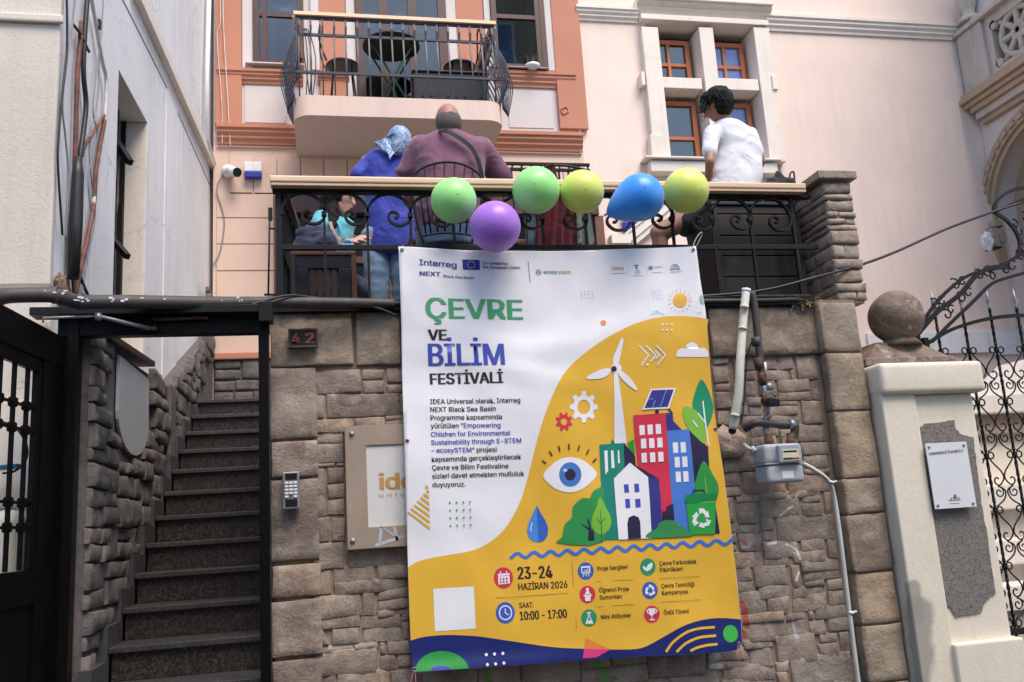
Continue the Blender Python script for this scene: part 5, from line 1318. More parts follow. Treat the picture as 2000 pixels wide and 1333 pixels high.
# ================================================================== iron gate and overthrow on the right
IY = 5.30
ig = thing('iron_gate', 'ornate black iron gate with spear tips and paired scrolls right of the pier', 'gate', (4.4, IY, 0))
def scroll2(bm, c, r, a0, turns, sg, rr=.005, n=18, yoff=0):
    pts = []
    for i in range(n+1):
        t = i/n; a = a0+sg*turns*2*math.pi*t; rad = r*(1-.78*t); pts.append(Vector((c[0]+rad*math.cos(a), IY+yoff, c[2]+rad*math.sin(a))))
    tube(bm, pts, rr, 5)
tops = []
ztip = 2.98
bars_px = [1803, 1880, 1928, 1981, 2034]
sp = .218
xs_ = [4.09+sp*i for i in range(-0, 5)]
for i, x in enumerate(xs_):
    zt_ = ztip-.03*((x-4.6)**2)
    bm = new(); n_ = 60; tube(bm, [(x, IY, .3+(zt_-.14-.3)*k/n_) for k in range(n_+1)], .0085, square=True, twist=28); obj('twisted_bar', bm, M['iron'], ig)
    bm = new(); lathe(bm, (x, IY, zt_-.14), [(.006, 0), (.013, .012), (.007, .022), (.017, .055), (.010, .085), (.001, .15)], 8); obj('spear_tip', bm, M['galv'], ig)
z = 2.62
unit = .36
for k in range(7):
    zk = 2.55-unit*k
    for i, x in enumerate(xs_):
        for s in (-1, 1):
            if i == 0 and s == -1: continue
            bm = new()
            # small curl, S shoulder, inward curl: one lyre half
            pts = [Vector((x+s*(.012+.022*(1-math.cos(a))), IY, zk+.0+.022*math.sin(a))) for a in [math.pi*1.6*q/8 for q in range(9)]][::-1]
            pts += spline([(x+s*.012, IY, zk-.005), (x+s*.03, IY, zk-.035), (x+s*.05, IY, zk-.06), (x+s*.095, IY, zk-.11), (x+s*.105, IY, zk-.155), (x+s*.075, IY, zk-.195)], 4)
            cc = Vector((x+s*.055, IY, zk-.165))
            pts += [Vector((cc.x+s*.036*(1-.7*t)*math.cos(-1.0-4.6*t), IY, cc.z+.036*(1-.7*t)*math.sin(-1.0-4.6*t))) for t in [q/10 for q in range(11)]]
            tube(bm, pts, .0055, 5)
            obj('lyre_scroll', bm, M['iron'], ig)
            bm = new(); scroll2(bm, (x+s*.052, 0, zk-.245), .040, 1.6 if s > 0 else 1.54, 1.25, -s); 
            tube(bm, spline([(x+s*.052, IY, zk-.205), (x+s*.10, IY, zk-.235), (x+s*.085, IY, zk-.29), (x+s*.02, IY, zk-.335)], 4), .0055, 5)
            obj('heart_scroll', bm, M['iron'], ig)
        bm = new(); box(bm, x-.012, x+.012, IY-.012, IY+.012, zk-.01, zk+.012); obj('collar', bm, M['iron'], ig)
bm = new(); tube(bm, spline([(3.98, IY, 2.60), (4.2, IY, 2.70), (4.5, IY, 2.77), (4.8, IY, 2.79), (5.1, IY, 2.77)], 6), .012, square=True); obj('curved_top_rail', bm, M['iron'], ig)
obj('bottom_rail', bbox(3.9, 5.1, IY-.02, IY+.02, .68, .72, .004), M['iron'], ig)
obj('hinge_post', bbox(3.885, 3.93, IY-.03, IY+.03, 0, PY(1840, 640, IY).z, .004), M['iron'], ig)
obj('hinge_post', bbox(3.95, 3.99, IY-.03, IY+.02, 0, PY(1850, 660, IY).z, .004), M['iron'], ig)
ov = thing('gate_overthrow', 'curved iron overthrow arm with scrolls rising above the right gate', 'ironwork', PY(1900, 600, 5.1))
OY = 5.05
def curve_px(L, y=OY): return spline([PY(a, b, y) for a, b in L], 6)
up1 = [(1795,640),(1830,590),(1870,552),(1905,533),(1945,525),(1975,508),(2010,492),(2060,480)]
lo1 = [(1820,668),(1860,628),(1900,590),(1935,556),(1965,544),(2010,530),(2060,505)]
md1 = [(1790,655),(1830,610),(1875,575),(1905,540),(1935,524),(1965,522)]
for L, r_ in ((up1, .010), (lo1, .010), (md1, .014)):
    bm = new(); tube(bm, curve_px(L), r_, square=True); obj('arm', bm, M['iron'], ov)
for (a, b, r_, s) in ((1826,595,15,1),(1840,588,13,-1),(1865,556,15,1),(1880,550,12,-1),(1877,582,14,1),(1892,572,12,-1),(1912,537,14,1),(1930,532,16,-1),(1938,540,11,1),(1963,526,15,1),(1978,520,14,-1),(1992,500,14,1),(1850,615,13,1),(1858,605,11,-1)):
    c = PY(a, b, OY); rad = r_/F*OY; bm = new(); pts = []
    for i in range(19):
        t = i/18; an = (2.2 if s > 0 else .9)-s*5.6*t; q = rad*(1-.65*t); pts.append(c+Vector((q*math.cos(an), 0, q*math.sin(an))))
    tube(bm, pts, .006, 5); obj('scroll', bm, M['iron'], ov)
for L in ([(1941,415),(1945,395),(1965,378),(1990,369),(2020,367),(2060,372)], [(1941,415),(1965,430),(1985,455),(1992,480),(1985,505)], [(1941,415),(1970,402),(2000,390),(2040,375)]):
    bm = new(); tube(bm, curve_px(L), .010, square=True); obj('lantern_bracket', bm, M['iron'], ov)
for (a, b, r_, s) in ((1982,437,11,1),(1992,452,12,-1),(2002,425,14,1),(1998,485,13,1)):
    c = PY(a, b, OY); rad = r_/F*OY; bm = new(); tube(bm, [c+Vector((rad*(1-.65*i/16)*math.cos(2-s*5.2*i/16), 0, rad*(1-.65*i/16)*math.sin(2-s*5.2*i/16))) for i in range(17)], .006, 5); obj('scroll', bm, M['iron'], ov)
# overhead service cable
bm = new(); tube(bm, spline([PY(1250, 584, 4.72), PY(1400, 577, 4.66), PY(1500, 566, 4.62), PY(1600, 540, 4.60), PY(1680, 518, 4.7), PY(1750, 492, 4.8), PY(1850, 447, 4.9), PY(1940, 414, 5.03), PY(2000, 394, 5.05), PY(2080, 365, 5.1)], 8), .0085, 8)
tag(obj('service_cable', bm, M['cable'], loc=PY(1600, 540, 4.6)), 'black cable sagging from the iron overthrow across the stone pillar to the terrace', 'cable')
bm = new(); tube(bm, spline([PY(490, 596, 4.4), PY(560, 578, 4.5), PY(620, 583, 4.58), PY(690, 593, 4.60), PY(740, 603, 4.61), PY(776, 618, 4.635)], 8), .007, 8)
tag(obj('kerb_cable', bm, M['cable'], loc=PY(600, 583, 4.6)), 'black cable lying along the kerb and dipping towards the banner corner', 'cable')
bm = new(); tube(bm, spline([PY(540, 592, 4.645), PY(760, 593, 4.645), PY(1000, 592, 4.645), PY(1300, 589, 4.645), PY(1480, 587, 4.645), PY(1560, 585, 4.645)], 5), .012, 8)
tag(obj('kerb_pipe', bm, M['pipe'], loc=PY(800, 592, 4.6)), 'dark pipe running along the kerb under the railing', 'pipe')
# floodlight wrapped in plastic on the pink wall
fl = thing('floodlight', 'small grey floodlight partly wrapped in torn plastic on the pink wall', 'lamp', PY(1935, 470, FY-.2))
a, b = PY(1926, 448, 8.8), PY(1948, 486, 8.8)
obj('housing', bbox(a.x, b.x, 8.72, 8.85, b.z, a.z, .02), M['galv'], fl)
bm = new(); obox(bm, PY(1941, 446, 8.78), (.08, 0, .01), (0, .05, 0), (0, 0, .008)); obox(bm, PY(1941, 487, 8.78), (.08, 0, .01), (0, .05, 0), (0, 0, .008)); tube(bm, [PY(1945, 470, 8.85), PY(1952, 470, 9.09)], .015, 6); obj('bracket', bm, M['iron'], fl)
bm = new(); bmesh.ops.create_icosphere(bm, subdivisions=3, radius=.1)
for v in bm.verts: q = v.co.copy(); v.co = PY(1928, 472, 8.70)+Vector((q.x*.7, q.y*.5, q.z*1.1))*(1+.5*noise.noise(q*18))
obj('plastic_wrap', bm, plain('torn_plastic', (.55,.56,.62), .3, 0, .1), fl)
# stone steps and pedestals behind the right gate
sp_ = thing('entrance_steps', 'weathered white stone pedestal and steps behind the iron gate', 'steps', (5.4, 7, 0))
for i, (a, b, c, d, y, m) in enumerate(((1890, 772, 2120, 800, 6.6, 'trim'), (1896, 800, 2120, 840, 6.68, 'carved'), (1905, 842, 2120, 950, 6.75, 'pier'), (1900, 950, 2120, 985, 6.5, 'trim'), (1905, 985, 2120, 1060, 6.6, 'balus'), (1910, 1060, 2120, 1092, 6.3, 'trim'), (1910, 1092, 2120, 1150, 6.4, 'balus'), (1910, 1150, 2130, 1180, 6.1, 'trim'), (1910, 1180, 2130, 1420, 6.15, 'balus'))):
    x0, x1, z0_, z1_ = rect(a, b, c, d, y); obj('block', bbox(x0, x1+.4, y, y+1.3, max(0, z0_), z1_, .012), M[m], sp_)
bm = new(); x0 = PY(1950, 735, 6.9).x; a = PY(1930, 775, 6.9); b = PY(2010, 700, 6.9)
prism(bm, [a, PY(2100, 775, 6.9), PY(2100, 690, 6.9), b, PY(1960, 752, 6.9)], (0, .4, 0)); obj('volute', bm, M['trim'], sp_)
# ================================================================== festival banner
def Bp(px, py):
    """point of the banner sheet on this line of sight: a plane leaning very slightly"""
    d = ray(px, py); k = .016; # Y = 4.575 + k (z-.9)
    t = (4.575+k*(1.6-.9))/(d.y-k*d.z); return CAM+d*t
def fold(x, z):
    """soft folds of the hanging sheet, towards the street"""
    u, v = x-.385, 3.10-z
    f = .010*math.sin((u*1.0+v*1.9)*3.1+.5)*math.exp(-((v-.75)/.55)**2)
    f += .007*math.sin((u*2.2-v*1.3)*3.6+1.2)*math.exp(-((v-1.2)/.7)**2)
    f += .010*math.exp(-((v-.42-.18*math.sin(u*2.2))/.075)**2)*math.exp(-((u-.75)/.55)**2)
    f += .008*math.exp(-((v-.62-.25*(u-.2))/.06)**2)*math.exp(-((u-.5)/.45)**2)
    f += .006*math.exp(-((u-.06-.35*v)/.045)**2)*math.exp(-(v/.5)**2) + .006*math.exp(-((1.70-u-.30*v)/.05)**2)*math.exp(-(v/.5)**2)
    f += .007*noise.noise(Vector((u*3.2, v*2.2, 3.3)))*2 + .0022*noise.noise(Vector((u*8, v*5, 9)))*2
    f += .018*math.exp(-((2.2-v)/.05)**2)*(.5+.5*math.sin(u*3+1))
    return f
GRID = 12.0
bn = thing('festival_banner', 'large white and yellow science festival banner tied to the railing', 'banner', Bp(1080, 486))
PAINT = {}
def paint(col):
    k = tuple(round(x, 3) for x in col)
    if k not in PAINT:
        n = NT('print_%02x%02x%02x' % tuple(int(min(1, x)*255) for x in k)); m = n.out(col, .42, 0, .45)
        n.bump(n.noise(6, 3, .5), .12, .03); PAINT[k] = m
    return PAINT[k]
def place_px(bm, off):
    for v in bm.verts:
        p = Bp(v.co.x, v.co.y); v.co = Vector((p.x, p.y-fold(p.x, p.z)-off, p.z))
def tri_add(bm, rings, mi, dz=0.0):
    pts = [Vector((a[0], a[1], 0)) for r in rings for a in r]
    tris = tessellate_polygon([[Vector((a[0], a[1], 0)) for a in r] for r in rings])
    vs = [bm.verts.new((p.x, p.y, dz)) for p in pts]
    for t in tris:
        try: f = bm.faces.new([vs[i] for i in t]); f.material_index = mi
        except ValueError: pass
def gridcut(bm, g=GRID):
    xs = [v.co.x for v in bm.verts]; ys = [v.co.y for v in bm.verts]
    if not xs: return
    for ax, lo, hi in ((0, min(xs), max(xs)), (1, min(ys), max(ys))):
        if hi-lo < 15: continue
        n = int((hi-lo)/g)
        for i in range(1, n+1):
            co = [0, 0, 0]; co[ax] = lo+i*(hi-lo)/(n+1); no = [0, 0, 0]; no[ax] = 1
            bmesh.ops.bisect_plane(bm, geom=bm.verts[:]+bm.edges[:]+bm.faces[:], dist=1e-4, plane_co=co, plane_no=no)
def art(name, shapes, layer, parent=None, grid=True, place=None, label=None):
    """shapes: list of (rings, colour); each ring a list of (px, py)"""
    bm = new(); cols = []
    for i, (rings, col) in enumerate(shapes):
        if not isinstance(rings[0][0], (tuple, list, Vector)): rings = [rings]
        if col not in cols: cols.append(col)
        tri_add(bm, rings, cols.index(col), i*1.0)
    if grid:
        zs = {}
        gridcut(bm)
    lv = {v: v.co.z for v in bm.verts}
    for v in bm.verts:
        p = Bp(v.co.x, v.co.y) if place is None else place(v.co.x, v.co.y)
        off = .0010*layer+.0003*v.co.z
        v.co = Vector((p.x, p.y-(fold(p.x, p.z) if place is None else 0)-off, p.z))
    for f in bm.faces:
        f.smooth = True
        f.normal_update()
        if f.normal.y > 0: f.normal_flip()
    me = bpy.data.meshes.new(name); bm.to_mesh(me); bm.free()
    o = mesh_obj(name, me, [paint(c) for c in cols], parent or bn)
    if label: o['label'] = label
    return o
def circ(cx, cy, rx, ry=None, n=28):
    ry = ry or rx; return [(cx+rx*math.cos(2*math.pi*i/n), cy+ry*math.sin(2*math.pi*i/n)) for i in range(n)]
def sp2(L, n=6, closed=False): return [(p.x, p.y) for p in spline([(a, b, 0) for a, b in L], n, closed)]
def stroke(L, w, rnd_=True):
    L = [Vector((a, b)) for a, b in L]; lf_, rt = [], []
    for i, p in enumerate(L):
        t = (L[min(i+1, len(L)-1)]-L[max(i-1, 0)]).normalized(); nn = Vector((-t.y, t.x))*w/2
        if rnd_ and i == 0: p = p-t*w*.25
        if rnd_ and i == len(L)-1: p = p+t*w*.25
        lf_.append(tuple(p+nn)); rt.append(tuple(p-nn))
    return lf_+rt[::-1]
def cv(L, ox, oy, s): return [(ox+a/s, oy+b/s) for a, b in L]
H_CACHE = {}
FONT = None
try:
    import os
    FONT = bpy.data.fonts.load(os.path.join(bpy.utils.system_resource('DATAFILES', path='fonts'), 'Inter.woff2'))   # Blender's own interface typeface
except Exception:
    FONT = None
def text_mesh(s, bold=.0):
    cu = bpy.data.curves.new('lettering', 'FONT'); cu.body = s
    if FONT: cu.font = FONT; cu.size = 1; cu.resolution_u = 3
    o = bpy.data.objects.new('lettering', cu); COL.objects.link(o)
    dg = bpy.context.evaluated_depsgraph_get(); me = bpy.data.meshes.new_from_object(o.evaluated_get(dg))
    bpy.data.objects.remove(o); bpy.data.curves.remove(cu); return me
def cap_h(): 
    if 'h' not in H_CACHE: me = text_mesh('H'); H_CACHE['h'] = max(v.co.y for v in me.vertices)
    return H_CACHE['h']
def lettering(s, x0, y0, x1, y1, cap, col, layer=6, bold=.02, place=None, parent=None, name='lettering', mat=None, cap1=None):
    me = text_mesh(s); bm = new()
    for k, dx in enumerate((-bold, 0, bold) if bold > .006 else (0,)):      # heavy strokes: the glyph laid three times
        nv = len(bm.verts); bm.from_mesh(me); bm.verts.ensure_lookup_table()
        for v in bm.verts[nv:]: v.co.x += dx; v.co.z = k
    bpy.data.meshes.remove(me)
    xa = min(v.co.x for v in bm.verts); xb = max(v.co.x for v in bm.verts); W = xb-xa; h = cap_h()
    cap1 = cap1 or cap
    # upright direction on the sheet: true vertical through the baseline start
    if place is None: a = Bp(x0, y0); P_ = Bp
    else: a = place(x0, y0); P_ = place
    big = (x1-x0) > 60 and cap > 18
    if big:
        for ax, nn in ((0, 10), (1, 2)):
            lo, hi = (xa, xb) if ax == 0 else (0, h)
            for i in range(1, nn):
                co = [0, 0, 0]; co[ax] = lo+(hi-lo)*i/nn; no = [0, 0, 0]; no[ax] = 1
                bmesh.ops.bisect_plane(bm, geom=bm.verts[:]+bm.edges[:]+bm.faces[:], dist=1e-5, plane_co=co, plane_no=no)
    for v in bm.verts:
        u = (v.co.x-xa)/W; c = cap+(cap1-cap)*u; hh = v.co.y/h*c
        bx_, by_ = x0+(x1-x0)*u, y0+(y1-y0)*u
        lean = (bx_-450)/8550.0 if place is None or place == 'x' else (bx_-450)/8550.0
        p = P_(bx_-lean*hh, by_-hh)
        v.co = Vector((p.x, p.y-(fold(p.x, p.z) if place is None else 0)-.0010*layer-.00028*v.co.z, p.z))
    for f in bm.faces:
        f.smooth = True
        f.normal_update()
        if f.normal.y > 0: f.normal_flip()
    m2 = bpy.data.meshes.new(name); bm.to_mesh(m2); bm.free()
    o = mesh_obj(name, m2, mat or paint(col), parent or bn); return o
WHT = (.80,.79,.82); YEL = (.76,.44,.045); NAV = (.012,.02,.14); GRN = (.07,.36,.14); BLU = (.055,.08,.42); BLK = (.03,.022,.025)
RED = (.62,.035,.075); MBL = (.045,.17,.62); DPU = (.022,.018,.06); TEAL = (.01,.22,.16); LGR = (.20,.48,.05); MGR = (.03,.30,.06); DGR = (.01,.20,.08)
edgeL = [(778,482),(781,560),(784,640),(786,740),(789,850),(792,960),(796,1080),(800,1200),(803,1270),(808,1313)]
edgeB = [(808,1313),(860,1309),(940,1304),(1040,1297),(1140,1290),(1240,1284),(1340,1279),(1415,1274),(1440,1270),(1449,1260)]
edgeR = [(1449,1260),(1449,1220),(1440,1140),(1428,1050),(1416,960),(1405,880),(1395,790),(1386,700),(1377,610),(1367,545),(1358,482)]
edgeT = [(1358,482),(1300,483.5),(1230,486),(1160,489),(1080,490.5),(1000,490),(920,489),(850,486),(778,482)]
def ye(xs, L):      # y on an edge at x
    for a, b in zip(L, L[1:]):
        if min(a[0], b[0]) <= xs <= max(a[0], b[0]): return a[1]+(b[1]-a[1])*(xs-a[0])/(b[0]-a[0])
    return L[-1][1]
def xe(y, L):
    for a, b in zip(L, L[1:]):
        if min(a[1], b[1]) <= y <= max(a[1], b[1]): return a[0]+(b[0]-a[0])*(y-a[1])/(b[1]-a[1])
    return L[-1][0]
# the sheet itself: front, thin back
bm = new(); tri_add(bm, [edgeL[:-1]+edgeB[:-1]+edgeR[:-1]+edgeT[:-1]], 0); gridcut(bm, 10); place_px(bm, 0)
bmesh.ops.remove_doubles(bm, verts=bm.verts[:], dist=1e-5)
bmesh.ops.recalc_face_normals(bm, faces=bm.faces[:])
for f in bm.faces: f.smooth = True
if sum(f.normal.y for f in bm.faces) > 0: bmesh.ops.reverse_faces(bm, faces=bm.faces[:])
bmesh.ops.solidify(bm, geom=bm.faces[:], thickness=.0012)
sheet = bpy.data.meshes.new('sheet'); bm.to_mesh(sheet); bm.free()
mesh_obj('sheet', sheet, paint(WHT), bn)
yb = [(1382.4,624.9),(1364,621),(1341,618.6),(1309.8,618.6),(1285,621.6),(1260,626.9),(1227,638.4),(1189,658),(1161,676),(1136.5,694.5),(1116,713),(1096,737.8),(1077.4,775),(1060.5,818.8),(1047,866),(1033.5,925),(1022,965),(1009.6,995),(991.6,1026),(975.8,1044),(957,1059),(937.7,1070),(911,1078.4),(868,1085.6),(831,1092.8),(810.7,1100),(796.8,1109.8)]
LB = [(xe(y, edgeL)+.3, y) for y in (1150,1200,1240,1252)]
nb_ = [(799.5,1252.5),(825,1245),(862,1241),(894.7,1240.8),(933.6,1243.3),(984.8,1250.5),(1046,1259.7),(1087,1264.8),(1130,1267),(1192,1269),(1241,1268.4),(1265.6,1261.7),(1294,1246.3),(1327,1226.9),(1355.7,1215.6),(1386.4,1209),(1417,1207.8),(1447.6,1210.5)]
RB = [(xe(y, edgeR)-.3, y) for y in (1180,1100,1000,900,800,700,640)]
art('yellow_field', [(sp2(yb, 4)+LB+[(a, b+.3) for a, b in sp2(nb_, 3)]+RB, YEL)], 1)
art('navy_wave', [(sp2(nb_, 4)+[(1448.4,1225),(1448.4,1258),(1439.5,1269)]+[(a, b-.4) for a, b in edgeB[::-1][2:-1]]+[(807.8,1311),(803,1275)], NAV)], 2)
def clampb(L): return [(a, min(b, ye(a, edgeB)-.8)) for a, b in L]
art('green_arch', [(clampb([(862.9+52*math.cos(t), 1310.9-39*math.sin(t)) for t in [math.pi*i/24 for i in range(25)]]), MGR), (clampb([(861+22*math.cos(t), 1313-13.5*math.sin(t)) for t in [math.pi*i/16 for i in range(17)]]), BLU)], 3)
art('white_dots', [(circ(780+x/4.883, 1060+y/4.883, 2.9, 3.2, 12), WHT) for x, y in ((827,1068),(905,1062),(984,1056),(834,1160),(912,1153),(991,1145))], 4, grid=False)
o6 = (1110, 1060, 4.884)
art('orange_triangle', [(cv([(165,910),(405,1020),(150,1015)], *o6), (.76,.22,.05)), (cv([(150,1015),(405,1020),(270,1095),(135,1105)], *o6), (.66,.05,.20))], 3)
art('yellow_stripes', [(stroke(sp2(cv(L, *o6), 5), 5.0), YEL) for L in ([(935,1040),(1000,950),(1120,860),(1250,820),(1390,808)], [(1035,1040),(1120,960),(1250,905),(1400,888)], [(1165,1030),(1230,1000),(1320,978),(1410,968)])], 4)
art('green_disc', [(circ(1426.3,1238.1,14.4,17), (.05,.42,.06))], 4)
# wavy water line
wl = [(998+i*2.0, 1086.5-i*2.0*.0655-4.6*math.sin(2*math.pi*(i*2.0-5)/32.3)) for i in range(217)]
art('wavy_line', [(stroke(wl, 6.2), MBL)], 3)
# small ornaments
o3 = (780, 760, 4.443); lf7 = [(68,1075),(95,1045),(122,1012),(150,978),(178,945),(203,915),(232,884)]; rt7 = [(265,1222),(265,1170),(263,1117),(262,1062),(260,1010),(257,955),(257,905)]
art('striped_triangle', [(cv([a, (a[0]+10, a[1]-12), (b[0], b[1]-26), b], *o3), YEL) for a, b in zip(lf7, rt7)]+[(cv([(222,830),(258,850),(232,866)], *o3), YEL)], 2, grid=False)
art('green_dots', [(circ(780+(438+58*i+2*j)/4.443, 760+(988+66.5*j-2*i)/4.443, 1.9, None, 10), (.03,.28,.14)) for i in range(4) for j in range(4)], 2, grid=False)
o2 = (1120, 480, 6.06)
art('red_dots', [(circ(1120+(92+44*i+5*j)/6.06, 480+(540+39*j)/6.06, .95, None, 8), (.25,.05,.08)) for i in range(4) for j in range(3)], 2, grid=False)
art('blue_dots', [(circ(1120+(925+33*i+6*j)/6.06, 480+(537+32*j)/6.06, .8, None, 8), (.08,.09,.25)) for i in range(4) for j in range(4)], 2, grid=False)
art('cream_dots', [(circ(1120+(1038+57*i)/6.06, 480+(940+67*j)/6.06, 2.1, None, 10), WHT) for i in range(3) for j in range(2)], 3, grid=False)
art('orange_disc', [(circ(1178.3,631,5.4), (.80,.24,.05))], 2)
sunc = (1327.1, 587.3)
art('printed_sun', [(circ(*sunc, 13.8, 14), (.80,.46,.06))]+[(stroke([(sunc[0]+17.5*math.cos(a), sunc[1]+18*math.sin(a)), (sunc[0]+23.5*math.cos(a), sunc[1]+24*math.sin(a))], 1.1), (.78,.50,.16)) for a in [2*math.pi*(i+.25)/16 for i in range(16)]]+[(circ(sunc[0]-8+3.4*i, sunc[1]-6+4*j, .6, None, 6), (.35,.30,.12)) for i in range(6) for j in range(4)], 2, grid=False)
ex = lambda y: xe(y, edgeR)-.8
hs = []
for i in range(9):
    c = -16+4*i
    pts = []
    for t in range(2): pass
    # diagonal stripe clipped to the disc and the sheet edge
    seg = [(1376+s, 587-s*1.0+c) for s in [q*.5-12 for q in range(49)]]
    seg = [(a, b) for a, b in seg if (a-1375)**2+(b-587)**2 < 121 and a < ex(b)]
    if len(seg) > 2: hs.append((stroke([seg[0], seg[-1]], 1.2, False), (.04,.32,.16)))
art('hatched_disc', hs, 2, grid=False)
art('pale_cloud', [(cv([(900,822),(925,795),(955,772),(985,775),(1010,800),(1045,805),(1072,825)], *o2), (.68,.74,.84))], 2, grid=False)
art('small_arc', [(stroke(sp2(cv([(1458,810),(1478,795),(1500,810)], *o2), 4), .7), (.7,.25,.15))], 2, grid=False)
# drawing of the green town
o4 = (1020, 650, 2.962); q4 = lambda L: cv(L, *o4); s4 = lambda L, n=5: sp2(q4(L), n, True)
art('wind_turbine', [(q4([(527,230),(550,230),(608,640),(536,640)]), WHT), (s4([(577,38),(581,52),(562,150),(545,200),(527,190),(523,150),(540,105),(566,42)], 3), WHT), (s4([(371,264),(376,254),(440,220),(490,208),(512,216),(500,240),(470,262),(430,270),(380,272)], 3), WHT), (s4([(548,225),(570,222),(620,265),(660,323),(652,335),(600,297),(560,252)], 3), WHT), (circ(1020+542/2.962, 650+208/2.962, 30/2.962), WHT), (circ(1020+528/2.962, 650+212/2.962, 16/2.962, 17/2.962), BLK)], 3)
def gear(cx, cy, R, r, hole, n, ph):
    out = []
    for i in range(n):
        a = 2*math.pi*i/n+ph; d = math.pi/n
        out += [(cx+r*math.cos(a-d*.62), cy+r*1.08*math.sin(a-d*.62)), (cx+R*math.cos(a-d*.36), cy+R*1.12*math.sin(a-d*.36)), (cx+R*math.cos(a+d*.36), cy+R*1.12*math.sin(a+d*.36)), (cx+r*math.cos(a+d*.62), cy+r*1.08*math.sin(a+d*.62))]
    return [out, circ(cx, cy, hole, hole*1.1, 20)]
art('gear', [(gear(1020+355/2.962, 650+431/2.962, 27.6, 21, 12.8, 8, 0), WHT)], 3); art('gear', [(gear(1020+239/2.962, 650+515/2.962, 16.8, 12.6, 6.6, 8, .35), RED)], 3)
art('arrows', [(stroke(q4(L), 2.6), WHT) for L in ([(672,80),(728,135)], [(726,133),(684,192)], [(710,80),(770,135)], [(769,133),(738,170)], [(766,110),(790,134)], [(789,132),(768,154)], [(768,78),(825,132)], [(824,130),(780,190)])]+[(circ(1020+720/2.962, 650+188/2.962, 2.2), WHT)], 3, grid=False)
art('cloud', [(q4([(888,142),(888,125),(895,105),(915,92),(940,92),(948,70),(975,55),(1005,65),(1022,92),(1050,88),(1072,105),(1078,128),(1076,142)]), WHT)], 3)
PNV = (.04,.035,.22)
art('solar_panel', [(q4([(768,445),(788,445),(788,470),(768,470)]), DPU), (q4([(840,438),(850,436),(872,468),(860,468)]), DPU), (q4([(742,328),(888,320),(848,440),(692,447)]), WHT), (q4([(748,335),(876,329),(840,431),(704,438)]), (.05,.035,.24))]+[(stroke(q4(L), 1.5, False), (.10,.35,.75)) for L in ([(725,386),(858,379)], [(790,333),(750,436)], [(833,331),(794,434)])], 5, grid=False)
art('leaf', [(s4([(1035,272),(1080,330),(1108,420),(1100,480),(1065,550),(1020,520),(992,450),(992,380)]), (.01,.26,.12))], 3); art('leaf', [(s4([(932,432),(1000,445),(1050,520),(1055,640),(1000,600),(945,530)]), LGR)], 3.4)
art('leaf_vein', [(stroke(q4(L), 2.6), WHT) for L in ([(1047,397),(1058,520),(1075,655)], [(1018,468),(1060,525)], [(987,510),(1012,545)])], 4.6, grid=False)
art('green_tower', [(q4([(515,640),(525,612),(538,640)]), DGR), (q4([(612,635),(648,618),(655,700),(625,690)]), MGR), (q4([(447,648),(590,638),(640,770),(610,1195),(468,1200)]), TEAL), (q4([(590,638),(655,710),(663,795),(595,802)]), DPU), (q4([(475,683),(495,682),(498,800),(482,822)]), WHT), (q4([(515,682),(530,681),(536,782),(518,784)]), WHT), (q4([(555,680),(563,679),(567,755),(556,755)]), WHT)], 3)
art('blue_tower', [(q4([(965,560),(1072,665),(1076,780),(1140,1162),(1085,1165),(1000,905)]), DPU), (q4([(838,565),(965,560),(998,905),(1002,1165),(880,1168)]), (.07,.20,.60))]+[(q4([(x, y), (x+29, y-1), (x+33, y+59), (x+4, y+61)]), WHT) for x, y in ((870,636),(914,634),(880,720),(923,718),(886,805),(929,803))], 3.2)
art('red_tower', [(q4([(828,466),(870,464),(874,512),(922,560),(838,566)]), PNV), (q4([(640,478),(828,466),(868,1030),(700,1045)]), RED)]+[(q4([(x, y), (x+30, y-2), (x+33, y+54), (x+3, y+56)]), WHT) for x, y in ((676,537),(723,534),(770,531),(685,615),(732,613),(779,610),(689,697),(737,695),(784,692))], 4.4)
art('navy_bush', [(q4([(808,1042),(830,1030),(835,1005),(872,990),(882,1105),(812,1105)]), DPU)], 5)
art('white_house', [(q4([(625,752),(700,790),(792,848),(728,835)]), DPU), (q4([(728,835),(792,848),(812,1150),(748,1190)]), PNV), (q4([(530,845),(625,752),(728,835),(748,1190),(554,1198)]), WHT)]+[(q4(L), BLU) for L in ([(587,879),(615,877),(619,926),(591,928)], [(648,875),(675,873),(678,923),(650,925)], [(594,963),(621,961),(625,1014),(597,1016)], [(652,963),(682,961),(684,1010),(655,1012)])]+[(q4([(610,1194),(606,1100),(614,1070),(642,1057),(670,1068),(680,1095),(684,1190)]), DPU)], 5.4)
art('tree', [(s4([(210,1217),(232,1180),(245,1110),(285,1070),(290,1010),(340,960),(385,958),(405,920),(440,900),(468,915),(470,1205)], 3), (.035,.28,.08)), (q4([(378,1205),(382,1145),(340,1112),(343,1108),(382,1130),(373,1078),(380,1075),(392,1120),(400,1150),(410,1138),(416,1205)]), DPU), (s4([(447,952),(480,1010),(510,1070),(505,1130),(470,1165),(430,1160),(400,1120),(402,1065),(425,1010)]), LGR), (stroke(q4([(450,1030),(458,1205)]), 1.7, False), DGR), (stroke(q4([(432,1078),(454,1108)]), 1.5), DGR), (stroke(q4([(476,1070),(455,1098)]), 1.5), DGR)], 4.6)
art('bush', [(s4([(725,1188),(735,1155),(775,1135),(790,1105),(830,1085),(880,1090),(900,1115),(940,1125),(972,1165),(968,1178)], 3), (.04,.26,.08))], 6.4)
art('leaf', [(s4([(1043,745),(1100,830),(1128,890),(1118,960),(1060,975),(1000,930),(1000,860)]), MGR), (stroke(q4([(1052,835),(1062,930)]), 2), LGR)], 5.2)
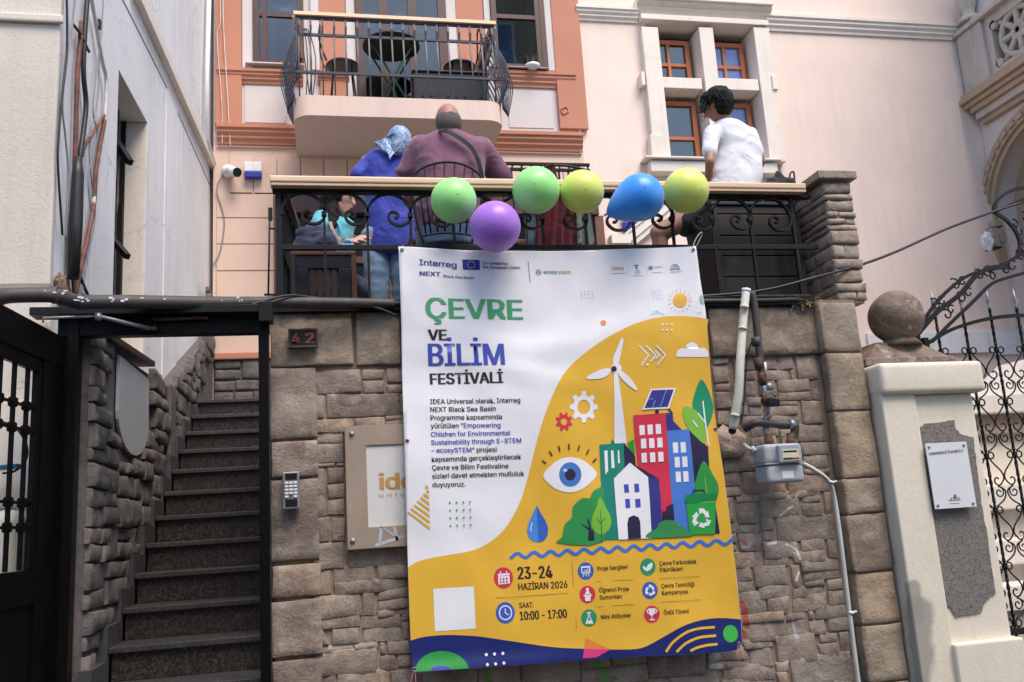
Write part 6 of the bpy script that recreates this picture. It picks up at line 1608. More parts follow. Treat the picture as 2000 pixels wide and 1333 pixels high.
def recyc(cx, cy, r, col, k=1.1):
    out = []
    for i in range(3):
        a = -math.pi/2+2*math.pi*i/3; P3 = lambda u, v: (cx+(u*math.cos(a)-v*math.sin(a))*r, cy+(u*math.sin(a)+v*math.cos(a))*r*k)
        out.append(([P3(.95, -.28), P3(.95, .22), P3(.60, .50), P3(.75, .62), P3(.12, .80), P3(.10, .32), P3(.28, .36), P3(.55, .10), P3(.48, -.05), P3(.40,-.22)], col))
    return out
art('recycling_bin', [(stroke(q4([(985,938),(988,914),(1045,912),(1050,934)]), 2.8), DPU), (q4([(948,990),(1112,980),(1112,1165),(970,1170)]), (.025,.36,.06)), (q4([(938,970),(945,940),(1115,930),(1122,956),(1112,980),(948,992)]), (.01,.22,.07)), (stroke(q4([(958,988),(1108,978)]), 1.8), LGR)]+recyc(1020+1034/2.962, 650+1076/2.962, 19, WHT), 6.6, grid=False)
art('eye', [(s4([(120,828),(170,765),(225,730),(280,722),(340,735),(390,768),(433,818),(390,870),(340,908),(280,925),(215,915),(165,885)], 3), WHT), (circ(1020+275/2.962, 650+822/2.962, 21.6, 24), (.06,.18,.52)), (circ(1020+275/2.962, 650+823/2.962, 10.5, 11.5), (.03,.02,.04)), (circ(1020+246/2.962, 650+797/2.962, 4.2, 3.2, 12), (.45,.6,.8))]+[(stroke(q4(L), 2.7), BLK) for L in ([(115,742),(135,757)], [(155,688),(170,712)], [(208,658),(215,685)], [(267,645),(268,675)], [(328,655),(320,682)], [(383,678),(370,703)], [(428,730),(408,748)])], 3)
art('water_drop', [(q4([(85,1000),(62,1050),(42,1095),(30,1140),(38,1180),(62,1206),(97,1213)]), (.07,.25,.70)), (q4([(85,1000),(110,1045),(135,1085),(152,1130),(148,1175),(128,1203),(97,1213)]), (.04,.12,.50)), (stroke(sp2(q4([(60,1098),(52,1130),(56,1150)]), 4), 2.2), (.5,.65,.85))], 3)
# header logos
def starp(cx, cy, r): return [(cx+(r if i % 2 == 0 else r*.42)*math.sin(math.pi*i/5), cy-(r if i % 2 == 0 else r*.42)*math.cos(math.pi*i/5)) for i in range(10)]
art('flag', [([(903,507),(936.6,508.3),(937.2,527.8),(904.2,526.6)], (.012,.03,.28))]+[(starp(920.2+7.0*math.sin(math.pi*i/6), 517.4-7.0*math.cos(math.pi*i/6), 1.5), (.80,.68,.05)) for i in range(12)], 2, grid=False)
art('divider', [(stroke([(1031.4,511),(1035.4,551.6)], 1.0, False), BLK)]+[(stroke(cv(L, *o2), .5, False), (.55,.56,.62)) for L in ([(650,250),(655,365)], [(875,235),(882,358)], [(1098,215),(1104,330)])], 2, grid=False)
art('swirl_logo', [(stroke([(1052.3+2.4*math.cos(a), 531.8+2.4*math.sin(a)), (1052.3+5.8*math.cos(a+.5), 531.8+5.8*math.sin(a+.5))], 1.7), c) for a, c in zip([2*math.pi*i/7 for i in range(7)], [(.05,.35,.3), (.7,.08,.08), (.75,.3,.05), (.05,.2,.5), (.05,.35,.3), (.1,.4,.15), (.7,.35,.1)])], 2, grid=False)
art('crest_logo', [(cv([(722,232),(745,224),(772,228),(772,238),(750,238),(752,258),(770,272),(740,276),(738,250)], *o2), (.12,.12,.14)), (stroke(cv([(735,296),(790,296)], *o2), .7), (.35,.42,.5)), (stroke(cv([(735,308),(788,308)], *o2), .7), (.35,.42,.5)), (stroke(cv([(735,322),(792,322)], *o2), .8), (.25,.3,.35)), (stroke(cv([(712,352),(826,352)], *o2), .9), (.4,.4,.42))], 2, grid=False)
art('block_logo', [(cv([(892,243),(937,240),(938,284),(893,286)], *o2), (.22,.22,.26)), (stroke(cv([(925,318),(1052,316)], *o2), 1.0), (.5,.5,.52)), (stroke(cv([(445,328),(628,326)], *o2), 1.0), (.45,.45,.45)), (stroke(cv([(1146,312),(1280,299)], *o2), 1.0), (.35,.37,.42))], 2, grid=False)
art('arch_logo', [(stroke(sp2(cv(L, *o2), 5), 1.6), (.16,.26,.42)) for L in ([(1155,282),(1160,245),(1200,222),(1240,240),(1252,275)], [(1176,280),(1185,255),(1202,246),(1222,256),(1232,278)], [(1148,286),(1200,274),(1260,276)])], 2, grid=False)
Lt = lettering
Lt('Interreg', 818.5, 519, 892.5, 523.5, 11, (.04,.09,.30), 2, .025); Lt('Co-funded by', 942.5, 517.2, 991.5, 517.8, 5.8, (.05,.06,.16), 2, .012); Lt('the European Union', 942.5, 524.8, 1015.5, 526.2, 5.8, (.05,.06,.16), 2, .012)
Lt('NEXT', 819, 540, 860.5, 540.8, 8.2, (.04,.07,.28), 2, .03); Lt('Black Sea Basin', 866, 542.2, 925.5, 545.7, 4.8, (.04,.05,.12), 2, .01)
Lt('ecosy', 1062, 534.3, 1089, 534.3, 7.0, (.05,.33,.30), 2, .02); Lt('stem', 1090, 534.3, 1115.3, 534.3, 7.0, (.66,.42,.16), 2, .02)
Lt('idea', 1195, 527.5, 1218.7, 527.5, 7.4, (.72,.38,.08), 2, .01); Lt('UABBKO', 1275.5, 523.5, 1295, 522.8, 3.6, (.35,.35,.4), 2, .005)
Lt('ÇEVRE', 831.3, 622.7, 1023, 623.4, 39.8, (.07,.37,.16), 2, .026, cap1=37.2)
Lt('VE', 835.8, 664.5, 873.4, 664.7, 20.3, BLK, 2, .035); Lt('BİLİM', 837, 714.5, 986, 713, 43.2, BLU, 2, .026, cap1=41); Lt('FESTİVALİ', 840.3, 750.5, 983, 748.2, 21.2, BLK, 2, .035)
for s, a, b, c, d, col in (('IDEA Universal olarak, Interreg', 840.3, 789.3, 1015.2, 787, BLK), ('NEXT Black Sea Basin', 840.3, 805, 968, 803.2, BLK), ('Programme kapsamında', 840.8, 821.2, 979.9, 819, BLK),
    ('yürütülen', 841.2, 837, 896, 836.3, BLK), ('“Empowering', 900, 836.2, 977.4, 835.4, BLU), ('Children for Environmental', 841.7, 853.6, 996.7, 850.5, BLU), ('Sustainability through E-STEM', 841.9, 869.6, 1017.9, 865.3, BLU),
    ('– ecosySTEM”', 841.9, 884.9, 926.7, 883.8, BLU), ('projesi', 930.8, 883.5, 970.2, 882.8, BLK), ('kapsamında gerçekleştirilecek', 843, 902.5, 1017.9, 896.8, BLK), ('Çevre ve Bilim Festivaline', 843.7, 918.7, 993.4, 914.8, BLK),
    ('sizleri davet etmekten mutluluk', 843.9, 935.1, 1024.2, 929.3, BLK), ('duyuyoruz.', 844.4, 951.8, 909.4, 950.2, BLK)): Lt(s, a, b, c, d, 9.2, col, 2, .016)
Lt('23-24', 1011.4, 1131.7, 1080, 1128.6, 23.5, BLK, 2, .04); Lt('HAZİRAN 2026', 1012.8, 1153.2, 1108.7, 1148, 13, BLK, 2, .025); Lt('SAAT:', 1014.5, 1188, 1042, 1186.4, 10, BLK, 2, .02); Lt('10:00 - 17:00', 1015.5, 1211.5, 1107.7, 1206.4, 16.5, BLK, 2, .035)
for s, a, b, c, d in (('Proje Sergileri', 1166.3, 1115.3, 1225.7, 1111.2), ('Öğrenci Proje', 1169.8, 1157.3, 1228.8, 1154.2), ('Sunumları', 1170.8, 1171.2, 1214.4, 1169.1), ('Mini Atölyeler', 1173.9, 1209.5, 1233.5, 1205.8), ('Çevre Farkındalık', 1288.7, 1105, 1361.8, 1101), ('Etkinlikleri', 1289.8, 1117.7, 1335.2, 1115.3),
    ('Çevre Temizliği', 1292.6, 1149, 1358.2, 1145.6), ('Kampanyası', 1293.9, 1162.8, 1345.9, 1160), ('Ödül Töreni', 1297.3, 1201.3, 1346.5, 1198.2)): Lt(s, a, b, c, d, 8.2, BLK, 2, .014)
art('ruled_line', [(stroke(L, .8, False), (.22,.14,.04)) for L in ([(968.4,1168),(1109.7,1159.3)], [(1116.9,1097.9),(1125.7,1228)], cv([(260,375),(610,355)], *o6), cv([(275,612),(630,590)], *o6), cv([(870,345),(1255,322)], *o6), cv([(885,570),(1270,545)], *o6))], 2, grid=False)
art('white_square', [([(846.1,1150.7),(925,1145.6),(929.1,1228),(849.6,1233.7)], WHT)], 2)
# round pictograms
def icon(cx, cy, rx, ry, col, extra):
    art('pictogram', [(circ(cx, cy, rx, ry), col)], 2)
    art('pictogram_figure', extra, 3.2)
c5 = lambda L: cv(L, 780, 1060, 4.883)
icon(983.4, 1129.2, 18.8, 20.9, RED, [(c5([(940,300),(1050,292),(1055,390),(945,402)]), WHT), (stroke(c5([(940,322),(1050,314)]), .8, False), RED), (stroke(c5([(965,278),(965,302)]), 2.2), WHT), (stroke(c5([(1022,274),(1022,298)]), 2.2), WHT)]+[(c5([(x, y), (x+16, y-1), (x+17, y+15), (x+1, y+16)]), RED) for x, y in ((957,340),(986,338),(1016,336),(958,368),(987,366),(1017,364))])
icon(986.8, 1197.2, 18.8, 20.9, (.04,.11,.46), [([circ(987, 1197.2, 13.2, 14.6), circ(987, 1197.2, 10.9, 12.2)], WHT), (stroke(c5([(1008,632),(1010,672)]), 1.9), WHT), (stroke(c5([(1010,672),(1038,690)]), 1.9), WHT)])
c6 = lambda L: cv(L, *o6)
icon(1143.8, 1115.7, 15.4, 17, (.04,.11,.46), [([c6([(120,235),(206,230),(208,292),(125,297)]), c6([(130,244),(197,240),(198,283),(134,288)])], WHT), (stroke(c6([(118,232),(208,226)]), 1.6), WHT), (stroke(c6([(148,298),(138,325)]), 1.4), WHT), (stroke(c6([(168,297),(168,322)]), 1.4), WHT), (stroke(c6([(185,296),(198,322)]), 1.4), WHT), (stroke(c6([(145,280),(158,262)]), 1.2), WHT), (stroke(c6([(168,280),(168,262)]), 1.6), WHT), (stroke(c6([(184,279),(184,250)]), 1.6), WHT)])
icon(1146.9, 1161.4, 15.4, 17, RED, [(circ(1110+180/4.884, 1060+448/4.884, 3, 3.5, 14), WHT), (c6([(155,495),(165,468),(180,464),(198,466),(210,492)]), WHT), (c6([(142,500),(222,495),(220,508),(212,510),(210,556),(160,560),(154,512),(144,512)]), WHT)])
icon(1150.3, 1207.4, 15.4, 17, (.03,.28,.12), [([c6([(182,672),(208,670),(208,708),(238,768),(232,775),(168,778),(163,770),(186,710)]), c6([(190,680),(200,679),(201,712),(224,764),(177,767),(193,712)])], WHT), (stroke(c6([(176,668),(214,665)]), 1.6), WHT), (c6([(184,745),(217,743),(226,764),(175,767)]), WHT)])
icon(1265.6, 1108, 15.4, 17, (.03,.28,.12), [(sp2(c6([(748,270),(750,230),(770,205),(803,195),(800,240),(775,265)]), 4, True), WHT), (sp2(c6([(745,270),(718,255),(712,222),(735,235),(747,250)]), 4, True), WHT), (stroke(c6([(748,262),(746,280)]), 1), WHT)])
icon(1269.7, 1153.6, 15.4, 17, (.04,.11,.46), recyc(1110+782/4.884, 1060+458/4.884, 10.8, WHT))
icon(1273.8, 1200.3, 15.4, 17, RED, [(c6([(766,630),(832,628),(830,670),(812,695),(803,700),(803,728),(830,733),(830,742),(780,744),(780,735),(796,728),(795,700),(775,690)]), WHT), ([sp2(c6([(766,640),(750,642),(752,670),(775,682)]), 3)+sp2(c6([(772,675),(760,664),(758,650),(767,648)]), 3)], WHT), ([sp2(c6([(832,637),(848,638),(846,668),(822,680)]), 3)+sp2(c6([(826,672),(838,662),(839,647),(832,646)]), 3)], WHT)])
# eyelets and ties
for i, (px, py) in enumerate(((785,489),(1353,489),(795,862),(1397,839),(809,1307),(1443,1258))):
    p = Bp(px, py); c = Vector((p.x, p.y-fold(p.x, p.z)-.002, p.z)); bm = new()
    tube(bm, [c+Vector((.0085*math.cos(a), 0, .0085*math.sin(a))) for a in [2*math.pi*k/16 for k in range(16)]], .0028, 6, closed=True)
    e = obj('eyelet', bm, M['galv'], bn); bm = new(); lathe(bm, c, [(.007, .0005), (.007, -.0005)], 12, 'Y'); obj('eyelet_hole', bm, M['dark'], e)
def tie(label, pts, r, m):
    bm = new(); tube(bm, spline(pts, 6), r, 5); tag(obj('tie_string', bm, m, loc=pts[0]), label, 'string', 'strings tying the banner')
M['pinkstring'] = plain('pink_string', (.55,.22,.22), .8, 0, .2)
tie('white cord loop tying the top right banner corner to the rail', [PY(1353,488,4.59), PY(1356,474,4.62), PY(1365,458,4.70), PY(1372,456,4.74), PY(1360,482,4.745)], .0025, M['whitecable'])
tie('white cord tying the top left banner corner to the rail', [PY(785,489,4.59), PY(786,483,4.66), PY(787,480,4.74)], .0025, M['whitecable'])
tie('long pink string running from the right eyelet down to the right', [PY(1443,1260,4.57), PY(1455,1290,4.56), PY(1490,1345,4.5)], .002, M['pinkstring'])
tie('short pink string end dangling under the right eyelet', [PY(1441,1262,4.565), PY(1440,1280,4.56), PY(1446,1296,4.56)], .002, M['pinkstring'])
tie('left strand of the pink string under the bottom left eyelet', [PY(808,1311,4.565), PY(804,1325,4.56), PY(800,1345,4.56)], .002, M['pinkstring'])
tie('right strand of the pink string under the bottom left eyelet', [PY(811,1311,4.565), PY(812,1328,4.56), PY(812,1345,4.56)], .002, M['pinkstring'])

# lettering on the other signs
pl_s = lambda px, py: PY(px, py, SIGN['y'])
M['ochre'] = plain('ochre_print', (.50,.30,.08), .5, 0, .05); M['digit'] = plain('worn_red', (.26,.06,.035), .7, 0, .35, 60)
Lt('idea', 741, 956, 839, 953, 31, None, 1, .03, place=pl_s, parent=sg_, mat=M['ochre']); Lt('u n i v e r s a l', 740.5, 971, 860, 970, 7.5, None, 1, .004, place=pl_s, parent=sg_, mat=M['ochre'])
Lt('4', 569, 672, 586, 671, 20, None, 1, .035, place=lambda a, b: PY(a, b, SYF-.013), parent=np_, mat=M['digit'], name='digit'); Lt('2', 596, 671, 614, 670.5, 20, None, 1, .035, place=lambda a, b: PY(a, b, SYF-.013), parent=np_, mat=M['digit'], name='digit')
pq = lambda a, b: PY(a, b, QS[4])
Lt('OSMANGAZİ İLKOKULU', 1815, 889.5, 1881, 882.5, 5.0, (.06,.06,.07), 1, .012, place=pq, parent=qs)
art('crest', [(stroke([(1855, 984), (1874, 983)], .8), (.1,.1,.1)), (stroke([(1853,978),(1876,976.5)], 1.2), (.12,.12,.12)), (circ(1865, 972, 4, 3, 12), (.15,.15,.15)), (circ(1865, 968, 2.2, 2.2, 10), (.12,.12,.12)), (circ(1857.5, 974, 1.6, 1.8, 8), (.12,.12,.12)), (circ(1872, 973, 1.6, 1.8, 8), (.12,.12,.12))], 1, parent=qs, grid=False, place=pq)
bm = new(); x0, x1, z0_, z1_ = rect(1530, 881, 1556, 883, mY0-.0325)
obj('printed_line', bbox(x0, x1, mY0-.0328, mY0-.0322, z0_, z1_, .0001), M['black'], gm)
# ================================================================== people on the terrace
def fabric(name, col, col2=None, rough=.85, fold=.6, scale=9, sheen=.2):
    n = NT(name); c2 = col2 or tuple(x*.8 for x in col)
    c = n.mix(n.ramp(n.noise(scale, 4, .6), [(.3, 0.), (.7, 1.)]), c2, col)
    n.bump(n.math('ADD', n.noise(7, 2, .5, dist=1.0), n.math('MULTIPLY', n.noise(400, 2), .06)), fold, .02)
    n.b.inputs['Sheen Weight'].default_value = sheen
    return n.out(c, rough)
def skin(name, col):
    n = NT(name); c = n.mix(n.ramp(n.noise(18, 4, .6), [(.3, 0.), (.7, 1.)]), tuple(x*.88 for x in col), col)
    n.b.inputs['Subsurface Weight'].default_value = .08; n.b.inputs['Subsurface Radius'].default_value = (.012,.005,.003)
    n.bump(n.noise(160, 3), .06, .002); return n.out(c, .55)
def hairm(name, a, b, sc=(60, 60, 6)):
    n = NT(name); c = n.mix(n.ramp(n.noise(3, 5, .7, n.mapv(sc)), [(.3, 0.), (.7, 1.)]), a, b); n.bump(n.noise(3, 5, .7, n.mapv(sc)), .8, .01); return n.out(c, .55, 0, .2)
def cap_(p0, r0, p1, r1, sx=1.0, sy=1.0, up=(0, 1, 0)):
    """tapered limb segment; sx/sy scale the section"""
    return ('c', Vector(p0), r0, Vector(p1), r1, sx, sy, Vector(up))
def ell_(c, r, rot=None): return ('e', Vector(c), r, rot)
def loft_(rings): return ('l', rings)
def build(name, prims, vox, m, parent, smooth=4, wr=0.0, wsc=9.0, extra=None, trim=None):
    bm = new()
    for p in prims:
        if p[0] == 'e':
            _, c, r, rot = p; t = bmesh.ops.create_uvsphere(bm, u_segments=20, v_segments=14, radius=1)['verts']
            R = Matrix.Rotation(rot[0], 3, rot[1]) if rot else Matrix.Identity(3)
            for v in t: v.co = c + R @ Vector((v.co.x*r[0], v.co.y*r[1], v.co.z*r[2]))
        elif p[0] == 'c':
            _, a, r0, b, r1, sx, sy, up = p; d = b-a
            if d.length < 1e-6: d = Vector((0, 0, 1e-4))
            z = d.normalized(); x = up.cross(z); x = x.normalized() if x.length > 1e-3 else z.orthogonal().normalized(); y = z.cross(x)
            t = bmesh.ops.create_uvsphere(bm, u_segments=18, v_segments=13, radius=1)['verts']
            for v in t:
                q = v.co.copy(); c, r = (b, r1) if q.z > 1e-4 else ((a, r0) if q.z < -1e-4 else ((a+b)/2, (r0+r1)/2))
                v.co = c + x*(q.x*r*sx) + y*(q.y*r*sy) + z*(q.z*r)
        else:
            N = 26; rings = []
            for (c, rx, ry, *rest) in p[1]:
                pw = rest[0] if rest else 2.4; c = Vector(c); ring = []
                for k in range(N):
                    a = 2*math.pi*k/N; ca, sa = math.cos(a), math.sin(a)
                    ring.append(bm.verts.new(c+Vector((rx*abs(ca)**(2/pw)*(1 if ca > 0 else -1), ry*abs(sa)**(2/pw)*(1 if sa > 0 else -1), 0))))
                rings.append(ring)
            for a, b in zip(rings, rings[1:]):
                for k in range(N): bm.faces.new((a[k], a[(k+1) % N], b[(k+1) % N], b[k]))
            bm.faces.new(rings[0][::-1]); bm.faces.new(rings[-1])
    bmesh.ops.recalc_face_normals(bm, faces=bm.faces[:])
    me = bpy.data.meshes.new('tmp'); bm.to_mesh(me); bm.free()
    o = bpy.data.objects.new('tmp', me); COL.objects.link(o)
    md = o.modifiers.new('r', 'REMESH'); md.mode = 'VOXEL'; md.voxel_size = vox
    dg = bpy.context.evaluated_depsgraph_get(); me2 = bpy.data.meshes.new_from_object(o.evaluated_get(dg))
    bpy.data.objects.remove(o); bpy.data.meshes.remove(me)
    bm = new(); bm.from_mesh(me2); bpy.data.meshes.remove(me2)
    for _ in range(smooth): bmesh.ops.smooth_vert(bm, verts=bm.verts[:], factor=.5, use_axis_x=True, use_axis_y=True, use_axis_z=True)
    if wr:
        bm.normal_update()
        for v in bm.verts:
            q = v.co*wsc
            w = 1-abs(noise.noise(Vector((q.x*1.0+q.z*.5, q.y, q.z*1.3))))*2.4
            v.co += v.normal*(wr*w + wr*.6*noise.noise(q*2.3))
    if extra: extra(bm)
    if trim:
        co, no = trim; bmesh.ops.bisect_plane(bm, geom=bm.verts[:]+bm.edges[:]+bm.faces[:], plane_co=co, plane_no=no, clear_outer=True)
    for f in bm.faces: f.smooth = True
    me = bpy.data.meshes.new(name); bm.to_mesh(me); bm.free()
    return mesh_obj(name, me, m, parent)
def hand_(w, d, up, s=1.0, curl=.5):
    """palm and five fingers as limb segments: w wrist, d pointing direction, up back-of-hand direction"""
    w, d, up = Vector(w), Vector(d).normalized(), Vector(up); up = (up-d*up.dot(d)).normalized(); sd = d.cross(up); L = []
    L.append(cap_(w, .024*s, w+d*.05*s, .030*s, 1.25, .62, up)); L.append(cap_(w+d*.04*s, .031*s, w+d*.08*s, .030*s, 1.3, .5, up))
    for i, ln in enumerate((.070, .078, .072, .058)):
        b = w+d*.085*s+sd*(.030-.020*i)*s; d1 = (d-up*curl*.6).normalized(); d2 = (d-up*curl*1.6).normalized()
        m_ = b+d1*ln*.5*s; L.append(cap_(b-d*.01, .0095*s, m_, .0088*s)); L.append(cap_(m_, .0088*s, m_+d2*ln*.5*s, .0072*s))
    b = w+d*.03*s+sd*.030*s; t1 = (d*.75+sd*.8-up*.3).normalized(); m_ = b+t1*.035*s; L.append(cap_(b, .013*s, m_, .0105*s)); L.append(cap_(m_, .0105*s, m_+(d-up*.4).normalized()*.032*s, .0085*s))
    return L
def head_(c, s, fwd, tilt=0.0):
    """skull, jaw, nose, ears around centre c facing fwd"""
    c, fwd = Vector(c), Vector(fwd).normalized(); side = fwd.cross(Vector((0, 0, 1))).normalized(); up = side.cross(fwd)
    L = [ell_(c+up*.02*s, (.074*s, .092*s, .098*s), (math.atan2(-fwd.x, fwd.y), Vector((0, 0, 1)))),
         cap_(c+fwd*.030*s-up*.015*s, .062*s, c+fwd*.052*s-up*.075*s, .034*s, 1.05, 1.0), cap_(c-up*.02*s+side*.035*s, .045*s, c+fwd*.045*s-up*.07*s+side*.012*s, .03*s), cap_(c-up*.02*s-side*.035*s, .045*s, c+fwd*.045*s-up*.07*s-side*.012*s, .03*s),
         cap_(c+fwd*.086*s+up*.018*s, .008*s, c+fwd*.104*s-up*.018*s, .0115*s), ell_(c+fwd*.084*s+up*.038*s, (.03*s, .012*s, .010*s)),
         ell_(c+side*.074*s-fwd*.002, (.012*s, .020*s, .030*s)), ell_(c-side*.074*s-fwd*.002, (.012*s, .020*s, .030*s)), ell_(c+fwd*.080*s-up*.045*s, (.022*s, .014*s, .010*s))]
    return L, side, up

# --- woman in the blue tunic with headscarf, seen from behind
W1 = thing('person', 'woman in royal blue tunic and blue patterned headscarf seen from behind', 'person', PY(760, 400, 5.9)*1.0+Vector((0, 0, 2.7-PY(760, 400, 5.9).z)))
J = lambda px, py, y=5.9: PY(px, py, y)
SK1 = skin('skin_fair', (.55,.33,.24)); SK2 = skin('skin_tan', (.40,.20,.13)); SK3 = skin('skin_ruddy', (.42,.20,.145))
hc = J(779, 281, 5.84); fl = FLOOR
hl, _, _ = head_(hc, .88, (.25, 1, -.35))
sh = J(762, 312); hip = J(758, 450)
b_ = hl+[cap_(hc-Vector((0, 0, .08)), .05, sh+Vector((.03, 0, .02)), .06), loft_([(Vector((sh.x, 5.9, z_)), rx, .09) for z_, rx in ((hip.z-.1, .14), (hip.z, .15), (sh.z-.25, .13), (sh.z-.05, .16), (sh.z, .10))])]
la, le, lh = J(716, 315), J(702, 366, 5.92), J(735, 405, 6.15); ra_, re_, rh_ = J(812, 315), J(826, 372, 5.95), J(806, 410, 6.15)
for a, e, h in ((la, le, lh), (ra_, re_, rh_)): b_ += [cap_(a, .042, e, .036), cap_(e, .036, h, .026)]+hand_(h, (h-e).normalized(), (0, 0, 1))
for s in (-1, 1):
    x = hip.x+s*.075; b_ += [cap_((x, 5.9, hip.z), .085, (x+.0*s, 5.88, 3.15), .055), cap_((x, 5.88, 3.15), .055, (x, 5.92, 2.80), .035), cap_((x, 5.92, 2.76), .034, (x, 6.04, 2.735), .028)]
build('body', b_, .010, SK1, W1, 3)
M['bluefab'] = fabric('royal_blue_cotton', (.022,.045,.42), (.014,.03,.30), .7, .8, 6); M['jeans1'] = fabric('pale_denim', (.22,.33,.46), (.10,.17,.27), .9, .4, 5); M['whitefab'] = fabric('white_cotton', (.72,.72,.76), None, .85, .45, 9)
tz = [(J(757, 499).z-.015, .192, .13), (J(757, 470).z, .190, .13), (J(757, 440).z, .185, .13), (J(757, 400).z, .178, .125), (J(757, 360).z, .178, .12), (J(757, 335).z, .186, .115), (J(757, 316).z, .190, .105), (J(757, 303).z, .165, .09), (J(760, 294).z, .10, .07)]
build('tunic', [loft_([(Vector((sh.x+.0-.01*i*0, 5.9, a)), b, c) for i, (a, b, c) in enumerate(tz)]), cap_(la+Vector((.03, 0, -.01)), .062, J(702, 344, 5.88), .066), cap_(ra_-Vector((.03, 0, .01)), .062, J(824, 344, 5.85), .066)], .011, M['bluefab'], W1, 5, .004, 4.5)
build('undersleeve', [cap_(J(705, 338, 5.88), .050, le, .046), cap_(le, .046, lh, .036)], .009, M['whitefab'], W1, 3, .004, 16)
for s in (-1, 1):
    x = hip.x+s*.085; build('trouser_leg', [cap_((x, 5.9, hip.z-.05), .10, (x, 5.88, 3.15), .078), cap_((x, 5.88, 3.15), .078, (x, 5.90, 2.78), .07)], .011, M['jeans1'], W1, 4, .006, 9)
    build('shoe', [cap_((x, 5.88, 2.745), .042, (x, 6.05, 2.735), .036)], .011, M['black'], W1, 2)
n = NT('scarf_pattern'); w1 = n.noise(11, 2, .5, dist=3.0); c_ = n.ramp(w1, [(0., (.02,.06,.28)), (.38, (.03,.10,.38)), (.42, (.60,.68,.76)), (.45, (.02,.08,.32)), (.50, (.55,.66,.76)), (.53, (.10,.30,.50)), (.58, (.03,.10,.36)), (.61, (.6,.7,.78)), (1., (.2,.42,.6))]); n.bump(n.noise(12, 4), .4, .01); M['scarf'] = n.out(c_, .6)
def sc_pts(L): return [PY(680+x/4.444, 200+y/4.444, 5.80) for x, y in L]
drape = [cap_(J(742, 283, 5.80), .026, J(764, 302, 5.775), .010, 1, .4), cap_(J(758, 285, 5.78), .05, J(765, 300, 5.775), .014, 1, .35), cap_(J(788, 284, 5.80), .036, J(768, 300, 5.775), .014, 1, .4), cap_(J(732, 279, 5.83), .012, J(760, 290, 5.79), .03, 1, .5)]
build('headscarf', [ell_(hc+Vector((.004, -.012, .022)), (.084, .10, .100)), cap_(hc+Vector((.0, -.05, -.02)), .062, hc+Vector((-.02, -.05, -.06)), .055), cap_(hc+Vector((.02, .01, -.05)), .07, hc+Vector((.04, .02, -.09)), .055)], .009, M['scarf'], W1, 3, .004, 14)
bm = new(); prism(bm, [PY(680+q.x/4.444, 200+q.y/4.444, 5.735+.05*abs(q.x-400)/170) for q in spline([(225,345,0),(300,318,0),(350,280,0),(440,262,0),(520,270,0),(556,330,0),(556,350,0),(500,362,0),(445,402,0),(395,445,0),(363,488,0),(345,440,0),(300,412,0),(262,365,0)], 4, True)], (0, .03, 0))
obj('scarf_drape', bm, M['scarf'], W1)

# --- man in plum shirt, seated with his back to the street
M1 = thing('person', 'broad balding man in plum shirt with black crossbody strap seated on an iron chair', 'person', Vector((PY(875, 400, 5.25).x, 5.25, 2.7)))
K_ = lambda px, py, y=5.25: PY(px, py, y)
hc = K_(875, 239, 5.22); hl, sd_, up_ = head_(hc, 1.03, (.06, 1, -.22))
seat = 3.16; hx = K_(868, 470).x
b_ = hl+[ell_(hc+Vector((0, -.03, -.02)), (.078, .075, .085)), cap_(hc-Vector((0, .01, .06)), .068, hc+Vector((0, -.01, -.15)), .085)]
shl, shr = K_(818, 283), K_(944, 287); ell1, elr = K_(797, 345, 5.30), K_(976, 352, 5.32); hl1, hr1 = K_(798, 375, 5.52), K_(955, 384, 5.56)
b_ += [loft_([(Vector((hx+.01, 5.28, seat-.06)), .17, .15), (Vector((hx+.01, 5.28, seat+.12)), .18, .16), (Vector((hx+.02, 5.26, seat+.32)), .17, .14), (Vector((K_(878, 300).x, 5.25, K_(878, 300).z)), .19, .12), (Vector((K_(878, 270).x, 5.25, K_(878, 272).z)), .12, .08)])]
for a, e, h in ((shl, ell1, hl1), (shr, elr, hr1)): b_ += [cap_(a, .06, e, .05), cap_(e, .048, h, .032)]+hand_(h, (h-e).normalized(), (0, 0, 1), 1.05)
for s in (-1, 1):
    x = hx+s*.11; b_ += [cap_((x, 5.28, seat+.02), .10, (x+s*.05, 5.72, seat+.03), .075), cap_((x+s*.05, 5.72, seat+.03), .065, (x+s*.05, 5.72, 2.82), .045), cap_((x+s*.05, 5.72, 2.76), .04, (x+s*.05, 5.86, 2.74), .035)]
build('body', b_, .010, SK3, M1, 3)
M['plum'] = fabric('plum_cotton', (.20,.085,.14), (.15,.06,.105), .85, .7, 5); M['jeans2'] = fabric('blue_denim', (.045,.10,.20), (.025,.06,.13), .9, .3, 8)
zf = lambda y: K_(875, y).z; xf = lambda a, b: (K_(a, 0).x, )
def ring_px(xa, xb, y, yy, ry, pw=2.4): a, b = PY(xa, y, yy), PY(xb, y, yy); return (Vector(((a.x+b.x)/2, yy, a.z)), (b.x-a.x)/2, ry, pw)
build('shirt', [loft_([ring_px(812, 926, 452, 5.27, .185), ring_px(809, 932, 430, 5.27, .19), ring_px(809, 938, 400, 5.27, .19), ring_px(811, 944, 370, 5.26, .185), ring_px(811, 944, 340, 5.25, .175), ring_px(808, 945, 315, 5.25, .165), ring_px(806, 950, 298, 5.24, .15), ring_px(816, 944, 282, 5.23, .125), ring_px(832, 928, 270, 5.22, .10), ring_px(848, 902, 259, 5.22, .075)]),
    cap_(shl+Vector((.02, 0, -.02)), .078, ell1+Vector((0, 0, .03)), .074), cap_(shr-Vector((.02, 0, .02)), .080, elr+Vector((0, 0, .03)), .076)], .011, M['plum'], M1, 6, .0085, 5.5)
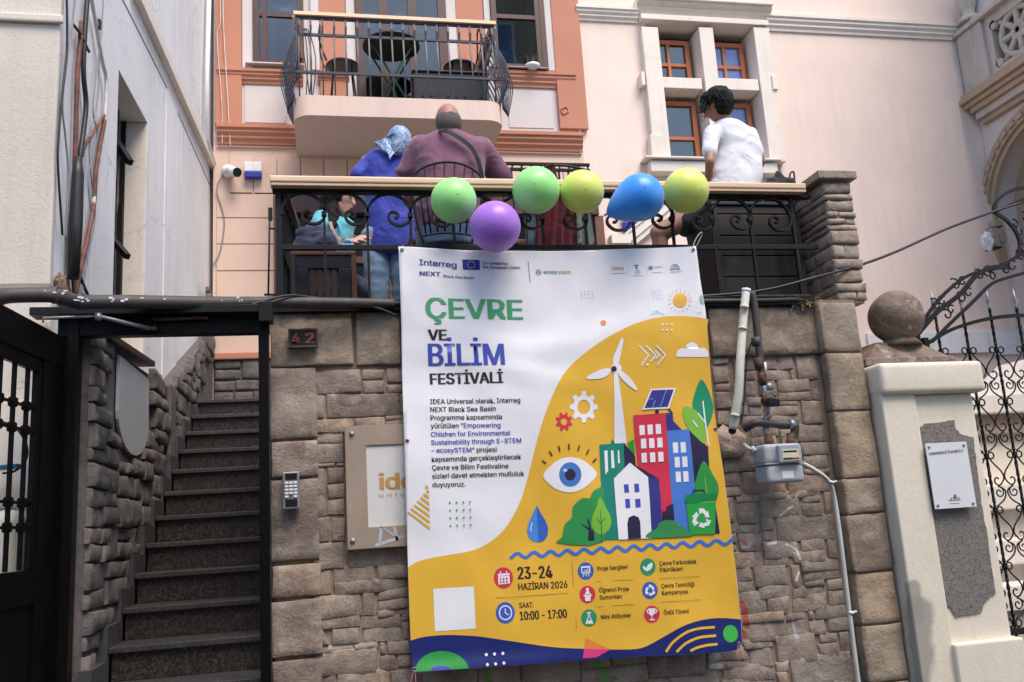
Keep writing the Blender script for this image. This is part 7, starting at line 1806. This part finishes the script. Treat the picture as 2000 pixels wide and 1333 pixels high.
build('shirt_collar', [cap_(hc+Vector((-.055, -.02, -.115)), .022, hc+Vector((.0, -.075, -.100)), .022), cap_(hc+Vector((.055, -.02, -.115)), .022, hc+Vector((.0, -.075, -.100)), .022)], .008, M['plum'], M1, 3)
build('trousers', [loft_([ring_px(813, 928, 492, 5.28, .19), ring_px(812, 929, 470, 5.28, .19), ring_px(814, 927, 445, 5.28, .175), ring_px(820, 920, 436, 5.28, .16)])]+[q for s in (-1, 1) for q in (cap_((hx+s*.11, 5.28, seat+.02), .115, (hx+s*.16, 5.72, seat+.03), .09), cap_((hx+s*.16, 5.72, seat+.03), .085, (hx+s*.16, 5.72, 2.80), .075))], .012, M['jeans2'], M1, 4, .006, 8)
for s in (-1, 1): build('shoe', [cap_((hx+s*.16, 5.70, 2.745), .045, (hx+s*.16, 5.90, 2.735), .04)], .011, M['black'], M1, 2)
M['greyhair'] = hairm('grey_stubble', (.06,.052,.05), (.20,.17,.16), (90, 90, 60))
def cutbald(bm):
    # keep a horseshoe of hair: remove what lies above the crown line, which dips at the front
    kill = []
    for f in bm.faces:
        p = f.calc_center_median()-hc
        if p.z > .022+.012*noise.noise(p*40) or p.y > .035 or p.z < -.075: kill.append(f)
    bmesh.ops.delete(bm, geom=kill, context='FACES')
build('hair', [ell_(hc+Vector((0, -.006, .012)), (.081, .0985, .103)), ell_(hc+Vector((0, -.032, -.02)), (.083, .079, .089))], .006, M['greyhair'], M1, 2, 0, extra=cutbald)
sp3 = [PY(858, 254, 5.12), PY(868, 256, 5.075), PY(884, 262, 5.06), PY(905, 275, 5.055), PY(923, 292, 5.055), PY(934, 315, 5.055), PY(941, 345, 5.06), PY(944, 380, 5.08), PY(943, 430, 5.13)]
bm = new(); tube(bm, spline(sp3, 5), .01, flat=(.003, .0125, (0, -1, 0))); obj('strap', bm, M['black'], M1)
ch = thing('iron_chair', 'round-backed black iron chair behind the seated man in plum shirt', 'chair', Vector((hx, 5.1, 2.7)))
cyy = 5.00
bm = new(); arc = spline([PY(834, 484, cyy), PY(820, 455, cyy), PY(808, 400, cyy), PY(803, 360, cyy), PY(812, 338, cyy), PY(838, 323, cyy), PY(873, 317, cyy), PY(908, 323, cyy), PY(936, 341, cyy), PY(943, 365, cyy), PY(938, 410, cyy), PY(926, 460, cyy), PY(918, 484, cyy)], 6); tube(bm, arc, .008, 8); obj('back_frame', bm, M['iron'], ch)
for i, (xt, yt, xb) in enumerate(((829,328,842),(848,321,855),(868,318,869),(888,319,884),(908,324,898),(924,332,910),(816,338,832))):
    bm = new(); tube(bm, [PY(xt, yt, cyy), PY((xt+xb)/2-1, 400, cyy), PY(xb, 457, cyy)], .0055, 6); obj('spindle', bm, M['iron'], ch)
bm = new(); tube(bm, spline([PY(821, 462, cyy), PY(850, 457, cyy), PY(873, 455, cyy), PY(900, 457, cyy), PY(927, 461, cyy)], 5), .007, 6); obj('cross_rail', bm, M['iron'], ch)
bm = new(); lathe(bm, (hx, 5.28, 3.02), [(.20, 0), (.21, .012), (.20, .024)], 24); obj('seat', bm, M['iron'], ch)
for a, b in ((-.17, 5.12), (.17, 5.12), (-.17, 5.44), (.17, 5.44)): bm = new(); tube(bm, [(hx+a*.9, b, 3.02), (hx+a*1.15, b, 2.702)], .009, 6); obj('leg', bm, M['iron'], ch)

# --- boy in white T-shirt
B1 = thing('person', 'black-haired boy in white T-shirt and black shorts sitting hunched at the railing end', 'person', Vector((PY(1420, 420, 5.15).x, 5.15, 2.7)))
Q = lambda px, py, y=5.15: PY(px, py, y)
q8 = lambda x, y, Y=5.15: PY(1240+x/2.836, 150+y/2.836, Y)
hc = q8(446, 160, 5.13); hl, sd_, up_ = head_(hc, .90, (-.72, .65, -.50))
shl, shr = q8(425, 300, 5.10), q8(618, 300, 5.22); ell1, elr = q8(415, 470, 5.02), q8(700, 470, 5.25); hl1, hr1 = q8(405, 610, 5.22), q8(640, 590, 5.42)
hipc = q8(560, 670, 5.18)
b_ = hl+[cap_(hc+Vector((.015, .0, -.05)), .048, q8(505, 262, 5.15), .055), loft_([(Vector((hipc.x, 5.18, hipc.z-.05)), .13, .10), (Vector((hipc.x, 5.18, hipc.z+.1)), .12, .09), (q8(545, 420), .12, .085), (q8(520, 310), .14, .08), (q8(515, 270), .08, .06)])]
for a, e, h in ((shl, ell1, hl1), (shr, elr, hr1)): b_ += [cap_(a, .038, e, .031), cap_(e, .031, h, .022)]+hand_(h, (h-e).normalized(), (0, -1, 0), .9)
kn = q8(135, 865, 5.30); kn2 = q8(330, 880, 5.55)
b_ += [cap_(hipc+Vector((-.06, 0, -.02)), .085, kn, .062), cap_(kn, .056, Vector((kn.x+.02, 5.38, 2.80)), .036), cap_((kn.x+.02, 5.36, 2.76), .036, (kn.x-.10, 5.38, 2.735), .03)]
b_ += [cap_(hipc+Vector((.04, .05, -.02)), .085, kn2, .060), cap_(kn2, .055, Vector((kn2.x+.02, 5.62, 2.80)), .036), cap_((kn2.x, 5.62, 2.76), .036, (kn2.x-.10, 5.66, 2.735), .03)]
build('body', b_, .009, SK2, B1, 3)
ts = lambda xa, xb, y, Y, ry: (lambda a, b: (Vector(((a.x+b.x)/2, Y, a.z)), (b.x-a.x)/2, ry, 2.3))(q8(xa, y, Y), q8(xb, y, Y))
M['tee'] = fabric('white_tshirt', (.80,.80,.84), (.74,.74,.79), .8, .7, 6)
build('tshirt', [loft_([ts(408, 668, 652, 5.16, .125), ts(405, 690, 600, 5.16, .125), ts(420, 696, 545, 5.15, .12), ts(440, 692, 480, 5.15, .115), ts(450, 690, 410, 5.15, .115), ts(430, 680, 350, 5.15, .11), ts(405, 655, 305, 5.15, .10), ts(425, 610, 270, 5.14, .08), ts(450, 570, 248, 5.14, .06)]),
    cap_(q8(428, 315, 5.10), .056, q8(412, 418, 5.05), .048), cap_(q8(640, 320, 5.2), .050, q8(680, 420, 5.22), .043)], .010, M['tee'], B1, 5, .0045, 5)
M['blackfab'] = fabric('black_cotton', (.010,.010,.012), None, .9, .5)
build('shorts', [loft_([ts(420, 640, 715, 5.18, .13), ts(408, 648, 670, 5.18, .13), ts(425, 640, 635, 5.18, .11)]), cap_(hipc+Vector((-.05, 0, -.03)), .105, q8(290, 815, 5.26), .088), cap_(hipc+Vector((.04, .05, -.03)), .10, q8(400, 830, 5.42), .085)], .011, M['blackfab'], B1, 4, .004, 10)
for k, yy in ((kn, 5.38), (kn2, 5.66)): build('shoe', [cap_((k.x+.03, yy-.01, 2.745), .04, (k.x-.13, yy+.01, 2.735), .035)], .011, M['whitefab'], B1, 2)
M['blackhair'] = hairm('black_hair', (.004,.004,.005), (.018,.016,.016))
rr = random.Random(6); hp = [ell_(hc+Vector((.020, -.012, .038)), (.094, .098, .088)), ell_(hc+Vector((.035, -.025, .0)), (.078, .08, .085)), ell_(hc+Vector((-.055, -.01, .035)), (.045, .06, .05))]
build('hair', hp, .008, M['blackhair'], B1, 3, .006, 20)
bm = new()
for i in range(420):
    a, b = rr.uniform(0, 2*math.pi), rr.uniform(-.3, 1.35); d = Vector((math.cos(a)*math.cos(b), math.sin(a)*math.cos(b), math.sin(b)))
    if d.x < -.2 and d.z < .1: d.z -= .2
    s = hc+Vector((.010, -.012, .030))+Vector((d.x*.092, d.y*.096, d.z*.085)); t = Vector((rr.uniform(-1, 1), rr.uniform(-1, 1), rr.uniform(-1.2, .2))); t = (t-d*t.dot(d)).normalized()
    L = rr.uniform(.04, .07); t = (t*.6+Vector((-.35, 0, -.6))).normalized(); tube(bm, [s-d*.004, s+t*L*.5+d*.006, s+t*L+d*rr.uniform(-.008, .006)], [.0035, .003, .0008], 4)
for i in range(10):
    s = q8(356+rr.uniform(0, 30), 150+rr.uniform(0, 60), 5.06); tube(bm, [s+Vector((.02, 0, .03)), s, s+Vector((rr.uniform(-.004, .012), 0, -.022))], [.004, .0035, .0008], 4)
tag(obj('hair_locks', bm, M['blackhair'], B1), kind='stuff')
f_ = Vector((-.72, .65, -.35)).normalized()
bm = new(); gc = q8(374, 232, 5.05); tube(bm, [gc+Vector((.017*math.cos(a), .006*math.cos(a), .017*math.sin(a))) for a in [2*math.pi*k/16 for k in range(16)]], .0018, 5, closed=True); tube(bm, [gc+Vector((.016, .0, .004)), q8(392, 225, 5.05)], .0018, 5); obj('glasses', bm, M['black'], B1)

# --- seated woman in turquoise
W2 = thing('person', 'dark-haired woman in turquoise blouse seated behind the left scrolls of the railing', 'person', Vector((PY(650, 480, 5.6).x, 5.6, 2.7)))
q6 = lambda x, y, Y=5.6: PY(520+x/5.127, 340+y/5.127, Y)
hc = q6(738, 268, 5.55); fw_ = Vector((.86, -.42, -.20)).normalized(); hl, sd_, up_ = head_(hc, 1.03, fw_)
shl, shr = q6(560, 470, 5.52), q6(735, 490, 5.80); ell1, elr = q6(575, 640, 5.50), q6(800, 660, 5.75); hl1, hr1 = q6(800, 685, 5.48), q6(850, 690, 5.55)
hx2, hz2 = q6(600, 800).x, 3.16
b_ = hl+[cap_(hc-Vector((.01, 0, .06)), .048, q6(680, 480, 5.62), .052), loft_([((hx2, 5.62, hz2-.05), .15, .13), ((hx2+.01, 5.62, hz2+.12), .13, .12), (q6(640, 620), .12, .11), (q6(660, 520), .14, .09), (q6(675, 470), .07, .06)])]
b_ += [cap_(shl, .044, ell1, .038), cap_(ell1, .036, hl1, .024)]+hand_(hl1, (1, -.05, .25), (0, -.4, 1), .9, .7)+[cap_(shr, .044, elr, .036), cap_(elr, .034, hr1, .024)]+hand_(hr1, (.9, .0, .5), (0, -.6, .8), .9, .7)
for s in (-1, 1): b_ += [cap_((hx2-s*.05, 5.65+s*.07, hz2), .09, (hx2+.18-s*.05, 5.98+s*.07, hz2+.02), .068), cap_((hx2+.18-s*.05, 5.98+s*.07, hz2+.02), .06, (hx2+.18-s*.05, 5.98+s*.07, 2.80), .04), cap_((hx2+.18-s*.05, 5.98+s*.07, 2.76), .036, (hx2+.22-s*.05, 6.08+s*.07, 2.735), .03)]
build('body', b_, .0075, SK1, W2, 3)
M['turq'] = fabric('turquoise_cotton', (.13,.47,.56), (.09,.38,.48), .8, .5)
build('blouse', [loft_([((hx2+.01, 5.62, hz2), .15, .135), (q6(640, 690), .145, .13), (q6(645, 600), .145, .125), (q6(650, 530), .155, .12), (q6(655, 485), .14, .10), (q6(680, 450), .075, .07)]), cap_(q6(560, 462, 5.53), .064, q6(545, 520, 5.50), .062), cap_(shr, .058, q6(760, 560, 5.80), .052)], .010, M['turq'], W2, 4, .005, 11)
bm = new(); tube(bm, spline([q6(700, 452, 5.49), q6(730, 500, 5.46), q6(760, 580, 5.45), q6(790, 660, 5.45)], 5), .008, flat=(.002, .008, (0, -1, 0))); obj('placket', bm, M['turq'], W2)
bm = new(); tube(bm, spline([q6(640, 480, 5.46), q6(665, 560, 5.44), q6(700, 630, 5.43), q6(745, 700, 5.43)], 5), .01, flat=(.002, .010, (0, -1, 0))); obj('bag_strap', bm, plain('tan_strap', (.38,.22,.17), .6), W2)
M['navyfab'] = fabric('navy_cloth', (.014,.024,.07), None, .85, .6)
build('trousers', [q for s in (-1, 1) for q in (cap_((hx2-s*.05, 5.65+s*.07, hz2), .10, (hx2+.18-s*.05, 5.98+s*.07, hz2+.02), .082), cap_((hx2+.18-s*.05, 5.98+s*.07, hz2+.02), .078, (hx2+.18-s*.05, 5.98+s*.07, 2.80), .06))], .011, M['navyfab'], W2, 4, .005)
M['brownhair'] = hairm('dark_brown_hair', (.006,.004,.004), (.028,.016,.013), (50, 50, 10))
bk_ = -fw_
def facecut(bm):
    kill = []
    for f in bm.faces:
        p = f.calc_center_median()-hc; d = p.dot(fw_)
        lim = .052+.8*max(0, p.z-.02) if p.z > -.03 else .034
        if d > lim and p.z < .075 and p.z > -.11: kill.append(f)
    bmesh.ops.delete(bm, geom=kill, context='FACES')
build('hair', [ell_(hc+bk_*.020+Vector((0, 0, .036)), (.104, .104, .116)), cap_(hc+bk_*.045+Vector((0, -.045, -.02)), .052, hc+bk_*.06+Vector((0, -.085, -.21)), .034), cap_(hc+bk_*.05, .086, hc+bk_*.085-Vector((0, 0, .17)), .062, 1, .85), cap_(hc+bk_*.03+Vector((0, .06, 0)), .06, q6(800, 520, 5.68), .06), cap_(q6(790, 470, 5.66), .06, q6(815, 570, 5.66), .040), cap_(hc+Vector((0, 0, .09)), .035, hc+fw_*.06+sd_*.0+Vector((0, 0, .085)), .028)], .007, M['brownhair'], W2, 3, .003, 20, extra=facecut)
build('lips', [cap_(hc+fw_*.0925-up_*.047+sd_*.012, .005, hc+fw_*.0925-up_*.047-sd_*.012, .005), cap_(hc+fw_*.090-up_*.053+sd_*.008, .006, hc+fw_*.090-up_*.053-sd_*.008, .006)], .0022, plain('red_lips', (.42,.035,.05), .35), W2, 1)
for s in (-1, 1):
    ec = hc+fw_*.080+sd_*s*.029+up_*.016
    build('eye', [ell_(ec, (.0105, .0105, .0065))], .0025, plain('eye_white%d' % s, (.5,.47,.45), .3), W2, 1)
    build('iris', [ell_(ec+fw_*.0075, (.0048, .0048, .0055))], .0018, M['black'], W2, 1)
    bm = new(); tube(bm, [ec+sd_*s*.018+fw_*.000+up_*.014, ec+fw_*.010+up_*.019, ec-sd_*s*.016+fw_*.012+up_*.015], [.0016, .0028, .0018], 6); obj('eyebrow', bm, M['brownhair'], W2)
    bm = new(); tube(bm, [ec+sd_*s*.012+fw_*.004+up_*.002, ec+fw_*.010+up_*.0065, ec-sd_*s*.011+fw_*.008+up_*.001], [.0010, .0020, .0010], 6); obj('eyelid', bm, M['brownhair'], W2)
bm = new(); rc = hl1+Vector((.05, -.02, .025)); tube(bm, [rc+Vector((.012*math.cos(a), .0, .012*math.sin(a))) for a in [2*math.pi*k/12 for k in range(12)]], .002, 5, closed=True); obj('ring', bm, M['galv'], W2)

# ================================================================== things standing on the terrace
jk = thing('navy_jacket', 'dark navy jacket lying over the bench back beside the seated woman', 'jacket', q6(450, 700, 5.25))
M['navyfab'] = fabric('navy_cloth', (.014,.024,.07), None, .85, .6)
build('cloth', [cap_(q6(400, 620, 5.3), .06, q6(560, 650, 5.3), .075), cap_(q6(480, 580, 5.33), .055, q6(590, 700, 5.25), .075), cap_(q6(360, 720, 5.28), .05, q6(600, 750, 5.25), .05), cap_(q6(380, 660, 5.3), .04, q6(330, 740, 5.28), .03)], .010, M['navyfab'], jk, 4, .008, 12)
bg_ = thing('blue_handbag', 'bright blue handbag on the lap of the seated woman', 'bag', q6(810, 740, 5.3))
a, b = q6(735, 702, 5.30), q6(885, 790, 5.30); obj('body', bbox(a.x, b.x, 5.28, 5.36, b.z, a.z, .012), plain('blue_leather', (.05,.28,.55), .5, 0, .1), bg_)
bm = new(); tube(bm, spline([q6(760, 702, 5.31), q6(790, 670, 5.31), q6(840, 672, 5.31), q6(865, 702, 5.31)], 5), .005, 6); obj('handle', bm, plain('blue_leather_strap', (.05,.28,.55), .5), bg_)
wb = thing('wooden_bench', 'brown timber bench back with dark inset panel at the left end of the terrace', 'bench', PY(632, 560, 5.05))
yb_ = 5.02; x0, x1, z1_ = PY(567, 495, yb_).x, PY(695, 495, yb_).x, PY(567, 493, yb_).z
zb7 = 2.702
obj('top_rail', bbox(x0, x1, yb_-.02, yb_+.03, z1_-.022, z1_, .004), M['brownwood'], wb)
obj('right_post', bbox(x1-.028, x1, yb_-.018, yb_+.02, zb7, z1_-.023, .003), M['brownwood'], wb)
obj('left_post', bbox(x0, x0+.028, yb_-.018, yb_+.02, zb7, z1_-.023, .003), M['darkwood'], wb)
obj('frame_top', bbox(x0+.029, x1-.03, yb_-.012, yb_+.012, z1_-.10, z1_-.024, .003), M['black'], wb)
obj('frame_side', bbox(x0+.029, x0+.10, yb_-.012, yb_+.012, zb7, z1_-.101, .003), M['black'], wb); obj('frame_side', bbox(x1-.10, x1-.03, yb_-.012, yb_+.012, zb7, z1_-.101, .003), M['black'], wb)
for i in range(4):
    w_ = (x1-x0-.206)/4; obj('slat', bbox(x0+.103+w_*i, x0+.103+w_*(i+1)-.006, yb_-.004, yb_+.008, zb7, z1_-.102, .002), M['darkwood'], wb)
obj('seat', bbox(x0, x1, yb_+.032, yb_+.42, 3.06, 3.09, .004), M['brownwood'], wb)
# garments on a chair
gc_ = thing('maroon_jacket', 'maroon jacket hanging over a chair back under the green and yellow balloons', 'jacket', PY(1087, 440, 5.45))
M['maroon'] = fabric('maroon_cloth', (.16,.010,.028), (.10,.006,.018), .85, .7, 5)
def hang(name, pts_top, pts_bot, Y, m, parent, amp=.014, n=26, k=10, fr=26, thick=.006, ph=0):
    bm = new(); rows = []
    tp, bt = spline([(a, b, 0) for a, b in pts_top], n//max(1, len(pts_top)-1)), spline([(a, b, 0) for a, b in pts_bot], n//max(1, len(pts_bot)-1))
    m_ = min(len(tp), len(bt))
    for j in range(k+1):
        t = j/k; row = []
        for i in range(m_):
            p = tp[i].lerp(bt[i], t); q = PY(p.x, p.y, Y); w = amp*(.4+.6*t)*math.sin(i*fr/m_+ph+.8*math.sin(t*3))+amp*.5*noise.noise(Vector((i*.5, t*3, ph)))
            row.append(bm.verts.new(q+Vector((0, w, 0))))
        rows.append(row)
    for a, b in zip(rows, rows[1:]):
        for i in range(m_-1): bm.faces.new((a[i], a[i+1], b[i+1], b[i])).smooth = True
    bmesh.ops.solidify(bm, geom=bm.faces[:], thickness=thick)
    return obj(name, bm, m, parent)
hang('cloth', [(1066,385),(1085,378),(1105,380),(1124,388)], [(1046,500),(1075,503),(1100,503),(1127,500)], 5.45, M['maroon'], gc_, .02, fr=30)
hang('hood', [(1068,324),(1076,322),(1084,323)], [(1070,384),(1082,380),(1098,382)], 5.50, M['maroon'], gc_, .012, n=14, fr=7)
hang('sleeve', [(1052,395),(1062,390),(1072,386)], [(1044,497),(1056,500),(1068,500)], 5.42, M['maroon'], gc_, .012, n=14, fr=9, ph=2)
g2 = thing('pale_scarf', 'silvery blue scarf hanging left of the maroon jacket', 'scarf', PY(1038, 450, 5.5)); hang('cloth', [(1029,418),(1038,416),(1048,420)], [(1034,500),(1040,502),(1050,500)], 5.48, fabric('silver_blue', (.22,.32,.38), (.10,.16,.22), .5, .8, 14), g2, .014, n=14, fr=9)
g3 = thing('grey_jacket', 'grey-green jacket hanging right of the maroon one', 'jacket', PY(1143, 445, 5.5)); hang('cloth', [(1136,405),(1144,402),(1152,410)], [(1138,496),(1150,492),(1164,472)], 5.50, fabric('grey_green', (.20,.27,.26), (.13,.18,.18), .7, .6), g3, .014, n=14, fr=8)
g4 = thing('cream_scarf', 'cream lace scarf between the maroon and grey-green jackets', 'scarf', PY(1131, 450, 5.46)); hang('cloth', [(1125,400),(1130,398),(1136,400)], [(1126,478),(1131,482),(1137,476)], 5.44, fabric('cream_lace', (.42,.42,.36), (.2,.2,.18), .8, .9, 40), g4, .010, n=12, fr=7)
cch = thing('cafe_chair', 'dark iron chair holding the draped jackets', 'chair', PY(1090, 480, 5.55)+Vector((0, 0, -.3)))
bm = new(); x = PY(1090, 400, 5.56).x; tube(bm, spline([(x-.2, 5.56, 2.705), (x-.2, 5.56, 3.3), (x-.12, 5.56, 3.6), (x, 5.56, 3.66), (x+.12, 5.56, 3.6), (x+.2, 5.56, 3.3), (x+.2, 5.56, 2.705)], 6), .01, 8); obj('back_frame', bm, M['iron'], cch)
obj('seat', bbox(x-.2, x+.2, 5.58, 5.95, 3.12, 3.145, .006), M['darkwood'], cch)
for dx in (-.18, .18): bm = new(); tube(bm, [(x+dx, 5.93, 3.12), (x+dx, 5.95, 2.705)], .01, 6); obj('leg', bm, M['iron'], cch)
tb2 = thing('cafe_table', 'dark timber cafe table in front of the seated man', 'table', (PY(905, 400, 5.85).x, 5.85, 2.7))
x = PY(905, 400, 5.85).x; obj('tabletop', bbox(x-.42, x+.36, 5.55, 6.15, 3.40, 3.43, .006), M['brownwood'], tb2)
for dx in (-.36, .30):
    for yy in (5.6, 6.1): obj('leg', bbox(x+dx-.02, x+dx+.02, yy-.02, yy+.02, 2.702, 3.399, .003), M['darkwood'], tb2)
# dark slatted planter box the boy sits on
pb = thing('planter_box', 'tall black slatted timber box at the right end behind the railing', 'box', (PY(1480, 500, 4.98).x, 5.1, 2.7))
yf = 4.93; x0, x1 = PY(1398, 470, yf).x, PY(1572, 470, yf).x-.04; z1_ = PY(1480, 402, yf).z
M['blackwood'] = wood('black_stained_wood', (.016,.013,.012), (.034,.028,.026), (3, 30, 30), .6)
hts = [z1_]+[PY(1480, y, yf).z for y in (419, 461, 500, 541, 582)]+[2.702]
for a, b in zip(hts, hts[1:]):
    if a-b > .02: obj('board', bbox(x0+.03, x1, yf, yf+.022, b+.004, a-.003, .004), M['blackwood'], pb)
obj('corner_post', bbox(x0-.004, x0+.028, yf-.006, yf+.03, 2.702, z1_, .003), M['blackwood'], pb)
obj('lid', bbox(x0-.01, x1+.01, yf-.012, yf+.44, z1_+.001, z1_+.022, .004), M['blackwood'], pb)
obj('back_panel', bbox(x0, x1, yf+.41, yf+.43, 2.702, z1_, .003), M['blackwood'], pb); obj('side_panel', bbox(x0-.002, x0+.014, yf+.031, yf+.409, 2.702, z1_, .002), M['blackwood'], pb); obj('side_panel', bbox(x1-.014, x1+.002, yf+.031, yf+.409, 2.702, z1_, .002), M['blackwood'], pb)
for i in range(4):
    for j in range(6):
        bm = new(); lathe(bm, (x0-.0025, yf+.08+.09*i, 2.80+.085*j), [(.008, .0), (.008, -.001)], 8, 'X'); obj('hole', bm, M['dark'], pb)
bp_ = thing('backpack', 'black backpack with a white scribble logo standing on the planter box', 'backpack', PY(1505, 395, 5.06))
build('bag', [ell_(q8(780, 650, 5.10), (.12, .075, .09)), cap_(q8(790, 600, 5.1), .06, q8(795, 545, 5.1), .028), cap_(q8(760, 600, 5.1), .05, q8(860, 590, 5.1), .035), cap_(q8(700, 680, 5.08), .05, q8(830, 690, 5.08), .05)], .009, M['blackfab'], bp_, 3, .005, 14)
bm = new(); tube(bm, spline([q8(855, 570, 5.08), q8(862, 535, 5.08), q8(880, 530, 5.08), q8(884, 575, 5.08)], 5), .006, 6); obj('handle', bm, M['blackfab'], bp_)
bm = new(); tube(bm, spline([q8(685, 700, 5.0), q8(705, 672, 5.0), q8(712, 690, 5.0), q8(725, 640, 5.0), q8(735, 665, 5.0), q8(745, 638, 5.0)], 5), .0022, 5); obj('scribble_logo', bm, M['whiteplast'], bp_)
